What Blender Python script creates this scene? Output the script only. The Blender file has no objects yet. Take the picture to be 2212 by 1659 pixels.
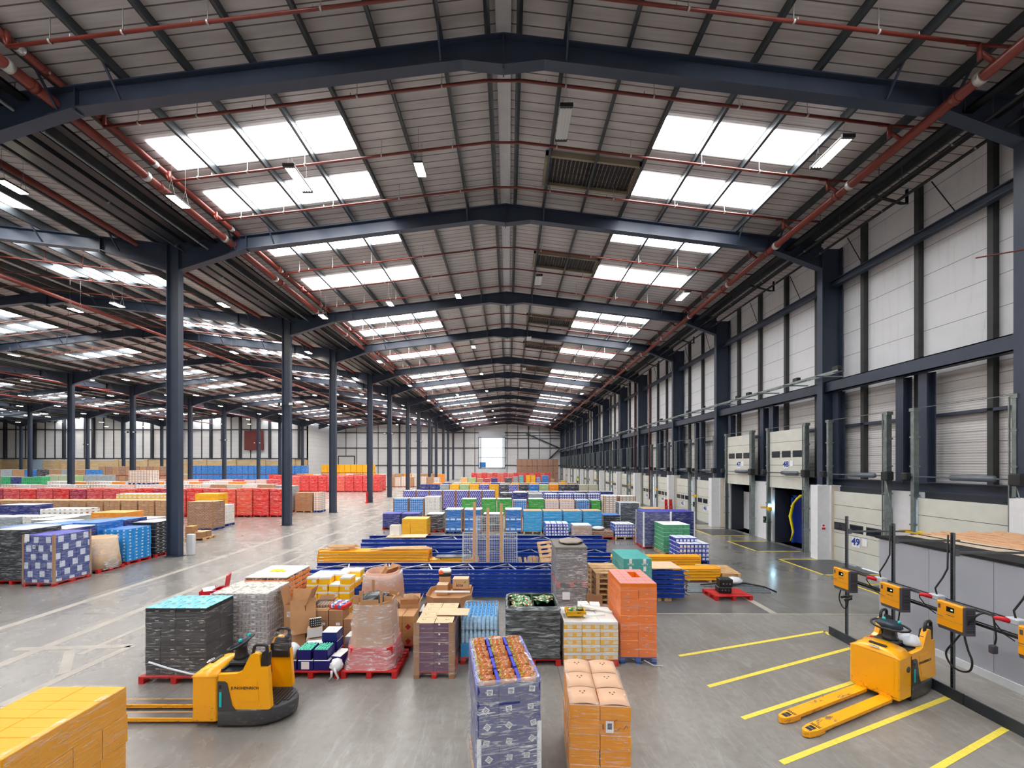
EXPO=1.0; SKYL=9.0
import bpy, math, random
from mathutils import Vector, Matrix
random.seed(7)
R = math.radians
sc = bpy.context.scene
COL = sc.collection
# ------------------------------------------------------------------ materials
def _lin(c):
    return tuple(((v / 255) / 12.92 if v / 255 <= .04045 else ((v / 255 + .055) / 1.055) ** 2.4) for v in c)
_M = {}
def mat(name, rgb, rough=.5, metal=0.0, var=0.0, scale=4.0, bump=0.0, spec=.5, coat=0.0, detail=4):
    if name in _M: return _M[name]
    m = bpy.data.materials.new(name); m.use_nodes = True
    nt = m.node_tree; b = nt.nodes['Principled BSDF']
    c = _lin(rgb)
    b.inputs['Base Color'].default_value = (*c, 1)
    b.inputs['Roughness'].default_value = rough
    b.inputs['Metallic'].default_value = metal
    b.inputs['Specular IOR Level'].default_value = spec
    b.inputs['Coat Weight'].default_value = coat
    if var or bump:
        tc = nt.nodes.new('ShaderNodeTexCoord')
        n = nt.nodes.new('ShaderNodeTexNoise'); n.inputs['Scale'].default_value = scale; n.inputs['Detail'].default_value = detail
        nt.links.new(tc.outputs['Object'], n.inputs['Vector'])
        if var:
            r = nt.nodes.new('ShaderNodeValToRGB')
            r.color_ramp.elements[0].position = .3; r.color_ramp.elements[1].position = .7
            r.color_ramp.elements[0].color = (*[v * (1 - var) for v in c], 1)
            r.color_ramp.elements[1].color = (*[min(1, v * (1 + var)) for v in c], 1)
            nt.links.new(n.outputs['Fac'], r.inputs['Fac']); nt.links.new(r.outputs['Color'], b.inputs['Base Color'])
        if bump:
            bp = nt.nodes.new('ShaderNodeBump'); bp.inputs['Strength'].default_value = bump; bp.inputs['Distance'].default_value = .02
            nt.links.new(n.outputs['Fac'], bp.inputs['Height']); nt.links.new(bp.outputs['Normal'], b.inputs['Normal'])
    _M[name] = m
    return m
class G:
    """tiny node-graph helper"""
    def __init__(s, m): s.m = m; s.t = m.node_tree; s.b = s.t.nodes['Principled BSDF']
    def n(s, kind, **kw):
        x = s.t.nodes.new('ShaderNode' + kind)
        for k, v in kw.items(): setattr(x, k, v)
        return x
    def l(s, a, b): s.t.links.new(a, b)
    def math(s, op, a, b=None, c=None):
        x = s.n('Math', operation=op)
        for i, v in enumerate((a, b, c)):
            if v is None: continue
            if isinstance(v, (int, float)): x.inputs[i].default_value = v
            else: s.l(v, x.inputs[i])
        return x.outputs[0]
    def mix(s, f, a, b, kind='MIX'):
        x = s.n('MixRGB', blend_type=kind)
        for i, v in enumerate((f, a, b)):
            if isinstance(v, (int, float)): x.inputs[i].default_value = v
            elif isinstance(v, tuple): x.inputs[i].default_value = (*v[:3], 1)
            else: s.l(v, x.inputs[i])
        return x.outputs[0]
    def noise(s, vec, scale, detail=4, rough=.5, dist=0):
        x = s.n('TexNoise'); x.inputs['Scale'].default_value = scale; x.inputs['Detail'].default_value = detail
        x.inputs['Roughness'].default_value = rough; x.inputs['Distortion'].default_value = dist
        s.l(vec, x.inputs['Vector']); return x.outputs['Fac']
    def ramp(s, f, stops):
        x = s.n('ValToRGB'); cr = x.color_ramp
        while len(cr.elements) < len(stops): cr.elements.new(.5)
        for e, (p, c) in zip(cr.elements, stops):
            e.position = p; e.color = (*(c if isinstance(c, tuple) else (c, c, c)), 1)
        s.l(f, x.inputs['Fac']); return x.outputs['Color']
    def obj(s):
        return s.n('TexCoord').outputs['Object']
    def xyz(s, v):
        x = s.n('SeparateXYZ'); s.l(v, x.inputs[0]); return x.outputs
    def mapping(s, v, sc=(1, 1, 1), rot=(0, 0, 0)):
        x = s.n('Mapping'); x.inputs['Scale'].default_value = sc; x.inputs['Rotation'].default_value = rot
        s.l(v, x.inputs['Vector']); return x.outputs[0]
    def bump(s, h, st=.3, d=.02):
        x = s.n('Bump'); x.inputs['Strength'].default_value = st; x.inputs['Distance'].default_value = d
        s.l(h, x.inputs['Height']); s.l(x.outputs['Normal'], s.b.inputs['Normal'])
def gm(name, rgb=(200, 200, 200), rough=.5, metal=0.0):
    m = mat(name, rgb, rough, metal); return m, G(m)
def emis(name, rgb, strength):
    m = bpy.data.materials.new(name); m.use_nodes = True
    b = m.node_tree.nodes['Principled BSDF']
    b.inputs['Base Color'].default_value = (.02, .02, .02, 1)
    b.inputs['Emission Color'].default_value = (*_lin(rgb), 1)
    b.inputs['Emission Strength'].default_value = strength
    _M[name] = m; return m

# ------------------------------------------------------------------ mesh builder
class MB:
    def __init__(s): s.v = []; s.f = []; s.mi = []; s.X = Matrix(); s.k = 0; s.sm = []
    def at(s, loc=(0, 0, 0), rz=0, rx=0, ry=0):
        s.X = Matrix.Translation(loc) @ Matrix.Rotation(rz, 4, 'Z') @ Matrix.Rotation(ry, 4, 'Y') @ Matrix.Rotation(rx, 4, 'X'); return s
    def mt(s, k): s.k = k; return s
    def add(s, vs, fs, smooth=False):
        o = len(s.v); s.v += [tuple(s.X @ Vector(p)) for p in vs]
        for f in fs: s.f.append(tuple(o + i for i in f)); s.mi.append(s.k); s.sm.append(smooth)
        return s
    def box(s, x0, y0, z0, x1, y1, z1, top=None):
        """axis box; top=(dx,dy) insets the top face"""
        a, b = top or (0, 0)
        vs = [(x0, y0, z0), (x1, y0, z0), (x1, y1, z0), (x0, y1, z0), (x0 + a, y0 + b, z1), (x1 - a, y0 + b, z1), (x1 - a, y1 - b, z1), (x0 + a, y1 - b, z1)]
        return s.add(vs, [(0, 3, 2, 1), (4, 5, 6, 7), (0, 1, 5, 4), (1, 2, 6, 5), (2, 3, 7, 6), (3, 0, 4, 7)])
    def cbox(s, cx, cy, cz, w, d, h): return s.box(cx - w / 2, cy - d / 2, cz - h / 2, cx + w / 2, cy + d / 2, cz + h / 2)
    def rbox(s, x0, y0, z0, x1, y1, z1, r=.02):
        """box with chamfered vertical and top edges"""
        r = min(r, abs(x1 - x0) / 2.2, abs(y1 - y0) / 2.2, abs(z1 - z0) / 2.2)
        def ring(z, i):
            q = r
            return [(x0 + q + i, y0 + i, z), (x1 - q - i, y0 + i, z), (x1 - i, y0 + q + i, z), (x1 - i, y1 - q - i, z), (x1 - q - i, y1 - i, z), (x0 + q + i, y1 - i, z), (x0 + i, y1 - q - i, z), (x0 + i, y0 + q + i, z)]
        vs = ring(z0 + r, 0) + ring(z1 - r, 0) + ring(z1, r * .8) + ring(z0, r * .8)
        fs = []
        for a, b in ((0, 8), (8, 16), (24, 0)):
            for i in range(8):
                j = (i + 1) % 8; fs.append((a + i, a + j, b + j, b + i))
        fs.append(tuple(range(16, 24))); fs.append(tuple(reversed(range(24, 32))))
        return s.add(vs, fs)
    def prism(s, prof, a, b, axis='y', smooth=False, cap=True):
        """2D profile extruded along an axis from a to b. y: (x,z); x: (y,z); z: (x,y)"""
        n = len(prof)
        mk = {'y': lambda p, t: (p[0], t, p[1]), 'x': lambda p, t: (t, p[0], p[1]), 'z': lambda p, t: (p[0], p[1], t)}[axis]
        vs = [mk(p, a) for p in prof] + [mk(p, b) for p in prof]
        fs = [(i, (i + 1) % n, n + (i + 1) % n, n + i) for i in range(n)]
        if cap: fs += [tuple(reversed(range(n))), tuple(range(n, 2 * n))]
        return s.add(vs, fs, smooth)
    def tube(s, pts, r, n=8, cap=True):
        pts = [Vector(p) for p in pts]; vs = []; fs = []
        up = None
        for i, p in enumerate(pts):
            a = pts[max(i - 1, 0)]; b = pts[min(i + 1, len(pts) - 1)]
            d = (b - a).normalized()
            if up is None:
                up = Vector((0, 0, 1)) if abs(d.z) < .9 else Vector((1, 0, 0))
            u = (up - d * up.dot(d)).normalized(); w = d.cross(u); up = u
            rr = r[i] if isinstance(r, (list, tuple)) else r
            vs += [tuple(p + (u * math.cos(t) + w * math.sin(t)) * rr) for t in [2 * math.pi * k / n for k in range(n)]]
        for i in range(len(pts) - 1):
            for k in range(n):
                fs.append((i * n + k, i * n + (k + 1) % n, (i + 1) * n + (k + 1) % n, (i + 1) * n + k))
        s.add(vs, fs, n > 4)
        if cap:
            o = len(s.v) - len(vs)
            s.f.append(tuple(o + k for k in reversed(range(n)))); s.mi.append(s.k); s.sm.append(False)
            s.f.append(tuple(o + (len(pts) - 1) * n + k for k in range(n))); s.mi.append(s.k); s.sm.append(False)
        return s
    def bar(s, p0, p1, w, h):
        """rectangular bar between two points"""
        p0, p1 = Vector(p0), Vector(p1); d = (p1 - p0).normalized()
        up = Vector((0, 0, 1)) if abs(d.z) < .95 else Vector((0, 1, 0))
        u = d.cross(up).normalized(); v = u.cross(d)
        vs = []
        for p in (p0, p1):
            for a, b in ((-1, -1), (1, -1), (1, 1), (-1, 1)): vs.append(tuple(p + u * a * w / 2 + v * b * h / 2))
        return s.add(vs, [(0, 1, 2, 3), (7, 6, 5, 4), (0, 4, 5, 1), (1, 5, 6, 2), (2, 6, 7, 3), (3, 7, 4, 0)])
    def lathe(s, prof, n=16, c=(0, 0)):
        vs = []; fs = []
        for r, z in prof:
            vs += [(c[0] + r * math.cos(2 * math.pi * k / n), c[1] + r * math.sin(2 * math.pi * k / n), z) for k in range(n)]
        for i in range(len(prof) - 1):
            for k in range(n): fs.append((i * n + k, i * n + (k + 1) % n, (i + 1) * n + (k + 1) % n, (i + 1) * n + k))
        fs.append(tuple(reversed(range(n)))); fs.append(tuple((len(prof) - 1) * n + k for k in range(n)))
        return s.add(vs, fs, True)
    def loft(s, rings, smooth=True, cap=True, closed=True):
        n = len(rings[0]); vs = [p for r in rings for p in r]; fs = []
        for i in range(len(rings) - 1):
            for k in range(n if closed else n - 1): fs.append((i * n + k, i * n + (k + 1) % n, (i + 1) * n + (k + 1) % n, (i + 1) * n + k))
        if cap: fs += [tuple(reversed(range(n))), tuple((len(rings) - 1) * n + k for k in range(n))]
        return s.add(vs, fs, smooth)
    def mesh(s, name, mats):
        me = bpy.data.meshes.new(name); me.from_pydata(s.v, [], s.f)
        for m in (mats if isinstance(mats, (list, tuple)) else [mats]): me.materials.append(m)
        me.polygons.foreach_set('material_index', s.mi); me.polygons.foreach_set('use_smooth', s.sm)
        me.update(); return me
    def build(s, name, mats, parent=None, loc=None, rz=0):
        o = bpy.data.objects.new(name, s.mesh(name, mats)); COL.objects.link(o)
        if parent: o.parent = parent
        if loc: o.location = loc
        o.rotation_euler.z = rz
        return o
def inst(name, me, parent=None, loc=(0, 0, 0), rz=0, scale=None):
    o = bpy.data.objects.new(name, me); COL.objects.link(o); o.parent = parent; o.location = loc; o.rotation_euler.z = rz
    if scale: o.scale = scale
    return o
def tag(o, label=None, cat=None, group=None, kind=None):
    if label: o['label'] = label
    if cat: o['category'] = cat
    if group: o['group'] = group
    if kind: o['kind'] = kind
    return o
def empty(name, loc, rz=0, label=None, cat=None, group=None):
    o = bpy.data.objects.new(name, None); COL.objects.link(o); o.location = loc; o.rotation_euler.z = rz
    o.empty_display_size = .1
    return tag(o, label, cat, group)
def S(name, mb, m, loc=None):
    return tag(mb.build(name, m, None, loc), kind='structure')
def Sinst(name, me, loc=(0, 0, 0), rz=0):
    return tag(inst(name, me, None, loc, rz), kind='structure')
def copy_tree(o, parent=None):
    c = o.copy(); COL.objects.link(c); c.parent = parent
    for ch in list(o.children): copy_tree(ch, c)
    return c
def text_mesh(name, s, size, m, depth=.002, bold=.0):
    cu = bpy.data.curves.new(name, 'FONT'); cu.body = s; cu.size = size; cu.extrude = depth; cu.offset = bold
    cu.align_x = 'CENTER'; cu.align_y = 'CENTER'; cu.resolution_u = 2
    t = bpy.data.objects.new(name, cu); COL.objects.link(t)
    dg = bpy.context.evaluated_depsgraph_get(); dg.update()
    me = bpy.data.meshes.new_from_object(t.evaluated_get(dg)); me.materials.clear(); me.materials.append(m)
    bpy.data.objects.remove(t); bpy.data.curves.remove(cu)
    return me
CAMZ, F = 4.3, 860.0
def gp(px, py, z=0.0):
    """a point of the photograph on the horizontal plane z, as world x, y"""
    d = F * (CAMZ - z) / (py - 1003.0)
    return ((px - 1099.0) / F * d, d)
# ------------------------------------------------------------------ frame, camera, light levels
cam = bpy.data.cameras.new('camera'); co = bpy.data.objects.new('camera', cam); COL.objects.link(co)
co.location = (0, 0, CAMZ); co.rotation_euler = (R(90), 0, 0)
cam.sensor_width = 36; cam.lens = 36 * F / 2212; cam.shift_y = (1003 - 829.5) / 2212; cam.shift_x = (1106 - 1099) / 2212
cam.clip_start = .05; cam.clip_end = 400
sc.camera = co
w = bpy.data.worlds.new('sky'); sc.world = w; w.use_nodes = True
w.node_tree.nodes['Background'].inputs[0].default_value = (.75, .86, 1, 1); w.node_tree.nodes['Background'].inputs[1].default_value = 1.6
sc.view_settings.view_transform = 'Standard'; sc.view_settings.look = 'None'; sc.view_settings.exposure = EXPO; sc.view_settings.gamma = 1
sc.view_settings.use_curve_mapping = False
cy = sc.cycles
cy.use_denoising = True; cy.max_bounces = 7; cy.diffuse_bounces = 4; cy.glossy_bounces = 3; cy.transparent_max_bounces = 16; cy.transmission_bounces = 3
cy.use_adaptive_sampling = True; cy.adaptive_threshold = .05; cy.caustics_reflective = False; cy.caustics_refractive = False
cy.sample_clamp_indirect = 6
try: cy.use_light_tree = True
except Exception: pass

# ------------------------------------------------------------------ shell materials
steel = mat('painted_steel_navy', (52, 62, 80), .42, .0, var=.12, scale=1.5)
steel_lo = mat('painted_steel_dark', (38, 42, 50), .5, var=.15, scale=2)
galv = mat('galvanised_steel', (120, 128, 132), .38, .6, var=.18, scale=9)
purl = mat('purlin_steel', (70, 76, 80), .45, .3, var=.2, scale=3)
redpipe = mat('red_pipe_paint', (116, 46, 36), .4, var=.12, scale=3)
blackm = mat('black_plastic', (22, 22, 24), .5)
whitep = mat('white_paint', (214, 216, 220), .6, var=.05, scale=3)
concw = mat('white_concrete', (226, 227, 230), .75, var=.04, scale=5, bump=.15)
lamp_on = emis('lamp_lit', (255, 240, 214), 60)
sky_m = emis('skylight_daylight', (252, 252, 253), SKYL)
# roof lining: pale liner sheets with joints running down the slope
liner, g = gm('roof_liner', (196, 193, 192), .55)
o = g.obj(); x, y, z = g.xyz(o)
fr = g.math('FRACT', g.math('MULTIPLY', y, 1 / .335))
ln = g.math('LESS_THAN', g.math('ABSOLUTE', g.math('SUBTRACT', fr, .5)), .05)
nz = g.noise(g.mapping(o, (.4, 3, 1)), 1.2, 5)
c = g.mix(nz, (*_lin((160, 156, 156)),), (*_lin((222, 218, 216)),))
g.l(g.mix(ln, c, _lin((98, 93, 92))), g.b.inputs['Base Color'])  # joint lines darkened in the colour to stand for shade in the grooves
g.bump(g.math('ADD', ln, g.math('MULTIPLY', g.math('SINE', g.math('MULTIPLY', y, 60)), .12)), .4, .02)
# wall panels, joints each 1.03 m, finer ribs low down
def wall_mat(name, pitch, rgb, dark, ribs=0):
    m, g = gm(name, rgb, .45)
    o = g.obj(); x, y, z = g.xyz(o)
    fr = g.math('FRACT', g.math('MULTIPLY', z, 1 / pitch))
    ln = g.math('LESS_THAN', fr, .018 / pitch)
    nz = g.noise(g.mapping(o, (.5, .5, 1.5)), 1.0, 5, .6)
    st = g.noise(g.mapping(o, (3, 3, .25)), 2.0, 4, .6)
    a = _lin(rgb); c = g.mix(nz, tuple(v * .88 for v in a), tuple(min(1, v * 1.05) for v in a))
    c = g.mix(g.ramp(st, [(.55, 0.0), (.8, .35)]), c, tuple(v * .62 for v in a))
    g.l(g.mix(ln, c, _lin(dark)), g.b.inputs['Base Color'])
    h = g.math('MULTIPLY', ln, -1.0)
    if ribs: h = g.math('ADD', h, g.math('MULTIPLY', g.math('SINE', g.math('MULTIPLY', z, ribs)), .3))
    g.bump(h, .6, .02)
    return m
wall_up = wall_mat('wall_panel_smooth', 1.03, (226, 228, 231), (110, 112, 115))
wall_lo = wall_mat('wall_panel_ribbed', .36, (214, 212, 210), (128, 126, 124), 70)
wall_far = wall_mat('wall_panel_far', 1.0, (210, 212, 214), (140, 142, 144))
brickm, g = gm('buff_blockwork', (196, 172, 134), .85)
br = g.n('TexBrick'); br.inputs['Scale'].default_value = 1.0
br.inputs['Color1'].default_value = (*_lin((205, 180, 140)), 1); br.inputs['Color2'].default_value = (*_lin((188, 163, 124)), 1); br.inputs['Mortar'].default_value = (*_lin((170, 150, 118)), 1)
br.inputs['Brick Width'].default_value = .9; br.inputs['Row Height'].default_value = .45; br.inputs['Mortar Size'].default_value = .02
mp = g.n('Mapping'); mp.inputs['Rotation'].default_value = (R(90), 0, 0); g.l(g.obj(), mp.inputs[0]); g.l(mp.outputs[0], br.inputs['Vector']); g.l(br.outputs['Color'], g.b.inputs['Base Color'])

# floor: polished concrete, matt and pale near the camera, darker and glossier beyond the joint
floor_m, g = gm('polished_concrete', (130, 126, 120), .3)
o = g.obj(); x, y, z = g.xyz(o)
big = g.noise(o, .16, 4, .55); mid = g.noise(o, .9, 6, .62, .6); fine = g.noise(o, 7, 5, .65)
scr = g.noise(g.mapping(o, (2.2, .5, 1), (0, 0, R(50))), 2.6, 7, .75, 1.2)
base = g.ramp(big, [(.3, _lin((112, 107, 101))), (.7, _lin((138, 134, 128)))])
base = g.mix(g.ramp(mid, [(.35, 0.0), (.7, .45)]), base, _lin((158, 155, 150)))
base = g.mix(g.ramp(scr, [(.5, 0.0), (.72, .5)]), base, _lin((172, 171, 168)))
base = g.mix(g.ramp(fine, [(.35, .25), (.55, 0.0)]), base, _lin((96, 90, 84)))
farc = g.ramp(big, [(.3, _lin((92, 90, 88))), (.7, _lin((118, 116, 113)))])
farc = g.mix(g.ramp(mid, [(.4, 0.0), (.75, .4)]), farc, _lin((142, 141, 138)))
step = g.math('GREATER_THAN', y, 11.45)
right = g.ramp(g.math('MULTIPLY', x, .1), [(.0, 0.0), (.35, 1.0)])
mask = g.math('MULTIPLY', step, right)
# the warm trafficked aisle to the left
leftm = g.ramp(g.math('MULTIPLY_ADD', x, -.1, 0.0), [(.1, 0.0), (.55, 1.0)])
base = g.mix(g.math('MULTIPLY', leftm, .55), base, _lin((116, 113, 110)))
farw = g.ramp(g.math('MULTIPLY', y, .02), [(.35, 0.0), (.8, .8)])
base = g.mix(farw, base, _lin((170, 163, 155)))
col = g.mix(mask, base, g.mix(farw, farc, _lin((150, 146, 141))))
# construction joints every 7.4 m across and 6.2 m along
jx = g.math('LESS_THAN', g.math('ABSOLUTE', g.math('SUBTRACT', g.math('FRACT', g.math('MULTIPLY_ADD', x, 1 / 7.4, -.64)), .5)), .0011)
jy = g.math('LESS_THAN', g.math('ABSOLUTE', g.math('SUBTRACT', g.math('FRACT', g.math('MULTIPLY_ADD', y, 1 / 11.0, -.541)), .5)), .0009)
col = g.mix(g.math('MULTIPLY', g.math('MAXIMUM', jx, jy), .6), col, _lin((60, 58, 56)))
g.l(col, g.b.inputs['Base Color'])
rg = g.ramp(mid, [(.3, .30), (.7, .44)])
rg = g.mix(mask, rg, g.ramp(mid, [(.3, .13), (.7, .25)]))
rg = g.mix(g.math('MULTIPLY', leftm, .7), rg, g.ramp(mid, [(.3, .14), (.7, .28)]))
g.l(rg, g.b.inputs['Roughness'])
g.b.inputs['Specular IOR Level'].default_value = .5
g.bump(mid, .04, .01)

# ------------------------------------------------------------------ layout of the building
FR = [-14.85, -5.45, 1.9, 11.3, 18.6, 28.0, 35.35, 44.75, 52.1, 61.5, 68.85, 78.25, 85.6, 95.0, 102.35, 111.75]
SPANS = [(-15.6, 15.6, 0.0), (-49.2, -15.6, -32.4), (-82.8, -49.2, -66.0), (-116.4, -82.8, -99.6), (-150, -116.4, -133.2)]
SL = .122; ZR = 16.75; HALF = 15.6
RX0 = -.15
Y0, Y1, Y1L = -16.0, 115.0, 99.0
def zroof(sp, x):
    xl, xr, xc = SPANS[sp]
    if sp == 0: xc = RX0
    hw = (xr - xl) / 2; zr = ZR
    return zr - SL * 15.6 / hw * abs(x - xc)
S('floor', MB().box(-150, Y0, -.2, 17.5, Y1 + .3, 0), floor_m)
MB_roof = None
for i, (xl, xr, xc) in enumerate(SPANS):
    cx_ = RX0 if i == 0 else xc
    ye = Y1 if i < 2 else Y1L
    zl, zc, zr_ = zroof(i, xl), ZR, zroof(i, xr)
    mb = MB().prism([(xl, zl), (cx_, zc), (xr, zr_), (xr, zr_ + .2), (cx_, zc + .2), (xl, zl + .2)], Y0, ye, 'y')
    S('ceiling', mb, liner)
# ---- right wall (docks): upper cladding behind the columns
XW = 15.55
S('wall_right', MB().box(XW, Y0, 7.6, XW + .25, Y1, 15.0), wall_up)
S('wall_right_lower', MB().box(XW, Y0, 3.3, XW + .25, Y1, 7.6), wall_lo)
S('wall_back', MB().box(-150, Y0 - .3, 0, 17, Y0, ZR), wall_far)
S('wall_left', MB().box(-150.3, Y0, 0, -150, Y1L, 15), wall_far)
# ---- end wall with the daylit opening (strip window)
wx0, wx1, wz0, wz1 = -8.6, -1.15, 3.3, 12.0
mb = MB(); Ye = Y1
mb.box(-50, Ye, 0, wx0, Ye + .25, ZR); mb.box(wx1, Ye, 0, 15.8, Ye + .25, ZR)
mb.box(wx0, Ye, 0, wx1, Ye + .25, wz0); mb.box(wx0, Ye, wz1, wx1, Ye + .25, ZR)
S('wall_front', mb, wall_far)
S('wall_front_return', MB().box(-50.25, Y1L, 0, -50, Ye + .25, ZR), wall_far)
S('wall_front_left', MB().box(-150, Y1L, 5.4, -50, Y1L + .25, ZR), wall_far)
mb = MB().box(-150, Y1L - .05, 0, -50, Y1L + .25, 5.4)
for k in range(0, 13):
    xx = -53.5 - k * 7.3
    mb.box(xx - .45, Y1L - .35, 0, xx + .45, Y1L, 5.6)
S('wall_front_left_base', mb, brickm)
mb = MB()
for k in range(12):
    xx = -53.5 - k * 7.3
    if k in (1, 4, 9): continue
    mb.box(xx - 6.7, Y1L - .1, 1.75, xx - .6, Y1L, 1.95)
    mb.box(xx - 6.9, Y1L - .14, 5.25, xx - .4, Y1L, 5.5)
S('trim_4', mb, whitep)
S('window_1', MB().box(wx0, Ye + .1, wz0, wx1, Ye + .14, wz1), emis('window_daylight', (238, 246, 255), 1.3))
mb = MB()
for xx in (wx0, wx0 + .5, wx1 - .5, wx1): mb.box(xx - .13, Ye - .16, wz0 - .2, xx + .13, Ye, wz1 + .2)
for zz in (wz0, wz0 + 2.9, wz0 + 5.8, wz1): mb.box(wx0 - .2, Ye - .13, zz - .07, wx1 + .2, Ye, zz + .07)
for k in range(1, 10): mb.box(wx0 + k * .745 - .03, Ye - .05, wz0, wx0 + k * .745 + .03, Ye + .1, wz0 + 5.8)
wf = S('window_frame_1', mb, steel)
S('trim_5', MB().box(wx0 - .2, Ye - .12, wz1 + .1, wx1 + .2, Ye, wz1 + 2.0), mat('roller_shutter_grey', (196, 203, 212), .5))
S('door_60', MB().box(-119.5, Y1L - .2, 0, -115.8, Y1L - .12, 5.4), mat('door_blue_grey', (150, 172, 196), .5))
S('door_61', MB().box(-49, Ye - .2, 0, -44.6, Ye - .12, 6.5), wall_lo)
S('door_frame_61', MB().box(-49.2, Ye - .3, 0, -49, Ye - .1, 6.8).box(-44.6, Ye - .3, 0, -44.4, Ye - .1, 6.8).box(-49.2, Ye - .3, 6.5, -44.4, Ye - .1, 6.8), steel_lo)
t = tag(MB().box(-65.2, Y1L - .9, 7.8, -60.6, Y1L - .6, 12.6).build('hanging_curtain', mat('dark_red_ribbed', (96, 34, 34), .6, var=.2)), 'dark red ribbed panel hanging high on the far left end wall', 'panel')
MB().box(-64.9, Y1L - .6, 12.3, -64.7, Y1L - .1, 12.5).box(-61.1, Y1L - .6, 12.3, -60.9, Y1L - .1, 12.5).build('bracket', steel_lo, t)
S('trim_9', MB().box(-8.4, Ye - .1, 3.4, -6.6, Ye - .05, 4.9), mat('sign_blue', (40, 120, 200), .5))
# far posts and rails on the end walls
mb = MB()
for k in range(0, 22):
    xx = 15 - k * 3.1
    if xx < -49: break
    if wx0 < xx < wx1: continue
    w_ = .32 if k % 3 == 0 else .13
    mb.box(xx - w_ / 2, Ye - (.4 if k % 3 == 0 else .16), 0, xx + w_ / 2, Ye, ZR)
for zz in (4.0, 9.0, 13.4): mb.box(-50, Ye - .22, zz - .12, wx0, Ye, zz + .12); mb.box(wx1, Ye - .22, zz - .12, 15, Ye, zz + .12)
for zz in (11.7, 12.6): mb.box(wx1, Ye - .2, zz - .07, 15, Ye, zz + .07)
mb.bar((5, Ye - .4, 13.2), (14.5, Ye - .4, 9), .3, .3); mb.bar((10.5, Ye - .4, 4.8), (14.5, Ye - .4, 8.6), .3, .3)
S('trim_1', mb, steel_lo)
mb = MB()
for k in range(0, 40):
    xx = -52 - k * 2.43; w_ = .5 if k % 3 == 0 else .14
    mb.box(xx - w_ / 2, Y1L - (.5 if k % 3 == 0 else .16), 5.6, xx + w_ / 2, Y1L, ZR)
for zz in (5.75, 12.9): mb.box(-150, Y1L - .25, zz - .12, -50, Y1L, zz + .12)
S('trim_2', mb, steel_lo)
# ---- portal frames: a rafter pair per frame and span, a column at each valley and at the dock wall
def isec(mb, x0, x1, ytop0, ytop1, dep0, dep1, bf=.32, tw=.03, tf=.04):
    """tapering I section along x; top heights, depths; centred on y=0"""
    def slab(za0, za1, zb0, zb1, hw):
        mb.add([(x0, -hw, za1), (x0, hw, za1), (x0, hw, za0), (x0, -hw, za0), (x1, -hw, zb1), (x1, hw, zb1), (x1, hw, zb0), (x1, -hw, zb0)],
               [(0, 1, 2, 3), (7, 6, 5, 4), (0, 4, 5, 1), (1, 5, 6, 2), (2, 6, 7, 3), (3, 7, 4, 0)])
    slab(ytop0, ytop0 - tf, ytop1, ytop1 - tf, bf / 2)
    slab(ytop0 - dep0 + tf, ytop0 - dep0, ytop1 - dep1 + tf, ytop1 - dep1, bf / 2)
    slab(ytop0 - tf, ytop0 - dep0 + tf, ytop1 - tf, ytop1 - dep1 + tf, tw / 2)
GAP = .35
raft = []
for i, (xl, xr, xc) in enumerate(SPANS):
    mb = MB(); c_ = RX0 if i == 0 else xc
    for sgn, xe in ((-1, xl), (1, xr)):
        xe_ = xe - (1.0 if (i == 0 and sgn > 0) else .28) * sgn
        xh = xe - 3.4 * sgn; xa = c_ + 1.15 * sgn
        zt = lambda q: zroof(i, q) - GAP
        for a, b, d0, d1 in ((c_, xa, .9, .63), (xa, xh, .63, .63), (xh, xe_, .63, 1.25)):
            isec(mb, a, b, zt(a), zt(b), d0, d1)
        for q in (xh,): mb.box(q - .02, -.13, zt(q) - .7, q + .02, .13, zt(q))
    mb.box(c_ - .02, -.13, ZR - GAP - .99, c_ + .02, .13, ZR - GAP)
    # flange braces near the haunch and mid rafter
    for sgn in (-1, 1):
        for q in ((1.77, 10.75, 12.55) if i == 0 else (3.55, 7.1, 10.75, 14.3)):
            xq = c_ + sgn * q; z_ = zroof(i, xq)
            mb.bar((xq, -.1, z_ - GAP - .58), (xq, -.62, z_ - GAP + .04), .05, .05); mb.bar((xq, .1, z_ - GAP - .58), (xq, .62, z_ - GAP + .04), .05, .05)
    raft.append(mb.mesh('rafter', steel))
zv = zroof(0, -15.6) - GAP
def colmesh(depth, bf, ztop, t=.035):
    m_ = MB()
    m_.box(-depth / 2, -bf / 2, 0, -depth / 2 + t, bf / 2, ztop); m_.box(depth / 2 - t, -bf / 2, 0, depth / 2, bf / 2, ztop)
    m_.box(-depth / 2 + t, -.02, 0, depth / 2 - t, .02, ztop)
    m_.box(-depth / 2 - .06, -bf / 2 - .05, 0, depth / 2 + .06, bf / 2 + .05, .03)
    return m_.mesh('column', steel)
cm_in = colmesh(.56, .3, zv); cm_dock = colmesh(.95, .32, zroof(0, 15.0) - GAP - .2)
for k, fy in enumerate(FR):
    for i in range(len(SPANS)):
        if i >= 2 and (fy < 19 or fy > Y1L): continue
        if i == 1 and fy < 1: pass
        Sinst('rafter', raft[i], (0, fy, 0))
    Sinst('column', cm_dock, (15.0, fy, 0))
    for i, xv in enumerate((-15.6, -49.2, -82.8, -116.4)):
        if i >= 1 and (fy < 19 or fy > Y1L): continue
        if i == 0 and fy > 112: continue
        Sinst('column', cm_in, (xv, fy, 0))
for i, xv in enumerate((-15.6, -49.2, -82.8)):
    S('valley_gutter', MB().box(xv - .55, Y0, zv + .02, xv + .55, Y1 if i == 0 else Y1L, zv + .3), steel_lo)
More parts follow.
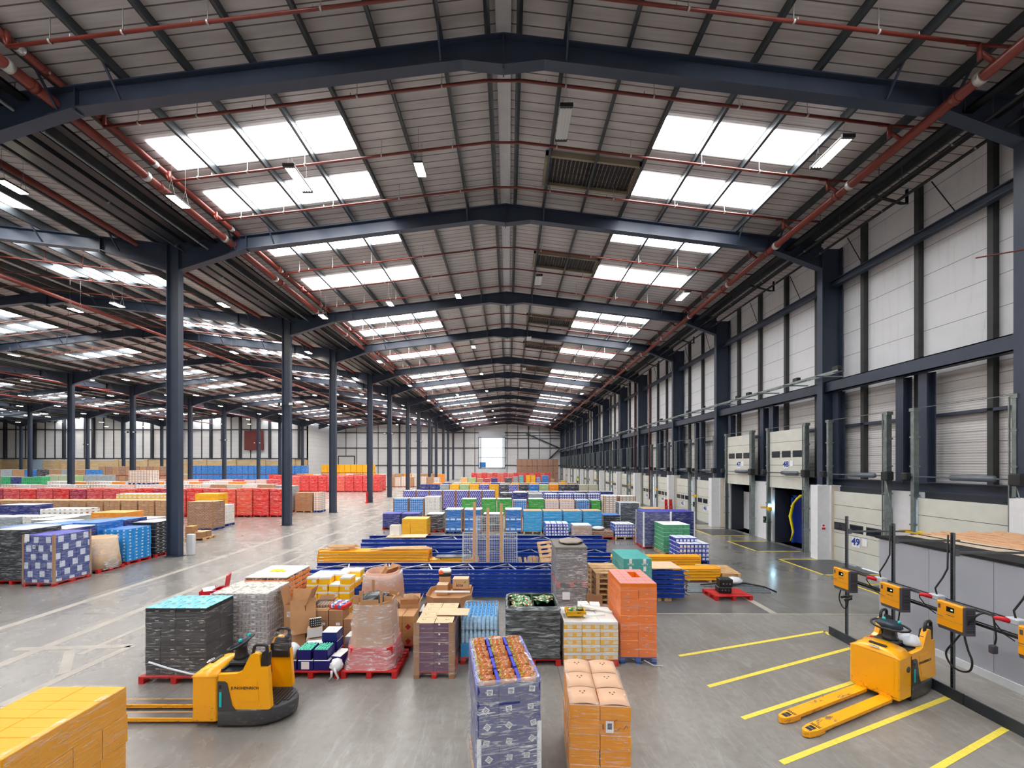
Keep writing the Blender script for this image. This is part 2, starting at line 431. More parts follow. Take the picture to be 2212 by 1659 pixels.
# ---- purlins
PX = [.45, 1.77, 3.55, 5.34, 7.1, 8.9, 10.75, 12.55, 14.3]
def purlin(i, x, ye):
    z = zroof(i, x); c_ = RX0 if i == 0 else SPANS[i][2]; s_ = 1 if x > c_ else -1
    w_ = .09
    m_ = MB().prism([(x - .012, z), (x + .012, z), (x + .012, z - GAP), (x - .012, z - GAP)], Y0, ye, 'y')
    m_.box(x, Y0, z - .02 - .01, x + w_ * s_, ye, z - .005) if s_ > 0 else m_.box(x - w_, Y0, z - .03, x, ye, z - .005)
    a, b = (x - w_, x) if s_ > 0 else (x, x + w_)
    m_.box(a, Y0, z - GAP, b, ye, z - GAP + .015)
    S('purlin', m_, purl)
for i, (xl, xr, xc) in enumerate(SPANS[:4]):
    c_ = RX0 if i == 0 else xc
    for s_ in (-1, 1):
        for q in PX + ([16.0] if i else []):
            x_ = c_ + s_ * q * (1 if i == 0 else 1.0)
            purlin(i, x_, Y1 if i < 2 else Y1L)
# ridge cover between the two ridge purlins
for i in (0, 1, 2, 3):
    c_ = RX0 if i == 0 else SPANS[i][2]
    S('trim_3', MB().box(c_ - .22, Y0, ZR - .1, c_ + .22, (Y1 if i < 2 else Y1L), ZR - .04), whitep)
# ---- rooflights: translucent panels between purlins, two rows per bay
def skypanel(i, s_, xa, xb, ya, yb):
    c_ = RX0 if i == 0 else SPANS[i][2]
    x0, x1 = c_ + s_ * (xa + .05), c_ + s_ * (xb - .05); z0, z1 = zroof(i, x0) - .03, zroof(i, x1) - .03
    L = yb - ya
    key = (i, s_, xa)
    if key not in skyme:
        m_ = MB().add([(x0, 0, z0), (x1, 0, z1), (x1, 1, z1), (x0, 1, z0), (x0, 0, z0 + .02), (x1, 0, z1 + .02), (x1, 1, z1 + .02), (x0, 1, z0 + .02)],
                      [(0, 1, 2, 3), (7, 6, 5, 4), (0, 4, 5, 1), (1, 5, 6, 2), (2, 6, 7, 3), (3, 7, 4, 0)])
        skyme[key] = m_.mesh('window_rooflight', sky_m)
    o_ = Sinst('window_rooflight', skyme[key], (0, ya, 0)); o_.scale = (1, L, 1)
skyme = {}
for k in range(len(FR) - 1):
    a, b = FR[k], FR[k + 1]
    rows = ((2.2, 3.5), (4.75, 6.05)) if b - a < 8 else ((1.0, 2.35), (5.0, 6.4))
    for ra, rb in rows:
        for i in range(4):
            ye = Y1 if i < 2 else Y1L
            if a + rb > ye or (i >= 2 and a < 24): continue
            for s_ in (-1, 1):
                pans = [(5.34, 7.1), (7.1, 8.9), (8.9, 10.75)] + ([] if (i == 0 and s_ > 0) else [(10.75, 12.2)])
                if i >= 2: pans = [(5.34, 12.2)]
                for xa, xb in pans: skypanel(i, s_, xa, xb, a + ra, a + rb)
# ---- smoke vents on the right slope
vent_in = mat('vent_slats', (34, 29, 24), .7, var=.15)
vent_fr = mat('vent_frame', (148, 138, 116), .6)
for fy in FR[3:13]:
    long_ = (FR[FR.index(fy) + 1] - fy) > 8
    y0, y1 = (fy + 4.2, fy + 5.9) if not long_ else (fy + 4.1, fy + 5.7)
    x0, x1 = 1.45, 5.2
    t = empty('smoke_vent', (0, 0, 0), 0, 'brown louvred smoke vent set in the right roof slope', 'vent', 'smoke vents along the right roof slope')
    m_ = MB()
    for (xa, ya, xb, yb) in ((x0, y0, x1, y0 + .1), (x0, y1 - .1, x1, y1), (x0, y0, x0 + .1, y1), (x1 - .1, y0, x1, y1)):
        za, zb = zroof(0, xa) - .02, zroof(0, xb) - .02
        m_.add([(xa, ya, za - .2), (xb, ya, zb - .2), (xb, yb, zb - .2), (xa, yb, za - .2), (xa, ya, za), (xb, ya, zb), (xb, yb, zb), (xa, yb, za)],
               [(0, 3, 2, 1), (4, 5, 6, 7), (0, 1, 5, 4), (1, 2, 6, 5), (2, 3, 7, 6), (3, 0, 4, 7)])
    m_.build('frame', vent_fr, t)
    m_ = MB(); n_ = 22
    for q in range(n_):
        xa = x0 + .12 + q * (x1 - x0 - .24) / n_; xb = xa + (x1 - x0 - .24) / n_ - .05
        za = zroof(0, xa) - .06
        m_.box(xa, y0 + .1, za - .04, xb, y1 - .1, za)
    m_.box(x0 + .1, y0 + .1, zroof(0, x1) - .03, x1 - .1, y1 - .1, zroof(0, x1) - .025) if False else None
    m_.build('slat_panel', vent_in, t)
# ------------------------------------------------------------------ dock wall: beams, posts, piers, doors
XD = 14.6
for n_, (xa, xb, za, zb) in enumerate(((14.95, 15.2, 12.5, 12.8), (14.72, 15.1, 7.62, 8.12), (14.95, 15.3, 3.3, 3.66), (15.35, 15.55, 6.0, 6.1))):
    m_ = MB()
    if n_ < 3:
        t_ = .035
        m_.box(xa, Y0, za, xb, Y1, za + t_); m_.box(xa, Y0, zb - t_, xb, Y1, zb); m_.box((xa + xb) / 2 - .02 if n_ != 1 else xa + .02, Y0, za, (xa + xb) / 2 + .02 if n_ != 1 else xa + .06, Y1, zb)
        if n_ == 1: m_.box(xa, Y0, za, xa + .04, Y1, zb)
    else: m_.box(xa, Y0, za, xb, Y1, zb)
    S('trim_%d' % (6 + n_), m_, steel)
post_me = MB().box(0, -.08, 3.5, .2, .08, 14.75).mesh('wall_post', mat('post_galvanised_dark', (64, 66, 66), .5, .3, var=.25, scale=2))
post2_me = MB().box(-.04, -.15, 3.6, 0, .15, 7.62).box(.26, -.15, 3.6, .3, .15, 7.62).box(0, -.02, 3.6, .26, .02, 7.62).mesh('wall_post', steel)
ROD = MB().tube([(0, 0, 12.75), (0, .9, 14.6)], .018, 5).mesh('wall_rod', steel_lo)
DOORS = []; num = 50
for k in range(1, len(FR) - 1):
    a, b = FR[k], FR[k + 1]; long_ = b - a > 8
    for q in ((1.3, 3.55, 5.85, 8.1) if long_ else (1.4, 3.7, 6.0)):
        if a + q > 10: Sinst('wall_post', post_me, (15.35, a + q, 0))
    if k >= 3: Sinst('wall_rod', ROD, (15.4, a + 2.3, 0)); Sinst('wall_rod', ROD, (15.4, a + 5.9, 0))
    if k < 3: continue
    ds = ((1.0, 3.7), (5.3, 8.0)) if long_ else ((.2, 2.95), (4.1, 6.75))
    for d0, d1 in ds: DOORS.append((a + d0, a + d1, num)); num -= 1
    for q in ((.6, 4.1, 4.95, 8.4) if long_ else (3.1, 3.95, 6.95)): Sinst('wall_post', post2_me, (15.0, a + q, 0))
# solid base wall between door openings
segs = []; prev = Y0
for ya, yb, n_ in DOORS: segs.append((prev, ya)); prev = yb
segs.append((prev, Y1))
for a, b in segs:
    S('wall_right_base', MB().box(14.78, a, 0, 15.75, b, 3.3), concw)
m_ = MB(); m_.box(14.9, Y0, 3.0, 15.7, Y1, 3.3)
S('wall_right_lintel', m_, steel_lo)
beige = mat('beige_render', (214, 200, 182), .8, var=.05, scale=3)
for k in range(3, len(FR) - 1):
    fy = FR[k]; off = (-.75, .2) if (k % 2 == 0) else (-.95, .1)
    S('wall_pier', MB().box(13.95, fy - .62, 0, 14.5, fy - .2, 3.35).box(14.5, fy - .7, 0, 14.95, fy + .15, 3.35), concw)
    S('wall_pier_edge', MB().box(14.5, fy - .72, 0, 14.8, fy - .7, 3.35), beige)
# ---- sectional doors
doorm = mat('sectional_door_cream', (212, 212, 202), .42, var=.05, scale=2)
seal = mat('rubber_dark', (40, 42, 44), .6)
glassd = mat('dark_window_glass', (36, 42, 52), .08, spec=.8)
trackm = mat('track_galvanised', (132, 142, 142), .35, .55, var=.2, scale=6)
paper = mat('white_paper', (238, 240, 244), .7)
bluen = mat('number_blue', (24, 62, 150), .6)
numme = {}
def make_door(ya, yb, n_, op):
    w_ = yb - ya
    d = empty('door_%d' % (51 - n_), (XD, ya, 0)); d['kind'] = 'structure'
    zb = 3.02 if op else 0.03; H = 3.08
    m_ = MB().mt(0); nh = 5
    hs = H / nh
    for i in range(nh):
        m_.box(0, .03, zb + i * hs + .012, .06, w_ - .03, zb + (i + 1) * hs - .006)
    m_.mt(1).box(.02, .03, zb, .05, w_ - .03, zb + H)
    m_.build('panel', [doorm, seal], d)
    zw = zb + hs * 2.5 if not op else zb + hs * 2.95
    for q in (.2, .5, .8):
        f_ = MB().mt(0).rbox(-.015, w_ * q - .33, zw - .17, .01, w_ * q + .33, zw + .17, .01).mt(1).box(-.02, w_ * q - .27, zw - .12, -.008, w_ * q + .27, zw + .12)
        f_.build('window', [seal, glassd], d)
    if n_ > 30:
        pl = MB().box(-.022, w_ * .5 - .19, zw - .76, -.015, w_ * .5 + .19, zw - .34).build('number_plate', paper, d)
        me = text_mesh('number', str(n_), .4, bluen, .002, .014)
        t_ = inst('number', me, pl, (-.026, w_ * .5, zw - .54)); t_.rotation_euler = (R(90), 0, R(-90))
        MB().box(-.022, w_ * .5 - .52, zw - .64, -.015, w_ * .5 - .3, zw - .34).build('notice', paper, d)
    for q, s_ in ((-.07, -1), (w_ + .07, 1)):
        m_ = MB().box(-.1, q - .05, 0, .1, q + .05, 6.25).box(-.14, q - .09 * s_ - .015, 0, -.1, q - .09 * s_ + .015, 6.25)
        m_.box(-.12, q - .09, 6.2, .12, q + .09, 6.32)
        for z_ in range(1, 6): m_.box(-.12, q - .08, z_ * 1.05, .12, q + .08, z_ * 1.05 + .06)
        m_.build('guide_track', trackm, d)
    m_ = MB().tube([(-.12, -.25, 3.86), (-.12, w_ + .25, 3.86)], .022, 6)
    m_.tube([(-.12, w_ * .12, 3.86), (-.12, w_ * .14, 3.86), (-.12, w_ * .55, 3.86), (-.12, w_ * .57, 3.86)], [.03, .1, .1, .03], 10)
    m_.build('spring_shaft', mat('spring_grey', (104, 112, 120), .45, .4), d)
    m_ = MB().box(-.3, -.3, 3.72, -.02, -.06, 3.98).lathe([(0.02, 0), (.02, .01)], 6) if False else MB().rbox(-.34, -.36, 3.68, -.02, -.1, 4.04, .04).rbox(-.3, w_ + .1, 3.72, -.04, w_ + .32, 4.0, .04)
    m_.build('motor', seal, d)
    m_ = MB().tube([(-.06, 0, 6.3), (-.06, w_, 6.3)], .015, 5).tube([(-.2, -.2, 3.72), (-.25, -.32, 3.3), (-.2, -.45, 2.6), (-.18, -.45, 1.3)], .014, 5)
    m_.build('cable', trackm, d)
    return d
for ya, yb, n_ in DOORS:
    if ya < Y1 - 4: make_door(ya, yb, n_, n_ in (47, 48))
# open dock tunnels at 47 and 48
tun = mat('tunnel_dark', (46, 50, 60), .5); bluet = mat('trailer_blue', (18, 40, 128), .45, var=.1)
for ya, yb, n_ in DOORS:
    if n_ not in (47, 48): continue
    S('dock_tunnel', MB().box(14.9, ya - .1, 0, 17.2, ya, 3.05).box(14.9, yb, 0, 17.2, yb + .1, 3.05).box(14.9, ya - .1, 3.0, 17.2, yb + .1, 3.1).box(14.9, ya - .1, -.1, 17.2, yb + .1, .0).box(17.2, ya - .1, 0, 17.3, yb + .1, 3.1), blackm)
    S('dock_shelter_side', MB().box(14.7, yb - .34, 0, 15.5, yb - .3, 2.9), tun)
y48 = [d for d in DOORS if d[2] == 48][0]; y47 = [d for d in DOORS if d[2] == 47][0]
t = empty('trailer', (15.5, y48[0] + 1.25, 0), 0, 'dark blue lorry trailer seen through open dock door 48', 'trailer')
MB().box(0, 0, .1, .08, .78, 2.55).build('curtain', bluet, t)
MB().box(-.05, .78, .05, .1, .95, 2.6).box(-.05, 0, 2.5, .1, .95, 2.62).build('frame', mat('bright_blue', (30, 84, 190), .5), t)
m_ = MB().box(0, 0, .1, .08, 1.1, 2.5)
t = empty('trailer', (15.5, y47[0] + 1.4, 0), 0, 'pale trailer side with a blue edge seen through open dock door 47', 'trailer')
m_.build('panel', whitep, t); MB().box(-.06, 1.1, .1, .1, 1.25, 2.6).build('frame', mat('bright_blue', (30, 84, 190), .5), t)
ym = mat('yellow_plastic', (232, 214, 30), .45)
tag(MB().tube([(14.75, y48[0] + .55, 2.75), (14.7, y48[0] + .95, 2.3), (14.7, y48[0] + 1.2, 1.6), (14.72, y48[0] + 1.0, .8), (14.68, y48[0] + 1.15, .3)], [.03, .06, .08, .05, .03], 5).tube([(14.7, y48[0] + .1, 2.9), (14.72, y48[0] + .7, 2.55), (14.7, y48[0] + 1.15, 2.1)], [.03, .07, .03], 5).build('yellow_strap', ym),
    'crumpled yellow curtain strap hanging in open dock door 48', 'strap')
la = bpy.data.lights.new('dock_lamp', 'POINT'); la.energy = 7; la.color = (.45, .8, 1); la.shadow_soft_size = .06
lo = bpy.data.objects.new('dock_lamp', la); COL.objects.link(lo); lo.location = (14.72, y48[1] - .12, 1.95)
# floor plates and yellow outlines in front of the doors, things fixed beside doors
yl = mat('floor_tape_yellow', (214, 190, 60), .6, var=.15, scale=12)
yb_ = mat('floor_tape_bright', (228, 208, 78), .55, var=.1, scale=14)
platem = mat('dock_plate_dark', (74, 76, 78), .35, .3, var=.15, scale=3)
dark_yel = mat('machine_yellow', (226, 178, 20), .45, var=.1)
_dl = []
for ya, yb, n_ in DOORS:
    if ya > 75: continue
    S('dock_plate', MB().box(12.35, ya + .25, 0, 14.5, yb - .2, .006), platem)
    m_ = MB().box(12.2, ya + .02, 0, 12.3, yb + .05, .005).box(12.2, ya + .02, 0, 14.4, ya + .1, .005).box(12.2, yb - .03, 0, 14.4, yb + .05, .005)
    S('floor_line', m_, yl)
    yy = yb + .38
    if any(-1.5 < yy - f_ < 1.3 for f_ in FR): yy = ya - .35
    if any(-1.4 < yy - f_ < .6 for f_ in FR) or any(abs(yy - q) < 1.3 for q in _dl): continue
    _dl.append(yy)
    t = empty('dock_light', (14.42, yy, 1.85), 0, 'yellow folding loading light arm by the dock door %d' % n_, 'dock light', 'yellow loading light arms between the dock doors')
    MB().box(-.04, -.05, -.05, .3, .05, .05).bar((0, 0, 0), (-.12, -.75, .03), .05, .05).build('arm', dark_yel, t)
    MB().rbox(-.2, -.95, -.1, -.04, -.72, .12, .03).build('lamp_head', dark_yel, t)
    t = empty('door_control', (14.5, yy - .1, 1.15), 0, 'small dark door control box with buttons beside dock door %d' % n_, 'control box', 'door control boxes along the dock wall')
    MB().rbox(-.03, -.09, -.16, .1, .09, .2, .015).build('housing', seal, t); MB().box(-.045, -.03, .02, -.03, .03, .08).build('button', mat('button_green', (40, 190, 120), .4), t)
# safety notice on the white pier nearest the camera
yp = FR[4] - .62
t = tag(MB().box(14.12, yp - .012, 1.35, 14.3, yp - .002, 1.62).build('safety_notice', paper), 'small red and white safety notice on the white pier beside door 49', 'notice')
MB().box(14.13, yp - .016, 1.36, 14.29, yp - .012, 1.45).build('red_panel', mat('sign_red', (196, 30, 40), .5), t)
MB().prism([(14.21 + .05 * math.cos(a_), 1.54 + .05 * math.sin(a_)) for a_ in [i * R(30) for i in range(12)]], yp - .016, yp - .012, 'y').build('symbol', mat('sign_red', (196, 30, 40), .5), t)
# cable ladder running along the main dock beam
m_ = MB()
for xx in (14.05, 14.3): m_.box(xx - .012, 17.0, 8.28, xx + .012, Y1 - 2, 8.36)
y_ = 17.3
while y_ < 75: m_.box(14.05, y_, 8.29, 14.3, y_ + .04, 8.33); y_ += .9
ladder = S('cable_ladder', m_, trackm)
y_ = 17.8
while y_ < 60:
    Sinst('ladder_bracket', bpy.data.meshes.get('bracketmesh') or MB().box(-.5, -.02, 8.2, .75, .02, 8.25).mesh('bracketmesh', trackm), (14.2, y_, 0)); y_ += 2.1
jb = MB().rbox(-.1, -.16, 0, .1, .16, .18, .02).mesh('junction_box', seal)
for y_ in (17.2, 19.6, 23.5, 24.6, 29.0, 31.5, 37, 41, 46, 52): tag(inst('junction_box', jb, None, (14.17, y_, 8.36)), 'small black junction box on the cable ladder above the docks', 'junction box', 'junction boxes on the cable ladder')
# ------------------------------------------------------------------ sprinkler pipes, trays
def pipe_run(name, pts, r, m, label, cat, group=None, n=8, collars=()):
    t = tag(MB().tube(pts, r, n).build(name, m), label, cat, group)
    for c_ in collars:
        p, d_, mm = c_; p = Vector(p); d_ = Vector(d_)
        MB().tube([p - d_ * .07, p + d_ * .07], r * 1.22, n).build('collar', mm, t)
    return t
ringm = mat('hanger_ring', (190, 190, 186), .4, .4)
def main_pipe(x, z, r, label, y1=Y1 - 1, ya=-6, group=None):
    cl = []; y_ = 6.3
    while y_ < 70: cl.append(((x, y_, z), (0, 1, 0), ringm)); cl.append(((x, y_ + .55, z), (0, 1, 0), redpipe)); y_ += 4.7 if y_ > 20 else 3.9
    pipe_run('sprinkler_main_pipe', [(x, ya, z), (x, y1, z)], r, redpipe, label, 'pipe', group, 12, cl)
main_pipe(-12.55, 14.95, .1, 'upper of the two thick red sprinkler mains along the left eave of the main bay')
main_pipe(-12.85, 14.52, .14, 'lower of the two thick red sprinkler mains along the left eave of the main bay')
main_pipe(12.1, 14.2, .14, 'thick red sprinkler main along the right eave above the docks')
for xx, zz, lb in ((-17.4, 14.6, 'rusty red sprinkler main just left of the first column row'), (-28, 14.7, 'red sprinkler main crossing the second bay near its ridge'),
                   (-55, 14.3, 'red sprinkler main just beyond the second column row'), (-73, 14.3, 'red sprinkler main below the third bay')):
    pipe_run('sprinkler_main_pipe', [(xx, 8, zz), (xx, 98, zz)], .12, redpipe, lb, 'pipe', None, 8)
def lateral(i):
    c_ = RX0 if i == 0 else SPANS[i][2]
    xl, xr = (-12.4, 11.65) if i == 0 else (c_ - 14.5, c_ + 13.5)
    zz = lambda q: zroof(i, q) - .62
    m_ = MB().tube([(xl, 0, zz(xl)), (c_ - .6, 0, zz(c_ - .6)), (c_ + .6, 0, zz(c_ + .6)), (xr, 0, zz(xr))], .042 if i == 0 else .035, 7)
    if i == 0:
        m_.tube([(xl, 0, zz(xl)), (xl, 0, 15.0)], .05, 6).tube([(xr, 0, zz(xr)), (xr, 0, 14.3)], .05, 6)
        m_.tube([(12.1, 0, 14.2), (xr, 0, 14.5)], .05, 6); m_.tube([(-12.55, 0, 14.95), (xl, 0, zz(xl))], .05, 6)
        m_.bar((xr - .3, 0, zz(xr)), (xr + 1.6, 0, zz(xr) - .1), .05, .05)
    pm = m_.mesh('lateral', redpipe)
    m_ = MB()
    for q in [a_ for a_ in (-11.2, -9.4, -7.3, -4.5, -1.9, 1.9, 4.6, 7.2, 9.3) ]:
        xx = c_ + q; m_.box(xx - .008, -.008, zz(xx), xx + .008, .008, zroof(i, xx) - .02)
        m_.tube([(xx - .025, 0, zz(xx)), (xx + .025, 0, zz(xx))], .06, 7)
    for q in range(-12, 12, 3):
        xx = c_ + q + 1.3; m_.box(xx - .012, -.012, zz(xx), xx + .012, .012, zz(xx) + .12)
    hm = m_.mesh('hanger', ringm if i == 0 else redpipe)
    return pm, hm
for i in range(3):
    pm, hm = lateral(i); k = 0
    y_ = 9.85 if i == 0 else 19.25
    while y_ < (Y1 if i < 2 else Y1L) - 2:
        if min(abs(y_ - f_) for f_ in FR) > .25:
            t = tag(inst('sprinkler_branch_pipe', pm, None, (0, y_, 0)),
                    ('thin red sprinkler branch pipe across the main roof bay' if i == 0 else 'thin red sprinkler branch pipe across roof bay %s' % ('next to the main bay' if i == 1 else 'third from the docks')), 'pipe',
                    'red sprinkler branch pipes across the %s roof bay' % ('main', 'second', 'third')[i])
            inst('hanger', hm, t)
        y_ += 2.35
# cable trays and conduits along both eaves of the main bay
trm = mat('cable_tray_black', (26, 27, 30), .45, .2)
condm = mat('conduit_grey', (120, 124, 128), .35, .6)
for xx, zz, w_, lb in ((-13.75, 14.6, .3, 'wide black cable tray'), (-14.5, 14.45, .35, 'wide black cable tray'), (13.0, 14.25, .3, 'wide black cable tray'), (13.75, 14.1, .22, 'narrow black cable tray')):
    m_ = MB().box(xx - w_ / 2, -4, zz, xx + w_ / 2, Y1 - 1, zz + .015).box(xx - w_ / 2, -4, zz, xx - w_ / 2 + .01, Y1 - 1, zz + .08).box(xx + w_ / 2 - .01, -4, zz, xx + w_ / 2, Y1 - 1, zz + .08)
    t = tag(m_.build('cable_tray', trm), '%s along the %s eave of the main bay%s' % (lb, 'left' if xx < 0 else 'right', ', %s the valley' % ('nearer' if xx < -14 else 'further from') if xx < 0 else ''), 'cable tray')
    m_ = MB(); y_ = 6
    while y_ < 60: m_.box(xx - w_ / 2 - .01, y_, zz, xx - w_ / 2, y_ + .02, zz + .8); y_ += 2.6
    m_.build('hanger', condm, t)
for xx, zz, lb in ((-14.05, 14.35, 'grey conduit under the left eave trays'), (-15.1, 14.2, 'black service pipe beside the left valley'), (-13.3, 14.7, 'black service pipe beside the left red mains'), (13.4, 13.95, 'black service pipe beside the right trays'), (14.1, 13.85, 'black service pipe nearest the dock wall')):
    pipe_run('service_pipe', [(xx, -4, zz), (xx, Y1 - 1, zz)], .05, condm if 'grey' in lb else blackm, lb, 'pipe', None, 7, [((xx, q, zz), (0, .4, 0), condm) for q in range(6, 46, 3)])
for k in range(3, 12):
    y_ = FR[k] + 3.2
    tag(MB().tube([(13.2, 0, 14.1), (14.3, 0, 13.8), (14.5, 0, 13.8), (14.5, .0, 14.3)], .05, 7).build('branch_pipe', blackm, None, (0, y_, 0)), 'short black bent pipe between the trays and the dock wall', 'pipe', 'bent black pipes at the right eave')
t = tag(MB().tube([(14.1, 10.55, 13.8), (14.1, 10.55, 9.35)], .055, 9).tube([(14.1, 10.55, 9.4), (14.35, 10.3, 9.45)], .03, 7).build('drain_pipe', redpipe), 'red vertical drop pipe with a valve by the nearest dock column', 'pipe')
MB().lathe([(.03, 9.3), (.07, 9.34), (.07, 9.42), (.03, 9.46)], 10, (14.1, 10.55)).build('valve', mat('brass', (170, 140, 80), .35, .8), t)
tag(MB().tube([(12.9, 11.0, 10.0), (14.1, 10.5, 10.05), (14.9, 10.2, 10.3)], .02, 6).build('brace_rod', redpipe), 'thin red rod through the drop pipe by the nearest column', 'rod')
for yy in (44.9, 40.2):
    tag(MB().tube([(14.2, yy, 13.8), (14.2, yy, .8)], .06, 8).build('drop_pipe', redpipe), 'red vertical sprinkler pipe down the dock wall', 'pipe', 'red vertical pipes on the dock wall')
# ------------------------------------------------------------------ lamps
wire = mat('lamp_wire', (150, 150, 148), .5)
housing = mat('lamp_housing', (46, 46, 48), .5)
tubesm = emis('lamp_tubes_dim', (255, 252, 244), 1.15)
refl = mat('lamp_reflector_white', (214, 216, 216), .35)
def lamp_proto(kind):
    t = empty('high_bay_light', (0, 0, 0))
    if kind == 'lit':
        MB().rbox(-.17, -.36, 0, .17, .36, .07, .02).build('housing', housing, t)
        MB().box(-.15, -.33, -.015, .15, .33, 0).build('diffuser', lamp_on, t)
    else:
        MB().mt(0).rbox(-.2, -.66, .02, .2, .66, .09, .02).mt(1).box(-.2, -.68, .0, .2, -.6, .11).box(-.2, .6, 0, .2, .68, .11).build('housing', [refl, housing], t)
        m_ = MB()
        for q in (-.14, -.047, .047, .14): m_.box(q - .022, -.58, -.01, q + .022, .58, .02)
        m_.build('tube', tubesm if kind == 'dim' else refl, t)
    return t
wires = {}
def hang(t, L, h):
    k = (L, round(h, 2))
    if k not in wires:
        m_ = MB().tube([(-.12, -L, .08), (0, -L, .6), (.12, -L, .08)], .007, 4, False).tube([(-.12, L, .08), (0, L, .6), (.12, L, .08)], .007, 4, False)
        m_.tube([(0, -L, .6), (0, -L, h)], .006, 4, False).tube([(0, L, .6), (0, L, h)], .006, 4, False)
        wires[k] = m_.mesh('suspension_wire', wire)
    inst('suspension_wire', wires[k], t)
protos = {}
def lamp(kind, x, y, z, label, group):
    if kind not in protos: t = protos[kind] = lamp_proto(kind)
    else: t = copy_tree(protos[kind])
    t.location = (x, y, z); tag(t, label, 'ceiling light', group)
    sp = next(i for i, q in enumerate(SPANS) if q[0] <= x <= q[1]); hang(t, .3 if kind == 'lit' else .55, zroof(sp, x) - z - .29)
for k in range(9):
    for kind, x, z, y0_, lb, gr in (('lit', -11.7, 13.6, 14.1, 'lit hanging light in the row below the left red mains', 'lights below the left red mains'),
                           ('dim' if k == 0 else 'lit', -7.55, 14.5, 14.3, 'hanging light in the row under the left rooflights', 'lights under the left rooflights'),
                           ('lit', -3.25, 15.1, 14.6, 'lit hanging light in the row just left of the ridge', 'lights just left of the ridge'),
                           ('off', 1.78, 15.3, 12.9, 'unlit white hanging light in the row just right of the ridge', 'unlit lights right of the ridge'),
                           ('dim', 10.45, 14.35, 12.9, 'long dim hanging light in the row near the right eave', 'dim lights near the right eave')):
        lamp(kind, x, y0_ + k * 11.0, z, lb, gr)
for x in (-17.2, -20.2, -23.6, -27.0, -33.5, -38.5, -43.5, -47.5):
    for k in range(9):
        y_ = 13.8 + 10.2 * k + (.8 if x < -25 else 0)
        if -x > y_ * 1.32: continue
        lamp('lit', x, y_, 13.9, 'lit hanging light in the bay left of the first column row', 'lights of the second bay')
for x in (-54, -60, -66, -72, -78):
    for k in range(7):
        y_ = 35 + 9.5 * k
        if -x > y_ * 1.32: continue
        lamp('lit', x, y_, 13.6, 'lit hanging light in the third bay', 'lights of the third bay')
for x in (-88, -97, -106):
    for k in range(4): 
        y_ = 66 + 10 * k
        if -x < y_ * 1.32: lamp('lit', x, y_, 13.4, 'lit hanging light in the far left bay', 'lights of the fourth bay')
# flood lights on columns
def flood(x, y, z, first=[None]):
    if first[0] is None:
        t = empty('flood_light', (0, 0, 0))
        MB().box(-.5, -.22, -.03, .5, -.17, .03).build('bracket', steel_lo, t)
        for s_ in (-1, 1): MB().mt(0).rbox(s_ * .5 - .17, -.42, -.12, s_ * .5 + .17, -.2, .1, .03).mt(1).box(s_ * .5 - .13, -.425, -.09, s_ * .5 + .13, -.42, .07).build('lamp_head', [blackm, refl], t)
        first[0] = t
    else: t = copy_tree(first[0])
    t.location = (x, y, z); tag(t, 'pair of small flood lights on a dark column', 'flood light', 'flood lights on the columns')
for x, y, z in ((-15.6, 28.0, 8.5), (-15.6, 52.1, 8.3), (-15.6, 68.85, 8.3), (-49.2, 52.1, 8.5), (-49.2, 68.85, 8.5), (-49.2, 78.25, 8.5), (-82.8, 78.25, 8.2)): flood(x, y, z)
# fire extinguishers at the foot of columns
exm = mat('extinguisher_red', (206, 34, 30), .3)
def extinguisher(x, y, label, n_=1):
    t = empty('fire_extinguisher', (x, y, 0), 0, label, 'fire extinguisher')
    MB().lathe([(.02, .1), (.085, .11), (.09, .16), (.09, .6), (.06, .68), (.025, .72), (.02, .78)], 14).build('cylinder', exm, t)
    MB().box(-.03, -.03, .76, .05, .03, .82).bar((0, 0, .84), (.14, 0, .9), .03, .02).tube([(.03, 0, .76), (.12, 0, .7), (.12, 0, .4)], .014, 6).build('handle', blackm, t)
    MB().box(-.12, .05, 0, .12, .09, 1.25).box(-.16, -.12, 0, .16, .12, .1).build('stand', exm, t)
extinguisher(-15.72, 44.1, 'red fire extinguisher on a stand at a column foot left of the rows')
extinguisher(-15.72, 77.6, 'red fire extinguisher at a far column of the first column row')
extinguisher(13.7, 34.6, 'left of two red fire extinguishers at a white dock pier'); extinguisher(14.1, 34.6, 'right of two red fire extinguishers at a white dock pier')
tag(MB().rbox(-.16, -.1, 0, .16, .1, .98, .02).build('column_guard', whitep, None, (-15.12, 18.95, 0)), 'white guard box beside the foot of the nearest column', 'guard')
# pale worn aisle markings and the tape of the truck bays
worn = mat('worn_tape', (158, 152, 143), .5, var=.15, scale=2)
for xx, ya, yb, hw in ((-13.3, 5, 75, .13), (-10.9, 6, 70, .13), (-9.7, 9, 70, .08)):
    S('floor_line', MB().box(xx - hw, ya, 0, xx + hw, yb, .003), worn)
S('floor_line', MB().box(7.55, 11.5, 0, 7.75, 60, .003), worn)
for a, b, hw in (((30, 1403), (285, 1395), .09), ((0, 1525), (285, 1395), .1), ((152, 1404), (138, 1455), .09), ((1180, 1003 + 322), (1895, 1003 + 324), .03)):
    a, b = Vector((*gp(*a), 0)), Vector((*gp(*b), 0)); d_ = (b - a).normalized(); n_ = Vector((-d_.y, d_.x, 0)) * hw
    S('floor_line', MB().add([tuple(p + Vector((0, 0, z_))) for z_ in (.001, .0035) for p in (a - n_, b - n_, b + n_, a + n_)], [(4, 5, 6, 7), (0, 1, 5, 4), (1, 2, 6, 5), (2, 3, 7, 6), (3, 0, 4, 7)]), worn)
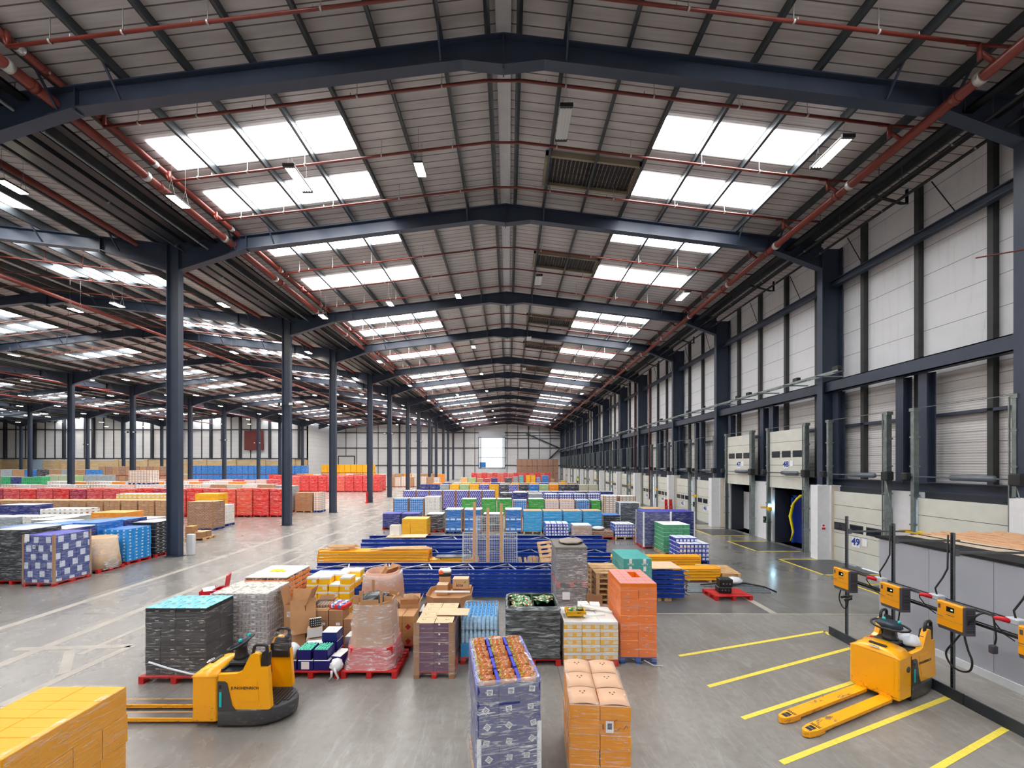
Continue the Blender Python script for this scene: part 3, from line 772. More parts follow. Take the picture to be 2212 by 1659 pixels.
# ------------------------------------------------------------------ pallet trucks
def scuffed(name, rgb, dirt, zlim, rough=.35, sc_=9):
    m, g = gm(name, rgb, rough)
    o = g.obj(); x, y, z = g.xyz(o)
    n = g.noise(g.mapping(o, (1, 1, 3)), sc_, 8, .75, .8)
    zm = g.ramp(g.math('MULTIPLY', z, 1.0 / zlim), [(0.0, .62), (1.0, .32)])
    f = g.math('GREATER_THAN', g.math('ADD', n, g.math('MULTIPLY', zm, .42)), .80)
    c = g.mix(g.math('MULTIPLY', f, .75), _lin(rgb), _lin(dirt))
    n2 = g.noise(o, 2.5, 3)
    c = g.mix(g.math('MULTIPLY', n2, .25), c, tuple(v * .7 for v in _lin(rgb)))
    g.l(c, g.b.inputs['Base Color']); g.b.inputs['Coat Weight'].default_value = .3
    return m
tyel = scuffed('truck_yellow', (255, 178, 0), (70, 46, 20), .5)
fyel = scuffed('fork_yellow', (255, 176, 0), (84, 78, 72), .16, .45, 5)
_g = G(fyel); _o = _g.obj(); _n = _g.noise(_g.mapping(_o, (1, 2.2, 1)), 2.6, 7, .72, .5)
_src = _g.b.inputs['Base Color'].links[0].from_socket
_g.l(_g.mix(_g.ramp(_n, [(.6, 0.0), (.625, .85)]), _src, _lin((92, 88, 84))), _g.b.inputs['Base Color'])
tgry = scuffed('truck_skirt_grey', (62, 64, 68), (120, 104, 96), .5, .5)
tblk = mat('truck_black_plastic', (30, 32, 36), .45, var=.1)
slate = mat('control_slate', (52, 62, 76), .4)
teal = mat('teal_button', (20, 190, 190), .4)
redb = mat('red_button', (214, 40, 40), .4)
steelw = mat('worn_steel', (130, 122, 118), .35, .7, var=.2)
filmw = mat('white_film', (214, 218, 224), .3)
def pallet_truck(loc, rz, label, wrapped=False):
    worn = wrapped
    t = empty('pallet_truck', (*loc, 0), rz, label, 'pallet truck')
    m_ = MB().mt(0).rbox(0, -.37, .1, .41, .37, .85, .02)
    m_.mt(0).prism([(.03, .2), (.03, .78), (.0, .8), (-.004, .8), (-.004, .18)], -.3, .3, 'y')
    bt = m_.build('battery_box', [tyel], t)
    MB().rbox(.42, -.365, .02, .43, .365, .86, .003).build('seam', tblk, bt)
    # domed hood over the battery
    rings = []
    for k in range(9):
        a = k / 8; yy = -.375 + .75 * a; e = math.sin(math.pi * min(1, max(0, a))) ** .35
        zz = .84 + .11 * e
        rings.append([(0, yy, .835), (-.005, yy, .84 + .02 * e), (.05, yy, .84 + .07 * e), (.14, yy, zz), (.42, yy, zz + .02 * e), (.42, yy, .835)])
    hd = MB().loft(rings, True).build('hood', tyel, t)
    MB().rbox(.12, -.13, .94, .18, .13, .972, .008).build('grip_slot', tblk, hd)
    MB().prism([(.035 + .045 * math.cos(q) * .7, .0 + .085 * math.sin(q)) for q in [i * R(22.5) for i in range(16)]], .925, .934, 'z').build('sticker', paper, hd)
    tm = text_mesh('sticker_text', 'XPO', .07, tblk, .001, .001); q = inst('sticker_text', tm, hd, (.035, 0, .936)); q.rotation_euler = (0, 0, R(-90))
    # round vent plate on each flank
    for s_ in (() if worn else (-1, 1)):
        MB().at((.3, s_ * .372, .62), rx=R(90)).lathe([(.055, -.008), (.055, .008)], 18).build('vent_disc', tgry, bt)
    # side shells with the lean-on humps
    prof = [(.43, .31), (.43, .876), (.73, .89), (.82, .93), (.95, 1.19), (.985, 1.215), (1.07, 1.215), (1.1, 1.19), (1.12, 1.0), (1.24, 1.0), (1.285, .33), (1.25, .31)]
    for s_ in (-1, 1):
        a, b = (.29, .37)
        m_ = MB().prism(prof if s_ < 0 else prof, s_ * a, s_ * b, 'y')
        sh = m_.build('side_shell', tyel, t)
        MB().prism([(.74, .44), (.66, .8), (1.0, .8), (1.06, .76), (1.1, .44)], s_ * b, s_ * (b + .006), 'y').build('pressed_panel', tyel, sh)
        tx = text_mesh('maker_name', 'JUNGHEINRICH', .064, tblk, .0012, .0005); q = inst('maker_name', tx, sh, (.87, s_ * (b + .009), .66)); q.rotation_euler = (R(90), 0, 0 if s_ < 0 else R(180))
        # padded grab handle on top
        hp = MB().tube([(.96, s_ * .33, 1.14), (1.0, s_ * .33, 1.32), (1.04, s_ * .33, 1.345), (1.16, s_ * .33, 1.345), (1.2, s_ * .33, 1.32), (1.21, s_ * .33, 1.1)], .026, 8)
        hp.prism([(1.1, 1.0), (1.09, 1.2), (1.0, 1.21), (.97, 1.1), (.9, 1.1), (.9, .98), (1.23, .98), (1.235, 1.22), (1.16, 1.25)], s_ * .27, s_ * .35, 'y')
        hd2 = hp.build('grab_handle', tblk, t)
        MB().prism([(.93, .86), (.93, 1.0), (1.0, 1.2), (1.2, 1.2), (1.24, .86)], s_ * .29, s_ * .25, 'y').build('hip_pad', tblk, t)
        if wrapped and s_ > 0:
            MB().rbox(.95, s_ * .24, .95, 1.26, s_ * .39, 1.3, .03).build('film_wrap', _M['stretch_film'], hd2)
    # skirt: plan outline with a rounded rear, cut high at the front
    plan = [(.43, -.385), (1.0, -.385), (1.2, -.35), (1.38, -.25), (1.5, -.1), (1.53, 0), (1.5, .1), (1.38, .25), (1.2, .35), (1.0, .385), (.43, .385)]
    m_ = MB()
    def inset(pl, f): return [(.43 + (p[0] - .43) * f, p[1] * f) for p in pl]
    m_.loft([[(p[0], p[1], z_) for p in inset(plan, f)] for z_, f in ((.035, .93), (.08, .985), (.2, 1.0), (.28, 1.0), (.31, .985))], True)
    for s_ in (-1, 1): m_.prism([(.43, .3), (.43, .77), (.54, .77), (.58, .74), (.66, .38), (.72, .3)], s_ * .372, s_ * .387, 'y'); m_.prism([(.43, .3), (.43, .77), (.5, .77), (.5, .3)], s_ * .3, s_ * .372, 'y')
    sk = m_.build('skirt', tgry, t)
    m_ = MB()
    for k in range(9): m_.box(.93 + k * .06, -.24 if k < 7 else -.12, .31, .965 + k * .06, .24 if k < 7 else .12, .325)
    m_.build('platform_mat', tblk, t)
    for s_ in (-1, 1):
        MB().box(.46, s_ * .389, .36, .5, s_ * .393, .6).build('teal_decal', teal, sk)
        MB().box(.46, s_ * .389, .66, .49, s_ * .393, .71).build('label_plate', tblk, sk)
    # inner bulkhead and deck tray
    MB().box(.43, -.29, .31, .9, .29, .86).build('motor_cover', tyel, t)
    MB().box(.43, -.3, .86, .9, .3, .895).box(.43, -.3, .895, .46, .3, .93).build('tray', tblk, t)
    m_ = MB().rbox(.44, -.16, .895, .74, .2, .99, .03)
    m_.loft([[(.56 + r * math.cos(q), r * math.sin(q), z_) for q in [i * R(30) for i in range(12)]] for z_, r in ((.98, .13), (1.02, .1), (1.16, .085), (1.2, .1))], True)
    m_.build('steering_console', tblk, t)
    # butterfly steering control, tilted towards the operator
    sw = MB().at((.58, 0, 1.24), ry=R(-24))
    rim = [(-.02 + .13 * math.cos(q), .29 * math.sin(q), .012 * math.sin(q * 2)) for q in [i * R(20) for i in range(19)]]
    sw.tube(rim, .019, 8, False)
    w1 = sw.build('steering_rim', tblk, t)
    sw = MB().at((.58, 0, 1.235), ry=R(-24))
    sw.loft([[(-.11 + x_ * .22, -y_ * .2, z_), (-.11 + x_ * .22, y_ * .2, z_), (-.11 + x_ * .22, y_ * .12, z_ - h_), (-.11 + x_ * .22, -y_ * .12, z_ - h_)] for x_, y_, z_, h_ in ((0, .5, .0, .03), (.25, 1.1, .04, .09), (.6, .9, .055, .1), (1, .3, .05, .06))], True)
    sw.build('steering_hub', slate, w1)
    for s_ in (-1, 1): MB().at((.62, s_ * .115, 1.31)).lathe([(.02, -.02), (.03, 0), (.024, .03), (.005, .04)], 10).build('rocker_button', teal, w1)
    MB().at((.5, .25, .9)).lathe([(.02, 0), (.032, .02), (.03, .045)], 10).build('stop_button', redb, t)
    # forks
    for s_ in (-1, 1):
        yc = s_ * .185; o_ = .088
        pl = [(.02, yc - o_), (-2.12, yc - o_), (-2.3, yc - .06), (-2.35, yc - .02), (-2.35, yc + .02), (-2.3, yc + .06), (-2.12, yc + o_), (.02, yc + o_)]
        m_ = MB().mt(0).prism(pl, .075, .105, 'z')
        m_.box(-2.0, yc - o_, .05, .0, yc - o_ + .012, .08).box(-2.0, yc + o_ - .012, .05, 0, yc + o_, .08)
        pl2 = [(-1.95, yc - o_), (-2.12, yc - o_), (-2.3, yc - .06), (-2.35, yc - .02), (-2.35, yc + .02), (-2.3, yc + .06), (-2.12, yc + o_), (-1.95, yc + o_)]
        m_.prism(pl2, .015, .075, 'z')
        fk = m_.build('fork', fyel, t)
        if worn: MB().box(-2.1, yc - o_ + .014, .1, -.03, yc + o_ - .014, .1065).build('worn_plate', steelw, fk)
        MB().mt(1).rbox(-2.26, yc - .045, .1, -2.1, yc + .045, .1065, .002).mt(0).at((0, 0, 0)).tube([(-2.18, yc - .04, .088), (-2.18, yc + .04, .088)], .024, 10).build('load_roller', [steelw, tblk], fk)
        MB().box(-2.07, yc - .07, .104, -2.05, yc + .07, .107).box(-2.035, yc - .07, .104, -2.02, yc + .07, .107).build('fork_slot', tblk, fk)
        MB().box(-.02, yc - .09, .1, .03, yc + .09, .16).build('fork_heel', tyel, fk)
    return t

# stretch film: mostly clear, with whitish glossy streaks
def film(name, base=.045, streak=.38, tint=(250, 252, 255), zs=11.0):
    m = bpy.data.materials.new(name); m.use_nodes = True; g = G(m); nt = m.node_tree
    o = g.obj()
    n = g.noise(g.mapping(o, (1.2, 1.2, zs), (0, R(6), 0)), 3.2, 6, .68, 1.1)
    n2 = g.noise(o, 1.7, 3)
    f = g.ramp(n, [(.52, 0.0), (.64, streak)])
    f = g.math('ADD', g.math('MULTIPLY', f, g.ramp(n2, [(.35, .25), (.6, 1.0)])), base)
    g.b.inputs['Base Color'].default_value = (*_lin(tint), 1); g.b.inputs['Roughness'].default_value = .16
    g.bump(n, .22, .02)
    tr = g.n('BsdfTransparent'); mx = g.n('MixShader')
    g.l(f, mx.inputs[0]); g.l(tr.outputs[0], mx.inputs[1]); g.l(g.b.outputs[0], mx.inputs[2])
    g.l(mx.outputs[0], nt.nodes['Material Output'].inputs['Surface'])
    _M[name] = m; return m
FILM = film('stretch_film'); FILM2 = film('stretch_film_heavy', .2, .7); FILM3 = film('stretch_film_light', .05, .3)

pallet_truck((-5.16, 6.85), 0.0, 'yellow pallet truck on the left, forks reaching left behind the yellow cartons', True)
pallet_truck((6.74, 7.36), R(23), 'yellow pallet truck parked between yellow floor lines beside the chargers')
tag(MB().loft([[(r * math.cos(q) * 1.2 + .03 * math.sin(q * 3 + z_ * 20), r * math.sin(q), z_) for q in [i * R(36) for i in range(10)]] for z_, r in ((0, .12), (.05, .17), (.12, .14), (.18, .08), (.2, .01))]).build('plastic_film_bundle', filmw, None, (7.58, 7.52, .897)), 'crumpled clear film bundle lying in the parked truck beside the chargers', 'plastic film')

# ------------------------------------------------------------------ charging station
strut = mat('strut_channel', (112, 118, 122), .38, .6, var=.1, scale=8)
for k, (px_, py_) in enumerate(((8.47, 9.98), (8.45, 8.75), (8.43, 7.56), (8.43, 6.34))):
    ords = ('furthest from the camera', 'second from the far end', 'third from the far end', 'nearest the camera')[k]
    t = empty('strut_post', (px_, py_, 0), 0, 'grey slotted steel post of the charger rack, %s' % ords, 'post')
    m_ = MB().box(-.02, -.025, 0, .025, -.02, 3.0).box(-.02, .02, 0, .025, .025, 3.0).box(.02, -.02, 0, .025, .02, 3.0)
    m_.box(-.06, -.06, 0, .06, .06, .012); m_.build('post', strut, t)
    MB().box(.025, -.02, 2.6, 1.45, .02, 2.64).box(.02, -.03, 2.56, .1, .03, 2.68).build('arm', strut, t)
    m_ = MB()
    for q in range(44): m_.box(-.021, -.008, .06 + q * .066, -.012, .008, .1 + q * .066)
    m_.build('slots', blackm, t)
for zz, lb in ((1.66, 'upper'), (1.42, 'lower')):
    tag(MB().box(8.375, 5.2, zz, 8.38, 10.0, zz + .04).box(8.38, 5.2, zz + .035, 8.41, 10.0, zz + .04).box(8.38, 5.2, zz, 8.41, 10.0, zz + .005).build('mounting_rail', strut if lb == 'upper' else blackm), '%s horizontal rail carrying the battery chargers' % lb, 'rail')
    tag(MB().tube([(8.4, 5.2, zz + .06), (8.4, 10, zz + .06)], .012, 6).build('rail_cable', blackm), 'black cable clipped along the %s charger rail' % lb, 'cable')
chy = mat('charger_yellow', (244, 164, 16), .4, var=.04); chg = mat('charger_grey', (84, 82, 90), .5)
disp = mat('display_black', (12, 14, 16), .15); ledg = emis('led_green', (150, 255, 120), 2.0)
socket_g = mat('socket_grey', (190, 196, 202), .4)
def charger_proto():
    t = empty('battery_charger', (0, 0, 0))
    m_ = MB().prism([(0, .06), (.02, .0), (.22, .0), (.22, .5), (.04, .51), (.0, .5)], -.215, .215, 'y')
    m_.box(.22, -.16, .06, .245, .16, .42); c_ = m_.build('case', chg, t)
    m_ = MB(); 
    for q in range(14): m_.box(.05, -.219, .06 + q * .03, .2, -.215, .07 + q * .03)
    m_.build('cooling_fins', blackm, c_)
    m_ = MB().prism([(-.012, .07), (.05, .07), (.06, .52), (.0, .52), (-.012, .5)], -.21, .21, 'y')
    f_ = m_.build('front_cover', chy, t)
    MB().box(-.016, -.21, .2, -.0125, .21, .203).build('groove', chg, f_)
    MB().rbox(-.02, -.08, .36, -.01, .05, .45, .006).build('display', disp, t)
    MB().box(-.022, -.06, .395, -.019, -.03, .415).build('indicator', ledg, t)
    MB().box(-.016, .15, .38, -.012, .19, .46).box(-.016, -.08, .29, -.012, .06, .3).box(-.016, .1, .235, -.012, .21, .245).build('printed_mark', chg, f_)
    return t
CH = charger_proto(); chs = [CH] + [copy_tree(CH) for _ in range(3)]
for k, c_ in enumerate(chs):
    yy = (9.74, 8.49, 7.335, 6.135)[k]
    c_.location = (8.13, yy, 1.22)
    tag(c_, ('small yellow battery charger furthest along the rack, a short cable loop below', 'yellow battery charger second from the far end, above the parked truck',
             'yellow battery charger third from the far end, a long cable loop below', 'yellow battery charger nearest the camera, cut by the photo edge')[k], 'battery charger')
def socket(yy, lb):
    t = empty('power_socket', (8.3, yy, 1.7), 0, lb, 'socket')
    MB().rbox(-.1, -.09, -.01, .06, .09, .09, .015).build('housing', socket_g, t)
    MB().tube([(-.08, .04, .03), (-.17, .1, .05), (-.21, .14, .04)], [.045, .04, .03], 10).build('plug', mat('cee_red', (206, 20, 40), .4), t)
    MB().tube([(-.21, .14, .04), (-.2, .15, -.02), (-.12, .08, -.2), (-.06, -.02, -.28)], .01, 6).build('lead', blackm, t)
    MB().tube([(-.02, .0, .08), (-.03, .02, .2), (.05, -.04, .42), (.12, -.06, .6), (.13, -.06, 1.25)], .014, 6).build('feed_cable', blackm, t)
socket(8.86, 'red plug and grey socket beyond the second charger'); socket(7.7, 'red plug and grey socket beyond the third charger'); socket(6.5, 'red plug and grey socket beyond the nearest charger')
def cable(pts, r, lb):
    # smooth the polyline
    P = [Vector(p) for p in pts]; out = []
    for i in range(len(P) - 1):
        p0 = P[max(i - 1, 0)]; p1 = P[i]; p2 = P[i + 1]; p3 = P[min(i + 2, len(P) - 1)]
        for k in range(5):
            t = k / 5; out.append(.5 * ((2 * p1) + (p2 - p0) * t + (2 * p0 - 5 * p1 + 4 * p2 - p3) * t * t + (3 * p1 - p0 - 3 * p2 + p3) * t ** 3))
    out.append(P[-1])
    return tag(MB().tube(out, r, 7).build('charging_cable', blackm), lb, 'cable')
cable([(8.18, 7.2, 1.24), (8.17, 7.3, 1.05), (8.15, 7.42, .8), (8.15, 7.35, .62), (8.15, 7.2, .57), (8.16, 7.05, .64), (8.17, 7.02, .82), (8.18, 7.1, 1.02), (8.2, 7.16, 1.3), (8.26, 7.05, 1.6), (8.34, 6.98, 1.7)], .016, 'long teardrop cable loop under the third charger')
cable([(8.38, 6.9, 1.7), (8.34, 6.86, 1.72), (8.3, 6.8, 1.55), (8.3, 6.78, 1.35), (8.3, 6.8, 1.22)], .013, 'cable with a loose plug hanging over the rail beside the third charger')
tag(MB().rbox(-.05, -.04, 0, .05, .04, .14, .015).build('battery_plug', mat('plug_grey', (64, 62, 72), .5), None, (8.3, 6.82, 1.06)), 'grey battery plug hanging on its cable near the third charger', 'plug')
cable([(8.18, 9.8, 1.23), (8.15, 9.82, 1.0), (8.15, 9.72, .82), (8.16, 9.62, .84), (8.17, 9.58, 1.05), (8.2, 9.6, 1.23)], .014, 'short cable loop under the furthest charger')
tag(MB().tube([(8.12, 9.72, 1.05), (8.15, 9.6, 1.12), (8.18, 9.5, 1.15), (8.16, 9.48, 1.1), (8.12, 9.62, 1.02)], .03, 7).build('battery_plug', blackm), 'black battery plug knotted in the cable of the furthest charger', 'plug')
cable([(8.25, 8.4, 1.23), (8.22, 8.4, 1.0), (8.16, 8.38, .7), (8.0, 8.2, .62), (7.7, 7.9, .92)], .013, 'cable pair hanging from the second charger towards the truck')
cable([(8.25, 6.3, 1.23), (8.22, 6.33, 1.0), (8.2, 6.3, .6), (8.2, 6.2, .45), (8.22, 6.1, .6), (8.24, 6.08, 1.0)], .016, 'cable loop below the nearest charger at the photo edge')
kerbm = mat('kerb_steel', (58, 64, 72), .5, .3, var=.25, scale=3)
for a, b in ((7.1, 10.08), (3.0, 7.08)):
    S('kerb_rail', MB().prism([(8.1, 0), (8.1, .2), (8.13, .2), (8.13, .02), (8.26, .02), (8.26, 0)], a, b, 'y'), kerbm)
# ---- office enclosure with boarded roof
encl = mat('enclosure_panel', (176, 180, 190), .55, var=.05, scale=1.2, bump=.12)
t = empty('panel_enclosure', (9.6, 3.0, 0), 0, 'pale grey panelled enclosure with a boarded timber roof behind the chargers', 'enclosure')
yy = 0
while yy < 7.3:
    m_ = MB().box(0, yy + .004, .16, .05, min(yy + 1.22, 7.36) - .004, 2.38); m_.build('wall_panel', encl, t); yy += 1.22
MB().box(0.05, 7.3, 0.16, 4.0, 7.36, 2.38).build('end_panel', encl, t)
MB().box(-.02, 0, 0, .05, 7.36, .16).box(.05, 7.3, 0, 4.0, 7.38, .16).build('plinth', whitep, t)
MB().box(-.03, 0, 2.38, .8, 7.4, 2.44).build('black_capping', blackm, t)
MB().box(.8, 0, 2.38, 1.5, 7.45, 2.445).build('plywood_deck', mat('plywood_pale', (206, 186, 162), .6, var=.12, scale=3), t)
wood, g = gm('raw_timber', (214, 168, 126), .65)
o = g.obj(); n = g.noise(g.mapping(o, (8, .8, 8)), 3, 6, .6, 2.0)
kn = g.n('TexVoronoi'); kn.inputs['Scale'].default_value = 5; g.l(g.mapping(o, (1, .6, 1)), kn.inputs['Vector'])
c = g.ramp(n, [(.3, _lin((186, 132, 92))), (.7, _lin((226, 186, 146)))])
g.l(g.mix(g.ramp(kn.outputs['Distance'], [(.03, 1.0), (.06, 0.0)]), c, _lin((110, 66, 40))), g.b.inputs['Base Color'])
for k in range(10):
    x0 = 1.5 + k * .24
    MB().rbox(x0 + .006, 0, 2.3 + .015 * (k % 3), x0 + .234, 7.7, 2.46 + .02 * (k % 3), .01).build('roof_board', wood, t)
cable([(9.6 + .9, 10.2, 2.5), (10.6, 9.0, 2.48), (10.7, 7.9, 2.5), (10.6, 6.5, 2.48)], .012, 'black cable lying on the enclosure roof')
# ---- bright yellow bay lines
def tape(a, b, w_=.085):
    a, b = Vector((*a, 0)), Vector((*b, 0)); d_ = (b - a).normalized(); n_ = Vector((-d_.y, d_.x, 0)) * w_ / 2
    S('floor_line', MB().add([tuple(p + Vector((0, 0, z_))) for z_ in (.001, .004) for p in (a - n_, b - n_, b + n_, a + n_)], [(4, 5, 6, 7), (0, 1, 5, 4), (1, 2, 6, 5), (2, 3, 7, 6), (3, 0, 4, 7)]), yb_)
for a, b in (((1467, 1417), (1781, 1364)), ((1530, 1483), (1838, 1400)), ((1604, 1552), (1842, 1474)), ((1688, 1648), (2047, 1507)), ((1900, 1731), (2172, 1574))): tape(gp(*a), gp(*b))
tape(gp(1781, 1364), gp(1793, 1372))
# ------------------------------------------------------------------ pallets, cartons, film: kit
redpal = mat('pallet_red', (188, 30, 28), .6, var=.2, scale=6)
bluepal = mat('pallet_blue', (36, 70, 150), .6, var=.2, scale=6)
woodpal = mat('pallet_wood', (206, 168, 124), .7, var=.2, scale=5)
board = mat('cardboard_brown', (186, 140, 98), .75, var=.08, scale=4)
board2 = mat('cardboard_dull', (160, 118, 84), .75, var=.1, scale=4)
board3 = mat('cardboard_pale', (214, 184, 148), .75, var=.06, scale=4)
boardin = mat('cardboard_inside', (120, 86, 58), .85)
_pal = {}
def pallet_me(W, D, m):
    k = (round(W, 2), round(D, 2), m.name)
    if k in _pal: return _pal[k]
    b = MB(); n = 7 if D > .9 else 6; bw = .1; gap = (D - n * bw) / (n - 1)
    for i in range(n): y0 = -D / 2 + i * (bw + gap); b.box(-W / 2, y0, .122, W / 2, y0 + bw, .144)
    for x0 in (-W / 2, -.05, W / 2 - .1):
        b.box(x0, -D / 2, .1, x0 + .1, D / 2, .122); b.box(x0, -D / 2, 0, x0 + .1, D / 2, .02)
        for y0 in (-D / 2, -.07, D / 2 - .14): b.box(x0, y0, .02, x0 + .1, y0 + .14, .1)
    _pal[k] = b.mesh('pallet', m); return _pal[k]
def cart(b, w, d, h, flap=True, z0=0.0, x0=None, y0=None, k=(0, 1)):
    """one carton, chamfered; sides material k[0], top k[1]"""
    x0 = -w / 2 if x0 is None else x0; y0 = -d / 2 if y0 is None else y0
    c_ = .006; x1, y1, z1 = x0 + w, y0 + d, z0 + h
    vs = [(x0, y0, z0), (x1, y0, z0), (x1, y1, z0), (x0, y1, z0), (x0, y0, z1 - c_), (x1, y0, z1 - c_), (x1, y1, z1 - c_), (x0, y1, z1 - c_),
          (x0 + c_, y0 + c_, z1), (x1 - c_, y0 + c_, z1), (x1 - c_, y1 - c_, z1), (x0 + c_, y1 - c_, z1)]
    b.mt(k[0]).add(vs[:8], [(0, 1, 5, 4), (1, 2, 6, 5), (2, 3, 7, 6), (3, 0, 4, 7), (0, 3, 2, 1)])
    b.mt(k[1]).add(vs[4:], [(0, 1, 5, 4), (1, 2, 6, 5), (2, 3, 7, 6), (3, 0, 4, 7), (4, 5, 6, 7)])
    if flap: b.mt(k[1]).box(x0 + .01, (y0 + y1) / 2 - .003, z1 - .001, x1 - .01, (y0 + y1) / 2 + .003, z1 + .0015)
    return b
def rr_ring(hx, hy, r, z, n=5, f=None):
    out = []
    for cx, cy_, a0 in ((hx - r, hy - r, 0), (-hx + r, hy - r, 90), (-hx + r, -hy + r, 180), (hx - r, -hy + r, 270)):
        for i in range(n):
            a = R(a0 + 90 * i / (n - 1)); x, y = cx + r * math.cos(a), cy_ + r * math.sin(a)
            if f: q = f(a, z); x *= q; y *= q
            out.append((x, y, z))
    return out
def film_shell(parent, W, D, z0, z1, m=None, flare=.02, lip=True, wob=.012, levels=12, r=.05, top=1.0):
    rg = random.Random(int(W * 100 + D * 37 + z1 * 999)); rings = []
    ph = [rg.uniform(0, 6) for _ in range(4)]
    for k in range(levels + 1):
        t = k / levels; z = z0 + (z1 - z0) * t
        s_ = 1 + rg.uniform(-wob, wob); e = flare * (1 - t) ** 3; tp = 1 + (top - 1) * t
        rings.append(rr_ring((W / 2 + .012 + e) * tp, (D / 2 + .012 + e) * tp, r, z, 5, lambda a, zz: s_ * (1 + wob * .5 * math.sin(5 * a + ph[0] + zz * 9) + wob * .4 * math.sin(11 * a + ph[1] - zz * 14))))
    if lip:
        rings.append(rr_ring((W / 2 - .01) * top, (D / 2 - .01) * top, r, z1 + .015, 5)); rings.append(rr_ring((W / 2 - .06) * top, (D / 2 - .06) * top, r, z1 + .006, 5))
    return MB().loft(rings, True, False).build('stretch_wrap', m or FILM, parent)
def load(x, y, rz, W, D, label, pal=None, cat='pallet load', group=None, name='pallet_load', z=0):
    t = empty(name, (x, y, z), rz, label, cat, group)
    if pal: inst('pallet', pallet_me(W, D, pal), t)
    return t
def carton_stack(t, W, D, z0, nl, nx, ny, h, ms, jit=.006, name='carton', extra=None, shell=True, stag=True, flap=True, top_only=None):
    """outer cartons of a stack as parts; alternate layers are turned when nx, ny differ"""
    rg = random.Random(nl * 31 + nx * 7 + ny)
    w_, d_ = W / nx, D / ny
    b = cart(MB(), w_ - .006, d_ - .006, h - .004, flap)
    if extra: extra(b, w_ - .006, d_ - .006, h - .004)
    me = b.mesh(name, ms)
    for k in range(nl):
        for i in range(nx):
            for j in range(ny):
                if shell and 0 < i < nx - 1 and 0 < j < ny - 1 and k < nl - 1: continue
                o = inst(name, me, t, (-W / 2 + (i + .5) * w_ + rg.uniform(-jit, jit), -D / 2 + (j + .5) * d_ + rg.uniform(-jit, jit), z0 + k * h), rg.uniform(-jit, jit) * 2)
    return me
def corner_boards(t, W, D, z0, z1, m, w_=.07, which=((-1, -1), (1, -1), (1, 1), (-1, 1))):
    for sx, sy in which:
        x, y = sx * (W / 2 + .004), sy * (D / 2 + .004)
        MB().box(min(x, x - sx * w_), min(y, y + sy * .006), z0, max(x, x - sx * w_), max(y, y + sy * .006), z1).box(min(x, x + sx * .006), min(y, y - sy * w_), z0, max(x, x + sx * .006), max(y, y - sy * w_), z1).build('corner_board', m, t)
ink = mat('printed_ink', (38, 40, 48), .6); inkw = mat('printed_white', (222, 224, 230), .6)
def sticker(t, x, y, z, w_, h_, face=-1, lines=3, rot=0.0, name='label_sticker', along='x', m=None):
    """paper label with lines of print on a vertical face; face -1: normal -y (along x) or -x (along y)"""
    b = MB()
    b.X = Matrix.Translation((x, y, z)) @ (Matrix.Rotation(R(90) if along == 'yp' else R(-90), 4, 'Z') if along in ('y', 'yp') else Matrix()) @ Matrix.Rotation(rot, 4, 'Y')
    b.mt(0).box(-w_ / 2, -.003, -h_ / 2, w_ / 2, 0, h_ / 2)
    for k in range(lines):
        zz = h_ / 2 - h_ * (k + 1) / (lines + 1); ww = w_ * (.36 if k < lines - 1 else .2)
        n_ = 5
        for q in range(n_):
            a = -ww + 2 * ww * q / n_; b.mt(1).box(a, -.0042, zz - h_ * .06, a + 2 * ww / n_ * .72, -.003, zz + h_ * .06)
    return b.build(name, [m or paper, ink], t)
def barcode(t, x, y, z, w_, h_, along='x'):
    b = MB(); b.X = Matrix.Translation((x, y, z)) @ (Matrix.Rotation(R(90), 4, 'Z') if along == 'yp' else Matrix())
    b.mt(0).box(-w_ / 2, -.003, -h_ / 2, w_ / 2, 0, h_ / 2)
    for k in range(12):
        a = h_ * .3 - k * h_ * .045; b.mt(1).box(-w_ * .28, -.0042, a - h_ * (.012 if k % 3 else .02), w_ * .28, -.003, a + h_ * .01)
    return b.build('barcode_label', [paper, ink], t)
def pouch_me(name, w_, d_, th, m, seed):
    rg = random.Random(seed); nx, ny = 6, 7; vs = []; fs = []
    for s_ in (1, -1):
        for j in range(ny):
            for i in range(nx):
                u, v = i / (nx - 1), j / (ny - 1); e = (math.sin(math.pi * u) * math.sin(math.pi * v)) ** .5
                vs.append(((u - .5) * w_ * (1 - .05 * e), (v - .5) * d_, s_ * th * e * rg.uniform(.75, 1.2) + rg.uniform(-.004, .004)))
    n = nx * ny
    for j in range(ny - 1):
        for i in range(nx - 1):
            a = j * nx + i; fs.append((a, a + 1, a + nx + 1, a + nx)); fs.append((n + a + nx, n + a + nx + 1, n + a + 1, n + a))
    return MB().add(vs, fs, True).mesh(name, m)
def spotted(name, base, cols, scale=9, thr=.5, rough=.3, metal=0.0):
    m, g = gm(name, base, rough, metal); o = g.obj()
    c = _lin(base)
    for k, cc in enumerate(cols):
        n = g.noise(g.mapping(o, (1, 1, 1), (k * 1.3, k, 0)), scale * (1 + .35 * k), 2, .5, .4)
        c = g.mix(g.ramp(n, [(thr + .06 * (k % 2), 0.0), (thr + .04 + .06 * (k % 2), 1.0)]), c, _lin(cc))
    g.l(c, g.b.inputs['Base Color']); return m
snackm = spotted('snack_bag_print', (188, 104, 50), [(120, 60, 26), (206, 132, 72), (150, 200, 60), (226, 220, 226)], 14, .6, .3)
greenm = spotted('green_bag_print', (24, 122, 60), [(232, 236, 226), (10, 70, 36), (214, 60, 40)], 16, .56, .28)
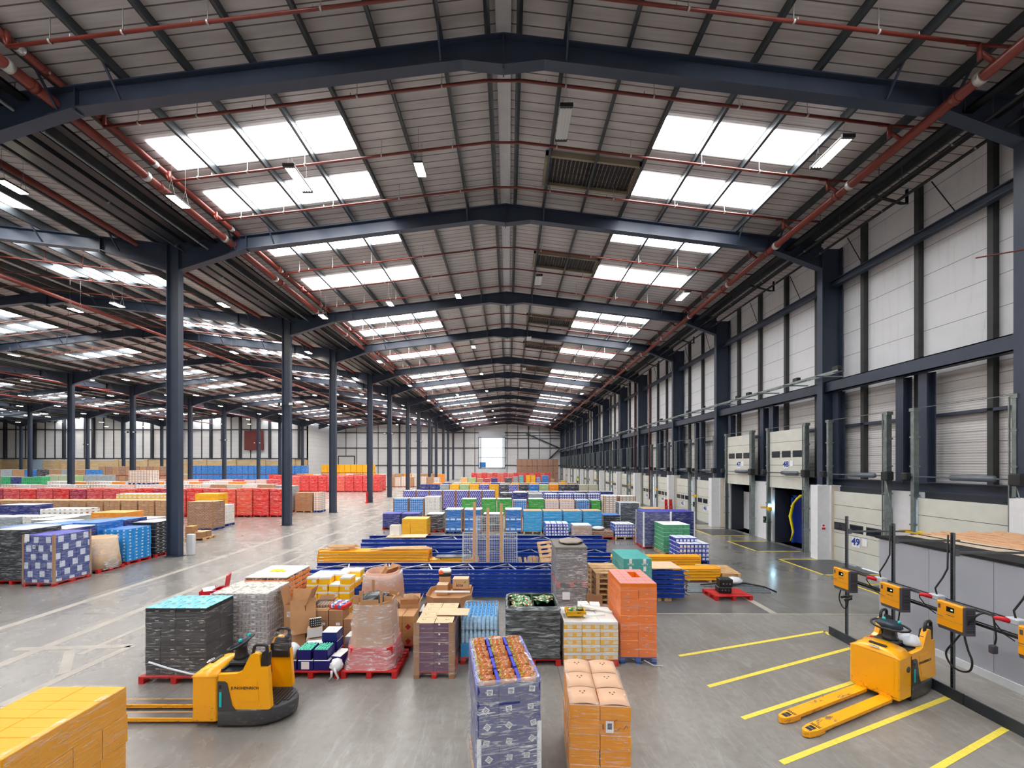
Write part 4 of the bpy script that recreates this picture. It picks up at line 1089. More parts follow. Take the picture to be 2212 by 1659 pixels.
# ------------------------------------------------------------------ foreground: tall blue load, snack trays on top
navy = mat('navy_carton', (44, 50, 128), .45, var=.06, scale=6)
navyd = mat('navy_carton_dark', (26, 28, 82), .5, var=.06)
violet = mat('tray_violet_blue', (58, 62, 186), .5)
def loc_corner(cx, cy_, rz, W, D):
    v = Matrix.Rotation(rz, 3, 'Z') @ Vector((W / 2, D / 2, 0)); return cx + v.x, cy_ + v.y
W, D = .8, 1.28; rz = .175; bx, by = loc_corner(-.386, 4.86, rz, W, D)
t = load(bx, by, rz, W, D, 'tall navy blue wrapped pallet load with open trays of orange snack bags on top', woodpal)
def navy_extra(b, w_, d_, h_):
    b.mt(2).box(-w_ * .32, -d_ / 2 - .002, .03, -w_ * .2, -d_ / 2, .04)
    b.add([(-w_ * .3 + .018 * math.cos(a), -d_ / 2 - .002, .035 + .018 * math.sin(a)) for a in [i * R(45) for i in range(8)]], [tuple(range(8))])
lay = .205
for k in range(7):
    sh = .03 if k < 4 else 0
carton_stack(t, W - .04, D - .04, .144, 4, 3, 3, .205, [navy, navyd, mat('faint_print', (96, 102, 160), .6)], .008, extra=navy_extra, flap=False)
q = carton_stack(t, W, D, .144 + 4 * .205, 2, 3, 3, .205, [navy, navyd, _M['faint_print']], .006, extra=navy_extra, flap=False)
rg = random.Random(3)
for k in range(6):
    for i in range(3):
        zz = .144 + (k + .55) * .205
        sticker(t, -W / 3 + i * W / 3 + rg.uniform(-.05, .05), -D / 2 - (.006 if k >= 4 else -.008), zz, .075, .07, rot=rg.uniform(-.25, .3) if rg.random() < .8 else .7)
for i in range(3): sticker(t, -W / 3 + i * W / 3 + .02, -D / 2 - .012, .144 + 6 * .205 + .13, .075, .07, rot=rg.uniform(-.15, .15))
MB().box(-W / 2 - .004, -D / 2 - .012, .1, -W / 2 + .05, -D / 2 - .008, .144 + 3.9 * .205).box(W / 2 - .05, -D / 2 - .012, .1, W / 2 + .006, -D / 2 - .008, .144 + 4.6 * .205).build('corner_board', paper, t)
ztop = .144 + 6 * .205
snacks = [pouch_me('snack_bag', .2, .17, .028, snackm, s_) for s_ in (1, 2, 3)]
for i in range(3):
    for j in range(4):
        w_, d_ = W / 3 - .012, D / 4 - .008
        cx_, cy_ = -W / 3 + i * W / 3, -D / 2 + (j + .5) * D / 4
        b = MB(); hh = .245
        for (xa, ya, xb, yb2) in ((-w_ / 2, -d_ / 2, w_ / 2, -d_ / 2 + .006), (-w_ / 2, d_ / 2 - .006, w_ / 2, d_ / 2)): b.mt(1).box(xa, ya, 0, xb, yb2, hh - .035)
        for s_ in (-1, 1):
            xa = s_ * w_ / 2 - (.006 if s_ > 0 else 0)
            b.mt(0).box(xa, -d_ / 2, 0, xa + .006, d_ / 2, hh - .02); b.box(xa - .006, -d_ / 2 + .02, hh - .02, xa + .014, d_ / 2 - .02, hh)
        b.mt(1).box(-w_ / 2, -d_ / 2, 0, w_ / 2, d_ / 2, .05)
        if j == 0: b.mt(2).box(-w_ / 2, -d_ / 2 - .003, 0, w_ / 2, -d_ / 2, .2)
        b.build('tray', [violet, navyd, navy], t, (cx_, cy_, ztop))
        for q in range(6):
            o = inst('snack_bag', snacks[(i + j + q) % 3], t, (cx_ + rg.uniform(-.012, .012), cy_ - d_ / 2 + .075 + q * (d_ - .11) / 5.0, ztop + .155 + rg.uniform(0, .03)))
            o.rotation_euler = (R(66 + rg.uniform(-14, 10)), rg.uniform(-.12, .12), rg.uniform(-.15, .15))
film_shell(t, W, D, .02, ztop + .235, FILM2, .03, True, .014, 18, .06)
# ------------------------------------------------------------------ foreground: ochre cartons with flaps, three holes each
ochre = mat('ochre_carton', (240, 154, 6), .45, var=.05, scale=3); peach = mat('peach_board', (214, 172, 140), .65, var=.03, scale=3)
W, D = .8, 1.2; rz = -.075; bx, by = loc_corner(.80, 5.26, rz, W, D)
t = load(bx, by, rz, W, D, 'wrapped pallet load of ochre cartons with peach lids and three holes in each', woodpal)
carton_stack(t, W, D, .144, 4, 2, 3, .2, [ochre, peach], .007)
rg = random.Random(11)
for i in range(2):
    for j in range(3):
        w_, d_, h_ = W / 2 - .008, D / 3 - .006, .2; b = MB()
        cart(b, w_, d_, .185, False)
        # bowed lid
        rings = []
        for k in range(7):
            u = k / 6; x_ = -w_ / 2 + .004 + (w_ - .008) * u; e = math.sin(math.pi * u)
            rings.append([(x_, -d_ / 2 + .004, .184 + .026 * e), (x_, d_ / 2 - .004, .184 + .026 * e), (x_, d_ / 2 - .004, .188 + .026 * e), (x_, -d_ / 2 + .004, .188 + .026 * e)])
        b.mt(1).loft(rings, True)
        o = b.build('carton', [ochre, peach], t, (-W / 4 + i * W / 2 + rg.uniform(-.004, .004), -D / 3 + j * D / 3 + rg.uniform(-.005, .005), .144 + .8), rg.uniform(-.02, .02))
        b = MB()
        for (hx, hy) in ((-.03, .03), (.03, .04), (0, -.01)): b.at((hx, hy + .04, .2115)).lathe([(.013, 0), (.013, .003)], 10); b.at()
        b.build('vent_hole', boardin, o)
film_shell(t, W, D, .02, 1.13, FILM, .03, True, .010, 14, .07)
barcode(t, .12, -D / 2 - .028, .144 + .73, .1, .15)
tm = text_mesh('handwriting', 'I', .1, ink, .0005); q = inst('handwriting', tm, t, (.035, -D / 2 - .018, .86)); q.rotation_euler = (R(90), 0, 0)
MB().tube([(.22, -D / 2 - .02, .83), (.26, -D / 2 - .02, .86), (.3, -D / 2 - .02, .84), (.34, -D / 2 - .02, .9), (.35, -D / 2 - .02, .86)], .003, 4).tube([(.17, -D / 2 - .02, .93), (.22, -D / 2 - .02, .97)], .003, 4).build('handwriting', ink, t)
# ------------------------------------------------------------------ foreground left: yellow cartons cut by the frame
yelc = mat('golden_carton', (240, 166, 16), .5, var=.04, scale=2)
W, D = 1.02, 1.25
t = load(-5.29, 4.36, 0, W, D, 'wrapped pallet load of golden yellow cartons at the lower left photo edge', woodpal)
carton_stack(t, W, D, .144, 4, 2, 4, .345, [yelc, mat('golden_carton_top', (232, 164, 28), .55)], .008)
film_shell(t, W, D, .02, 1.53, FILM, .02, True, .010, 12, .05)
# ------------------------------------------------------------------ black cartons and can trays on the left
blackc = mat('black_carton', (44, 44, 46), .4, var=.1); bluetop = spotted('blue_green_print', (104, 186, 214), [(60, 150, 90), (120, 110, 80), (150, 220, 240)], 5, .55, .4)
W, D = 1.2, .78
t = load(-6.56, 8.23, .0, W, D, 'dark wrapped load of black cartons with pale blue printed tops on a red pallet', None)
inst('pallet', pallet_me(1.36, .9, redpal), t)
_ex = lambda b, w_, d_, h_: b.mt(2).box(w_ * .15, -d_ / 2 - .002, .12, w_ * .38, -d_ / 2, .132)
carton_stack(t, W, D, .144, 6, 4, 2, .19, [blackc, blackc, mat('small_white_mark', (190, 190, 190), .5)], .006, extra=_ex, flap=False)
carton_stack(t, W, D, .144 + 6 * .19, 1, 4, 2, .19, [blackc, bluetop, _M['small_white_mark']], .006, extra=_ex, flap=False)
film_shell(t, W, D, .1, 1.4, FILM, .05, False, .012, 12, .05)
MB().tube([(-.5, -.42, .42), (-.1, -.43, .3), (.3, -.43, .2), (.62, -.44, .16)], .02, 6).build('film_fold', filmw, t)
def can_mat(name, top, bot):
    m, g = gm(name, (150, 146, 150), .35)
    x, y, z = g.xyz(g.obj()); u = g.math('ADD', x, y)
    fr = g.math('ABSOLUTE', g.math('SUBTRACT', g.math('FRACT', g.math('MULTIPLY', u, 1 / .085)), .5))
    c = g.mix(g.ramp(fr, [(.28, 0.0), (.42, 1.0)]), _lin(top), _lin(bot))
    fz = g.math('FRACT', g.math('MULTIPLY', z, 1 / .147)); c = g.mix(g.math('LESS_THAN', fz, .3), c, _lin((120, 118, 124)))
    n = g.noise(g.mapping(g.obj(), (1, 1, 6)), 7, 5, .7); c = g.mix(g.ramp(n, [(.5, 0.0), (.7, .6)]), c, _lin((206, 204, 210)))
    g.l(c, g.b.inputs['Base Color']); g.bump(fr, .5, .02); return m
canm = can_mat('can_tray_side', (142, 134, 138), (70, 66, 74)); lidm = spotted('paper_lids', (206, 198, 186), [(150, 142, 130), (230, 226, 218)], 10, .52, .6)
W, D = 1.22, .88
t = load(-5.9, 9.17, 0, W, D, 'tall grey wrapped load of can trays with crumpled pale top behind the left truck', None)
inst('pallet', pallet_me(W, D, redpal), t)
carton_stack(t, W, D, .144, 9, 3, 2, .147, [canm, lidm, inkw], .01, name='can_tray', extra=lambda b, w_, d_, h_: b.mt(2).box(-w_ * .4, -d_ / 2 - .002, .04, -w_ * .2, -d_ / 2, .08), flap=False)
film_shell(t, W, D, .1, 1.47, FILM2, .04, True, .016, 14, .07)
orangec = mat('orange_tray', (240, 140, 40), .5, var=.08); brownt = spotted('brown_jars', (120, 76, 60), [(200, 180, 170), (60, 40, 60)], 14, .5, .4)
W, D = 1.08, 1.2
t = load(-6.2, 10.75, 0, W, D, 'wrapped load of orange trays with a white lid behind the grey can trays', redpal)
def tray_extra(b, w_, d_, h_):
    pass
me_ = None
rg = random.Random(5)
b = MB(); cart(b, W / 2 - .01, D / 3 - .01, .075, False); b.mt(2).box(-W / 4 + .02, -D / 6 + .015, .07, W / 4 - .02, D / 6 - .015, .125); me_ = b.mesh('tray', [orangec, orangec, brownt])
for k in range(10):
    for i in range(2):
        for j in range(3): inst('tray', me_, t, (-W / 4 + i * W / 2 + rg.uniform(-.015, .015), -D / 3 + j * D / 3 + rg.uniform(-.01, .01), .144 + k * .125), rg.uniform(-.02, .02))
MB().rbox(-W / 2, -D / 2, 1.394, W / 2, D / 2, 1.42, .01).build('lid_sheet', mat('off_white_board', (226, 220, 206), .6, var=.06), t)
for k in range(5): MB().rbox(-.2 + (k % 3) * .14, -.1 + (k // 3) * .12, 1.42, -.08 + (k % 3) * .14, 0 + (k // 3) * .12, 1.445, .01).build('yellow_packet', ym, t)
film_shell(t, W, D, .1, 1.4, FILM, .02, False, .02, 12, .06)
# open red tray with odds and ends behind
t = empty('open_carton', (-7.1, 9.6, 0), R(20), 'open bright red tray with papers, poking up behind the black cartons', 'carton')
MB().box(-.3, -.2, 0, .3, .2, 1.1).build('support_carton', board, t)
m_ = MB(); 
for (a0, b0, a1, b1) in ((-.25, -.18, .25, -.17), (-.25, .17, .25, .18), (-.25, -.18, -.24, .18), (.24, -.18, .25, .18)): m_.box(a0, b0, 1.1, a1, b1, 1.3)
m_.box(-.25, -.18, 1.1, .25, .18, 1.12).bar((.25, 0, 1.28), (.3, 0, 1.62), .03, .3)
m_.build('red_tray', mat('bright_red_board', (214, 24, 44), .5), t)
MB().at((-.1, 0, 1.28), rz=.5, rx=R(30)).box(-.12, -.1, 0, .12, .1, .01).at((.05, .05, 1.3), rz=1, rx=R(-25)).box(-.1, -.12, 0, .1, .12, .012).build('papers', paper, t)
sticker(t, .05, -.182, 1.2, .16, .09)
# ------------------------------------------------------------------ loose cartons: helper for single boxes as things
def box_thing(name, x, y, z, w_, d_, h_, ms, label, rz=0, cat='carton', group=None, lid=None, flap=True, rx=0, ry=0):
    b = cart(MB(), w_, d_, h_, flap); t = tag(b.build(name, ms, None, (x, y, z), rz), label, cat, group); t.rotation_euler = (rx, ry, rz)
    if lid: MB().box(-w_ / 2 - .004, -d_ / 2 - .004, h_ - lid[0], w_ / 2 + .004, d_ / 2 + .004, h_ + .004).build('lid', lid[1], t)
    return t
def open_box(name, x, y, z, w_, d_, h_, m, label, rz=0, flaps=(40, 60, 30, 50), fl=.5, minn=None, cat='carton', group=None):
    t = empty(name, (x, y, z), rz, label, cat, group); th = .008
    b = MB().mt(0)
    for (a0, b0, a1, b1) in ((-w_ / 2, -d_ / 2, w_ / 2, -d_ / 2 + th), (-w_ / 2, d_ / 2 - th, w_ / 2, d_ / 2), (-w_ / 2, -d_ / 2, -w_ / 2 + th, d_ / 2), (w_ / 2 - th, -d_ / 2, w_ / 2, d_ / 2)): b.box(a0, b0, 0, a1, b1, h_)
    b.box(-w_ / 2, -d_ / 2, 0, w_ / 2, d_ / 2, th); b.build('body', m, t)
    for k, ang in enumerate(flaps):
        if ang is None: continue
        L = (d_ if k < 2 else w_) * fl; ww = (w_ if k < 2 else d_) / 2 - .01
        a = R(ang)
        if k == 0: p = [(-ww, -d_ / 2, h_), (ww, -d_ / 2, h_), (ww, -d_ / 2 - L * math.sin(a), h_ + L * math.cos(a)), (-ww, -d_ / 2 - L * math.sin(a), h_ + L * math.cos(a))]
        if k == 1: p = [(-ww, d_ / 2, h_), (ww, d_ / 2, h_), (ww, d_ / 2 + L * math.sin(a), h_ + L * math.cos(a)), (-ww, d_ / 2 + L * math.sin(a), h_ + L * math.cos(a))]
        if k == 2: p = [(-w_ / 2, -ww, h_), (-w_ / 2, ww, h_), (-w_ / 2 - L * math.sin(a), ww, h_ + L * math.cos(a)), (-w_ / 2 - L * math.sin(a), -ww, h_ + L * math.cos(a))]
        if k == 3: p = [(w_ / 2, -ww, h_), (w_ / 2, ww, h_), (w_ / 2 + L * math.sin(a), ww, h_ + L * math.cos(a)), (w_ / 2 + L * math.sin(a), -ww, h_ + L * math.cos(a))]
        n_ = Vector(p[1]) - Vector(p[0]); n_ = n_.cross(Vector(p[2]) - Vector(p[1])).normalized() * .006
        p2 = [tuple(Vector(v) + n_) for v in p]
        MB().add(p + p2, [(0, 1, 2, 3), (7, 6, 5, 4), (0, 4, 5, 1), (1, 5, 6, 2), (2, 6, 7, 3), (3, 7, 4, 0)]).build('flap', m, t)
    return t
def pallet_thing(x, y, rz, W, D, m, label, z=0, group=None):
    return tag(inst('pallet', pallet_me(W, D, m), None, (x, y, z), rz), label, 'pallet', group)
def blob(name, x, y, z, rx, ry, rzz, m, label, cat, seed=1, n=9, parts=None):
    rg = random.Random(seed); rings = []
    for k in range(n):
        t_ = k / (n - 1); r_ = math.sin(math.pi * (.08 + .88 * t_)) ** .6
        rings.append([(rx * r_ * math.cos(a) * rg.uniform(.82, 1.15), ry * r_ * math.sin(a) * rg.uniform(.82, 1.15), rzz * t_ * rg.uniform(.94, 1.04)) for a in [i * R(24) for i in range(15)]])
    return tag(MB().loft(rings, True).build(name, m, None, (x, y, z)), label, cat)
# the yellow and white carton pile
yel2 = mat('bright_yellow_carton', (252, 196, 14), .5, var=.04); wlid = mat('white_lid', (236, 236, 232), .55)
pallet_thing(-4.75, 11.1, 0, 1.25, 1.1, redpal, 'red pallet under the pile of yellow cartons with white lids')
heights = [[6, 6, 5, 6], [6, 6, 6, 5], [5, 5, 6, 6]]
names_c = ('first', 'second', 'third', 'fourth')
proto_b = None
b = cart(MB(), .275, .33, .185, False); meb = b.mesh('carton', [yel2, wlid]); mel = MB().box(-.141, -.169, .14, .141, .169, .189).mesh('lid', wlid)
meh = MB().at((-.03, 0, .189)).lathe([(.012, 0), (.012, .002)], 8).at((.03, .01, .189)).lathe([(.012, 0), (.012, .002)], 8).mesh('vent_hole', ink)
rg = random.Random(9)
for j in range(3):
    for i in range(4):
        for k in range(heights[j][i]):
            if j > 0 and k < 4: continue
            tp = k == heights[j][i] - 1
            o = tag(inst('carton', meb, None, (-5.24 + i * .29 + rg.uniform(-.008, .008) + (.03 if tp else 0), 10.75 + j * .345 + rg.uniform(-.01, .01), .146 + k * .192), rg.uniform(-.04, .04) * (3 if tp else 1)),
                    'yellow carton with white lid, %s column from the left, %s of the %s row, in the loose yellow pile' % (names_c[i], ('topmost' if tp else '%s from the floor' % ('lowest', 'second', 'third', 'fourth', 'fifth')[k]) if True else '', ('front', 'middle', 'back')[j]) if False else
                    'yellow carton with white lid, %s in %s column, %s row of loose pile' % ('topmost' if tp else ('lowest', 'second up', 'third up', 'fourth up', 'fifth up')[k], ('left', 'second', 'third', 'right')[i], ('front', 'middle', 'back')[j]), 'carton', 'yellow cartons in the loose pile')
            inst('lid', mel, o)
            if tp: inst('vent_hole', meh, o)
            if j == 0 and (i + k) % 2: sticker(o, .06, -.166, .09, .1, .06, lines=1)
# ------------------------------------------------------------------ red pallets with the untidy goods
pallet_thing(-3.98, 8.48, 0, 1.16, 1.0, redpal, 'red pallet under the dark blue bottle boxes, front left of the untidy goods')
pallet_thing(-2.81, 8.48, 0, 1.12, 1.0, redpal, 'red pallet under the tall wrapped brown carton')
dblue = mat('dark_blue_box', (24, 26, 112), .45, var=.05); capg = mat('mint_caps', (110, 216, 186), .4, var=.2, scale=30); gbox = mat('grey_box', (188, 186, 184), .6)
box_thing('carton', -4.42, 8.2, .146, .27, .36, .2, [dblue, wlid], 'dark blue box furthest left in the bottom row on the front red pallet')
t = box_thing('carton', -4.1, 8.2, .146, .3, .36, .2, [dblue, wlid], 'dark blue box with a white patch in the bottom row on the front red pallet')
sticker(t, 0, -.181, .1, .16, .15, lines=0)
box_thing('carton', -3.77, 8.2, .146, .32, .36, .2, [dblue, wlid], 'dark blue box with a white lid, right end of the bottom row')
mecap = MB().lathe([(.014, 0), (.022, .02), (.02, .05), (.01, .07)], 8).mesh('bottle', capg)
for n_, (xx, lb) in enumerate(((-4.13, 'left'), (-3.8, 'right'))):
    t = open_box('open_carton', xx, 8.2, .352, .29, .34, .2, dblue, '%s of two open dark blue boxes full of mint green bottles' % lb, flaps=(None, None, None, None))
    for i in range(5):
        for j in range(6): inst('bottle', mecap, t, (-.11 + i * .055, -.13 + j * .052, .14 + random.uniform(0, .02)))
box_thing('carton', -3.78, 8.58, .146, .3, .3, .2, [dblue, wlid], 'dark blue box hidden low behind the open bottle boxes'); box_thing('carton', -3.78, 8.58, .35, .3, .3, .2, [dblue, wlid], 'dark blue box under the topmost white lidded one')
t = box_thing('carton', -3.79, 8.56, .554, .31, .3, .2, [dblue, wlid], 'topmost dark blue box with a white lid and two holes')
inst('vent_hole', meh, t, (0, 0, .014))
t = box_thing('carton', -4.2, 8.6, .146, .34, .3, .3, [dblue, wlid], 'dark blue box with tilted white lid behind the left bottle box', rz=.2); inst('vent_hole', meh, t, (0, 0, .114))
t = box_thing('carton', -3.5, 8.3, .146, .2, .36, .24, [dblue, wlid], 'dark narrow box with an open white flap right of the blue boxes', rz=-.15)
blob('plastic_film', -4.42, 8.12, .35, .14, .2, .3, filmw, 'crumpled clear plastic over the leftmost dark blue box', 'plastic film', 4)
t = blob('plastic_bag', -3.47, 8.02, .146, .13, .12, .24, mat('white_bag', (226, 228, 232), .35), 'white plastic bag spilling over the front edge of the red pallet', 'plastic bag', 6)
MB().tube([(.0, -.1, .1), (.05, -.13, .0), (.08, -.1, -.1), (.06, -.12, -.14)], [.03, .02, .02, .01], 6).tube([(-.05, -.1, .05), (-.04, -.14, -.05), (-.1, -.13, -.12)], [.03, .02, .015], 6).build('trailing_film', filmw, t)
# boxes behind, on their own pallet
pallet_thing(-4.8, 9.62, 0, 1.2, 1.15, redpal, 'red pallet hidden under the brown cartons behind the blue bottle boxes')
pallet_thing(-3.66, 9.62, 0, 1.05, 1.15, redpal, 'red pallet under the stacked plain brown cartons')
t = open_box('open_carton', -4.86, 9.2, .146, .5, .34, .95, board, 'large brown open carton with raised flaps left of the untidy goods', flaps=(None, 15, 12, 20), fl=.8)
MB().at((-4.86 + 4.86, 0, 0)).at((.24, -.25, .35), rz=.5, rx=R(-8)).box(-.26, 0, 0, .26, .012, .75).build('leaning_flap', board, t)
sticker(t, -.12, -.172, .75, .1, .12)
labs = ('bottom', 'middle', 'top')
for i in range(3):
    for k in range(4 if i < 2 else 3):
        xx = -4.32 + i * .34
        t = box_thing('carton', xx, 9.35, .146 + k * .2, .32, .38, .195, [board2, board], 'plain brown carton, %s one in the %s column behind the blue boxes' % (('lowest', 'second', 'third', 'topmost')[k], ('left', 'middle', 'right')[i]), cat='carton')
        if k in (1, 2): sticker(t, .05, -.192, .08, .09, .06, lines=1)
t = empty('jar_tray', (-4.3, 9.35, .945), .15, 'tray of jars on top of the left brown carton column', 'tray')
MB().box(-.17, -.14, 0, .17, .14, .03).build('tray', board3, t); jm = MB().lathe([(.03, 0), (.034, .02), (.034, .07), (.028, .08)], 8).mesh('jar', mat('jar_brown', (150, 120, 104), .2))
for i in range(5):
    for j in range(4): inst('jar', jm, t, (-.13 + i * .065, -.1 + j * .066, .02))
t = empty('can_multipack', (-3.95, 9.35, .945), -.2, 'red and blue shrink wrapped multipack lying on the middle brown column', 'multipack')
MB().rbox(-.2, -.16, 0, .2, .16, .1, .02).build('red_card', mat('pack_red', (204, 36, 40), .35), t)
for q in (-.1, .08): MB().rbox(q - .05, -.165, .02, q + .05, .165, .125, .02).build('blue_pack', spotted('pack_blue_print', (70, 110, 190), [(220, 224, 232)], 20, .5, .3), t)
for k in range(2): box_thing('carton', -3.5, 8.98, .146 + k * .17, .26, .3, .165, [gbox, wlid], '%s grey box beside the tall wrapped carton' % ('lower', 'upper')[k])
t = box_thing('carton', -4.35, 8.92, .146, .32, .28, .3, [gbox, board3], 'grey box with peach top leaning behind the blue boxes', rz=.35)
t = box_thing('carton', -4.33, 8.9, .47, .3, .25, .2, [gbox, board3], 'tilted grey carton with brown top under the black dotted box', rz=.4, rx=-.12)
dotm, g = gm('black_white_dots', (20, 20, 22), .4)
x, y, z = g.xyz(g.obj()); fa = g.math('FRACT', g.math('MULTIPLY', g.math('ADD', x, y), 26)); fb = g.math('FRACT', g.math('MULTIPLY', z, 22))
g.l(g.mix(g.math('MULTIPLY', g.math('LESS_THAN', fa, .35), g.math('LESS_THAN', fb, .35)), _lin((18, 18, 20)), _lin((235, 235, 235))), g.b.inputs['Base Color'])
box_thing('carton', -4.32, 8.9, .7, .24, .2, .16, [dotm, wlid], 'small tilted black box with white dots and a white lid', rz=.5, rx=-.3)
t = open_box('open_carton', -4.62, 9.9, .146, .4, .4, .72, board2, 'brown carton stuffed with a black bag behind the large open carton', flaps=(None, 30, 50, 40), fl=.3)
blob('bin_bag', -4.62, 9.9, .72, .18, .18, .2, blackm, 'black bin bag in the brown carton behind the large open one', 'bag', 8)
# tall wrapped brown carton with red print at the foot
redpr = mat('red_printed_board', (204, 32, 34), .5)
t = empty('wrapped_carton', (-2.84, 8.5, .146), 0, 'tall tapering brown carton wrapped in film, red printed foot, black bags inside', 'carton')
def oct_ring(w_, d_, c_, z_): return [(-w_ / 2 + c_, -d_ / 2, z_), (w_ / 2 - c_, -d_ / 2, z_), (w_ / 2, -d_ / 2 + c_, z_), (w_ / 2, d_ / 2 - c_, z_), (w_ / 2 - c_, d_ / 2, z_), (-w_ / 2 + c_, d_ / 2, z_), (-w_ / 2, d_ / 2 - c_, z_), (-w_ / 2, -d_ / 2 + c_, z_)]
MB().loft([oct_ring(.92, .86, .08, 0), oct_ring(.91, .85, .09, .42)], False).build('red_sleeve', redpr, t)
b = MB().loft([oct_ring(.9, .84, .1, .02), oct_ring(.84, .78, .16, .6), oct_ring(.76, .7, .18, 1.3), oct_ring(.7, .66, .18, 1.3), oct_ring(.72, .68, .16, 1.05)], False, True); b.build('carton', board, t)
for k, (xx, yy, w_, h_, a) in enumerate(((-.3, -.3, .12, .2, .2), (-.18, -.34, .06, .28, 0), (.0, -.36, .34, .12, .1), (.22, -.33, .06, .3, -.05), (.32, -.2, .2, .14, -.3), (-.34, .1, .1, .16, .2), (.3, .25, .2, .12, -.2), (-.16, .32, .06, .34, 0))):
    MB().at((xx, yy, 1.26), rz=a).box(-w_ / 2, 0, 0, w_ / 2, .008, h_).build('flap', board, t)
o = blob('bin_bag', -2.84, 8.5, 1.36, .3, .28, .22, mat('bag_black_gloss', (40, 44, 50), .25), 'black bags heaped in the top of the tall wrapped brown carton', 'bag', 12)
film_shell(t, .92, .86, .01, 1.28, FILM2, .06, False, .025, 14, .2, top=.84)
# second wrapped bin behind
t = empty('wrapped_carton', (-3.42, 10.85, 0), 0, 'round wrapped brown bin with cardboard scraps, behind the tall wrapped carton', 'carton')
inst('pallet', pallet_me(1.1, 1.0, redpal), t)
MB().loft([rr_ring(.52, .48, .3, .15), rr_ring(.53, .49, .35, .8), rr_ring(.5, .46, .35, 1.2), rr_ring(.42, .4, .3, 1.42), rr_ring(.39, .37, .3, 1.42), rr_ring(.42, .4, .3, 1.15)], True).build('carton', mat('pinkish_board', (196, 150, 128), .7, var=.1), t)
for a, xx, yy in ((.3, -.1, .1), (-.5, .15, .0), (.9, .2, .15)): MB().at((xx, yy, 1.25), rz=a, ry=R(35)).box(-.05, -.2, 0, .0, .2, .3).build('cardboard_scrap', board, t)
film_shell(t, 1.06, .98, .1, 1.36, FILM2, .12, True, .03, 12, .35, top=.92)
# hazard cartons
pallet_thing(-2.6, 9.66, 0, 1.06, 1.05, redpal, 'red pallet under the brown cartons with red hazard diamonds')
hz = mat('hazard_red', (170, 24, 30), .5)
for i in range(4):
    for k in range(4):
        if i < 2 and k < 2 and False: continue
        xx = -3.13 + i * .27
        t = box_thing('carton', xx, 9.42, .146 + k * .165, .26, .5, .16, [mat('kraft_gold', (196, 148, 92), .7, var=.08), board], 'brown carton, %s in the %s column on the hazard pallet' % (('lowest', 'second up', 'third up', 'topmost')[k], ('left', 'centre left', 'centre right', 'right')[i]))
        if (i, k) in ((2, 2), (3, 0), (1, 1), (3, 2)):
            MB().add([(0, -.252, .01), (.07, -.252, .08), (0, -.252, .15), (-.07, -.252, .08)], [(0, 1, 2, 3)]).build('hazard_diamond', hz, t)
        if (i, k) == (2, 3): sticker(t, 0, -.252, .08, .1, .12)
t = open_box('open_carton', -2.44, 9.9, .146, .44, .4, .75, board, 'open brown carton with crumpled bags on the hazard pallet', rz=.1, flaps=(20, 50, 40, 30), fl=.35)
blob('paper_bag', -2.44, 9.9, .8, .2, .17, .28, board2, 'crumpled brown paper and bags in the open carton on the hazard pallet', 'paper', 21)
open_box('open_carton', -2.98, 9.9, .146, .42, .36, .8, board, 'open brown carton behind the tall wrapped carton on the hazard pallet', flaps=(10, 20, 20, 10), fl=.3)
box_thing('carton', -2.14, 10.0, 0, .12, .5, .7, [dblue, wlid], 'narrow dark blue carton standing right of the hazard pallet')
# plum load with brown edge boards
plum = mat('plum_carton', (104, 66, 92), .4, var=.08, scale=3)
W, D = .74, 1.16
t = load(-1.5, 8.56, 0, W + .06, D, 'plum coloured wrapped load with brown corner boards and a loose pale board on top', redpal)
carton_stack(t, W, D, .144, 5, 2, 4, .196, [plum, board3], .004, name='carton')
for k in range(5): sticker(t, .11, -D / 2 - .014, .144 + (k + .85) * .196, .035, .03, lines=1)
m_ = MB()
for i in range(3):
    for j in range(4):
        for (hx, hy) in ((-.03, .03), (.03, .035), (0, .0)): m_.at((-.24 + i * .24 + hx, -.43 + j * .29 + hy, 1.127)).lathe([(.009, 0), (.009, .003)], 7)
m_.build('vent_hole', ink, t)
corner_boards(t, W + .06, D, .0, 1.13, board2, .11)
film_shell(t, W + .07, D + .02, .1, 1.12, FILM, .03, False, .010, 12, .03)
tag(MB().rbox(-.33, -.2, 0, .33, .2, .012, .004).build('cardboard_sheet', board3, None, (-1.18, 8.52, 1.14), -.03), 'loose pale cardboard sheet on the plum load', 'sheet')
# big brown octagonal box, goods heaped on it
t = empty('wrapped_carton', (-1.6, 10.9, 0), 0, 'big brown octagonal carton behind the plum load', 'carton')
inst('pallet', pallet_me(1.15, 1.1, redpal), t)
MB().loft([oct_ring(1.1, 1.1, .18, .15), oct_ring(1.12, 1.12, .22, .6), oct_ring(1.2, 1.2, .26, .84), oct_ring(1.17, 1.17, .25, .84), oct_ring(1.08, 1.08, .22, .72)], False).build('carton', board, t)
box_thing('carton', -1.82, 11.0, .73, .3, .3, .28, [board, board3], 'small brown carton with a flap lid, left in the big octagonal carton')
box_thing('carton', -1.8, 11.25, .73, .3, .2, .42, [board, board], 'brown carton carrying the drinks pack')
t = empty('bottle_pack', (-1.8, 11.25, 1.152), .1, 'white, orange and black shrink wrapped drinks pack on a brown carton', 'drinks pack')
MB().rbox(-.18, -.11, 0, .18, .11, .1, .03).build('lower_band', blackm, t)
MB().rbox(-.17, -.115, .05, -.03, .115, .18, .03).build('orange_panel', mat('pack_orange', (240, 110, 60), .3), t)
MB().rbox(-.175, -.1, .08, .175, .1, .2, .04).build('shrink_film', wlid, t)
for i in range(3): MB().at((-.11 + i * .11, 0, .19)).lathe([(.03, 0), (.03, .02), (.02, .03)], 8).build('bottle_top', wlid, t)
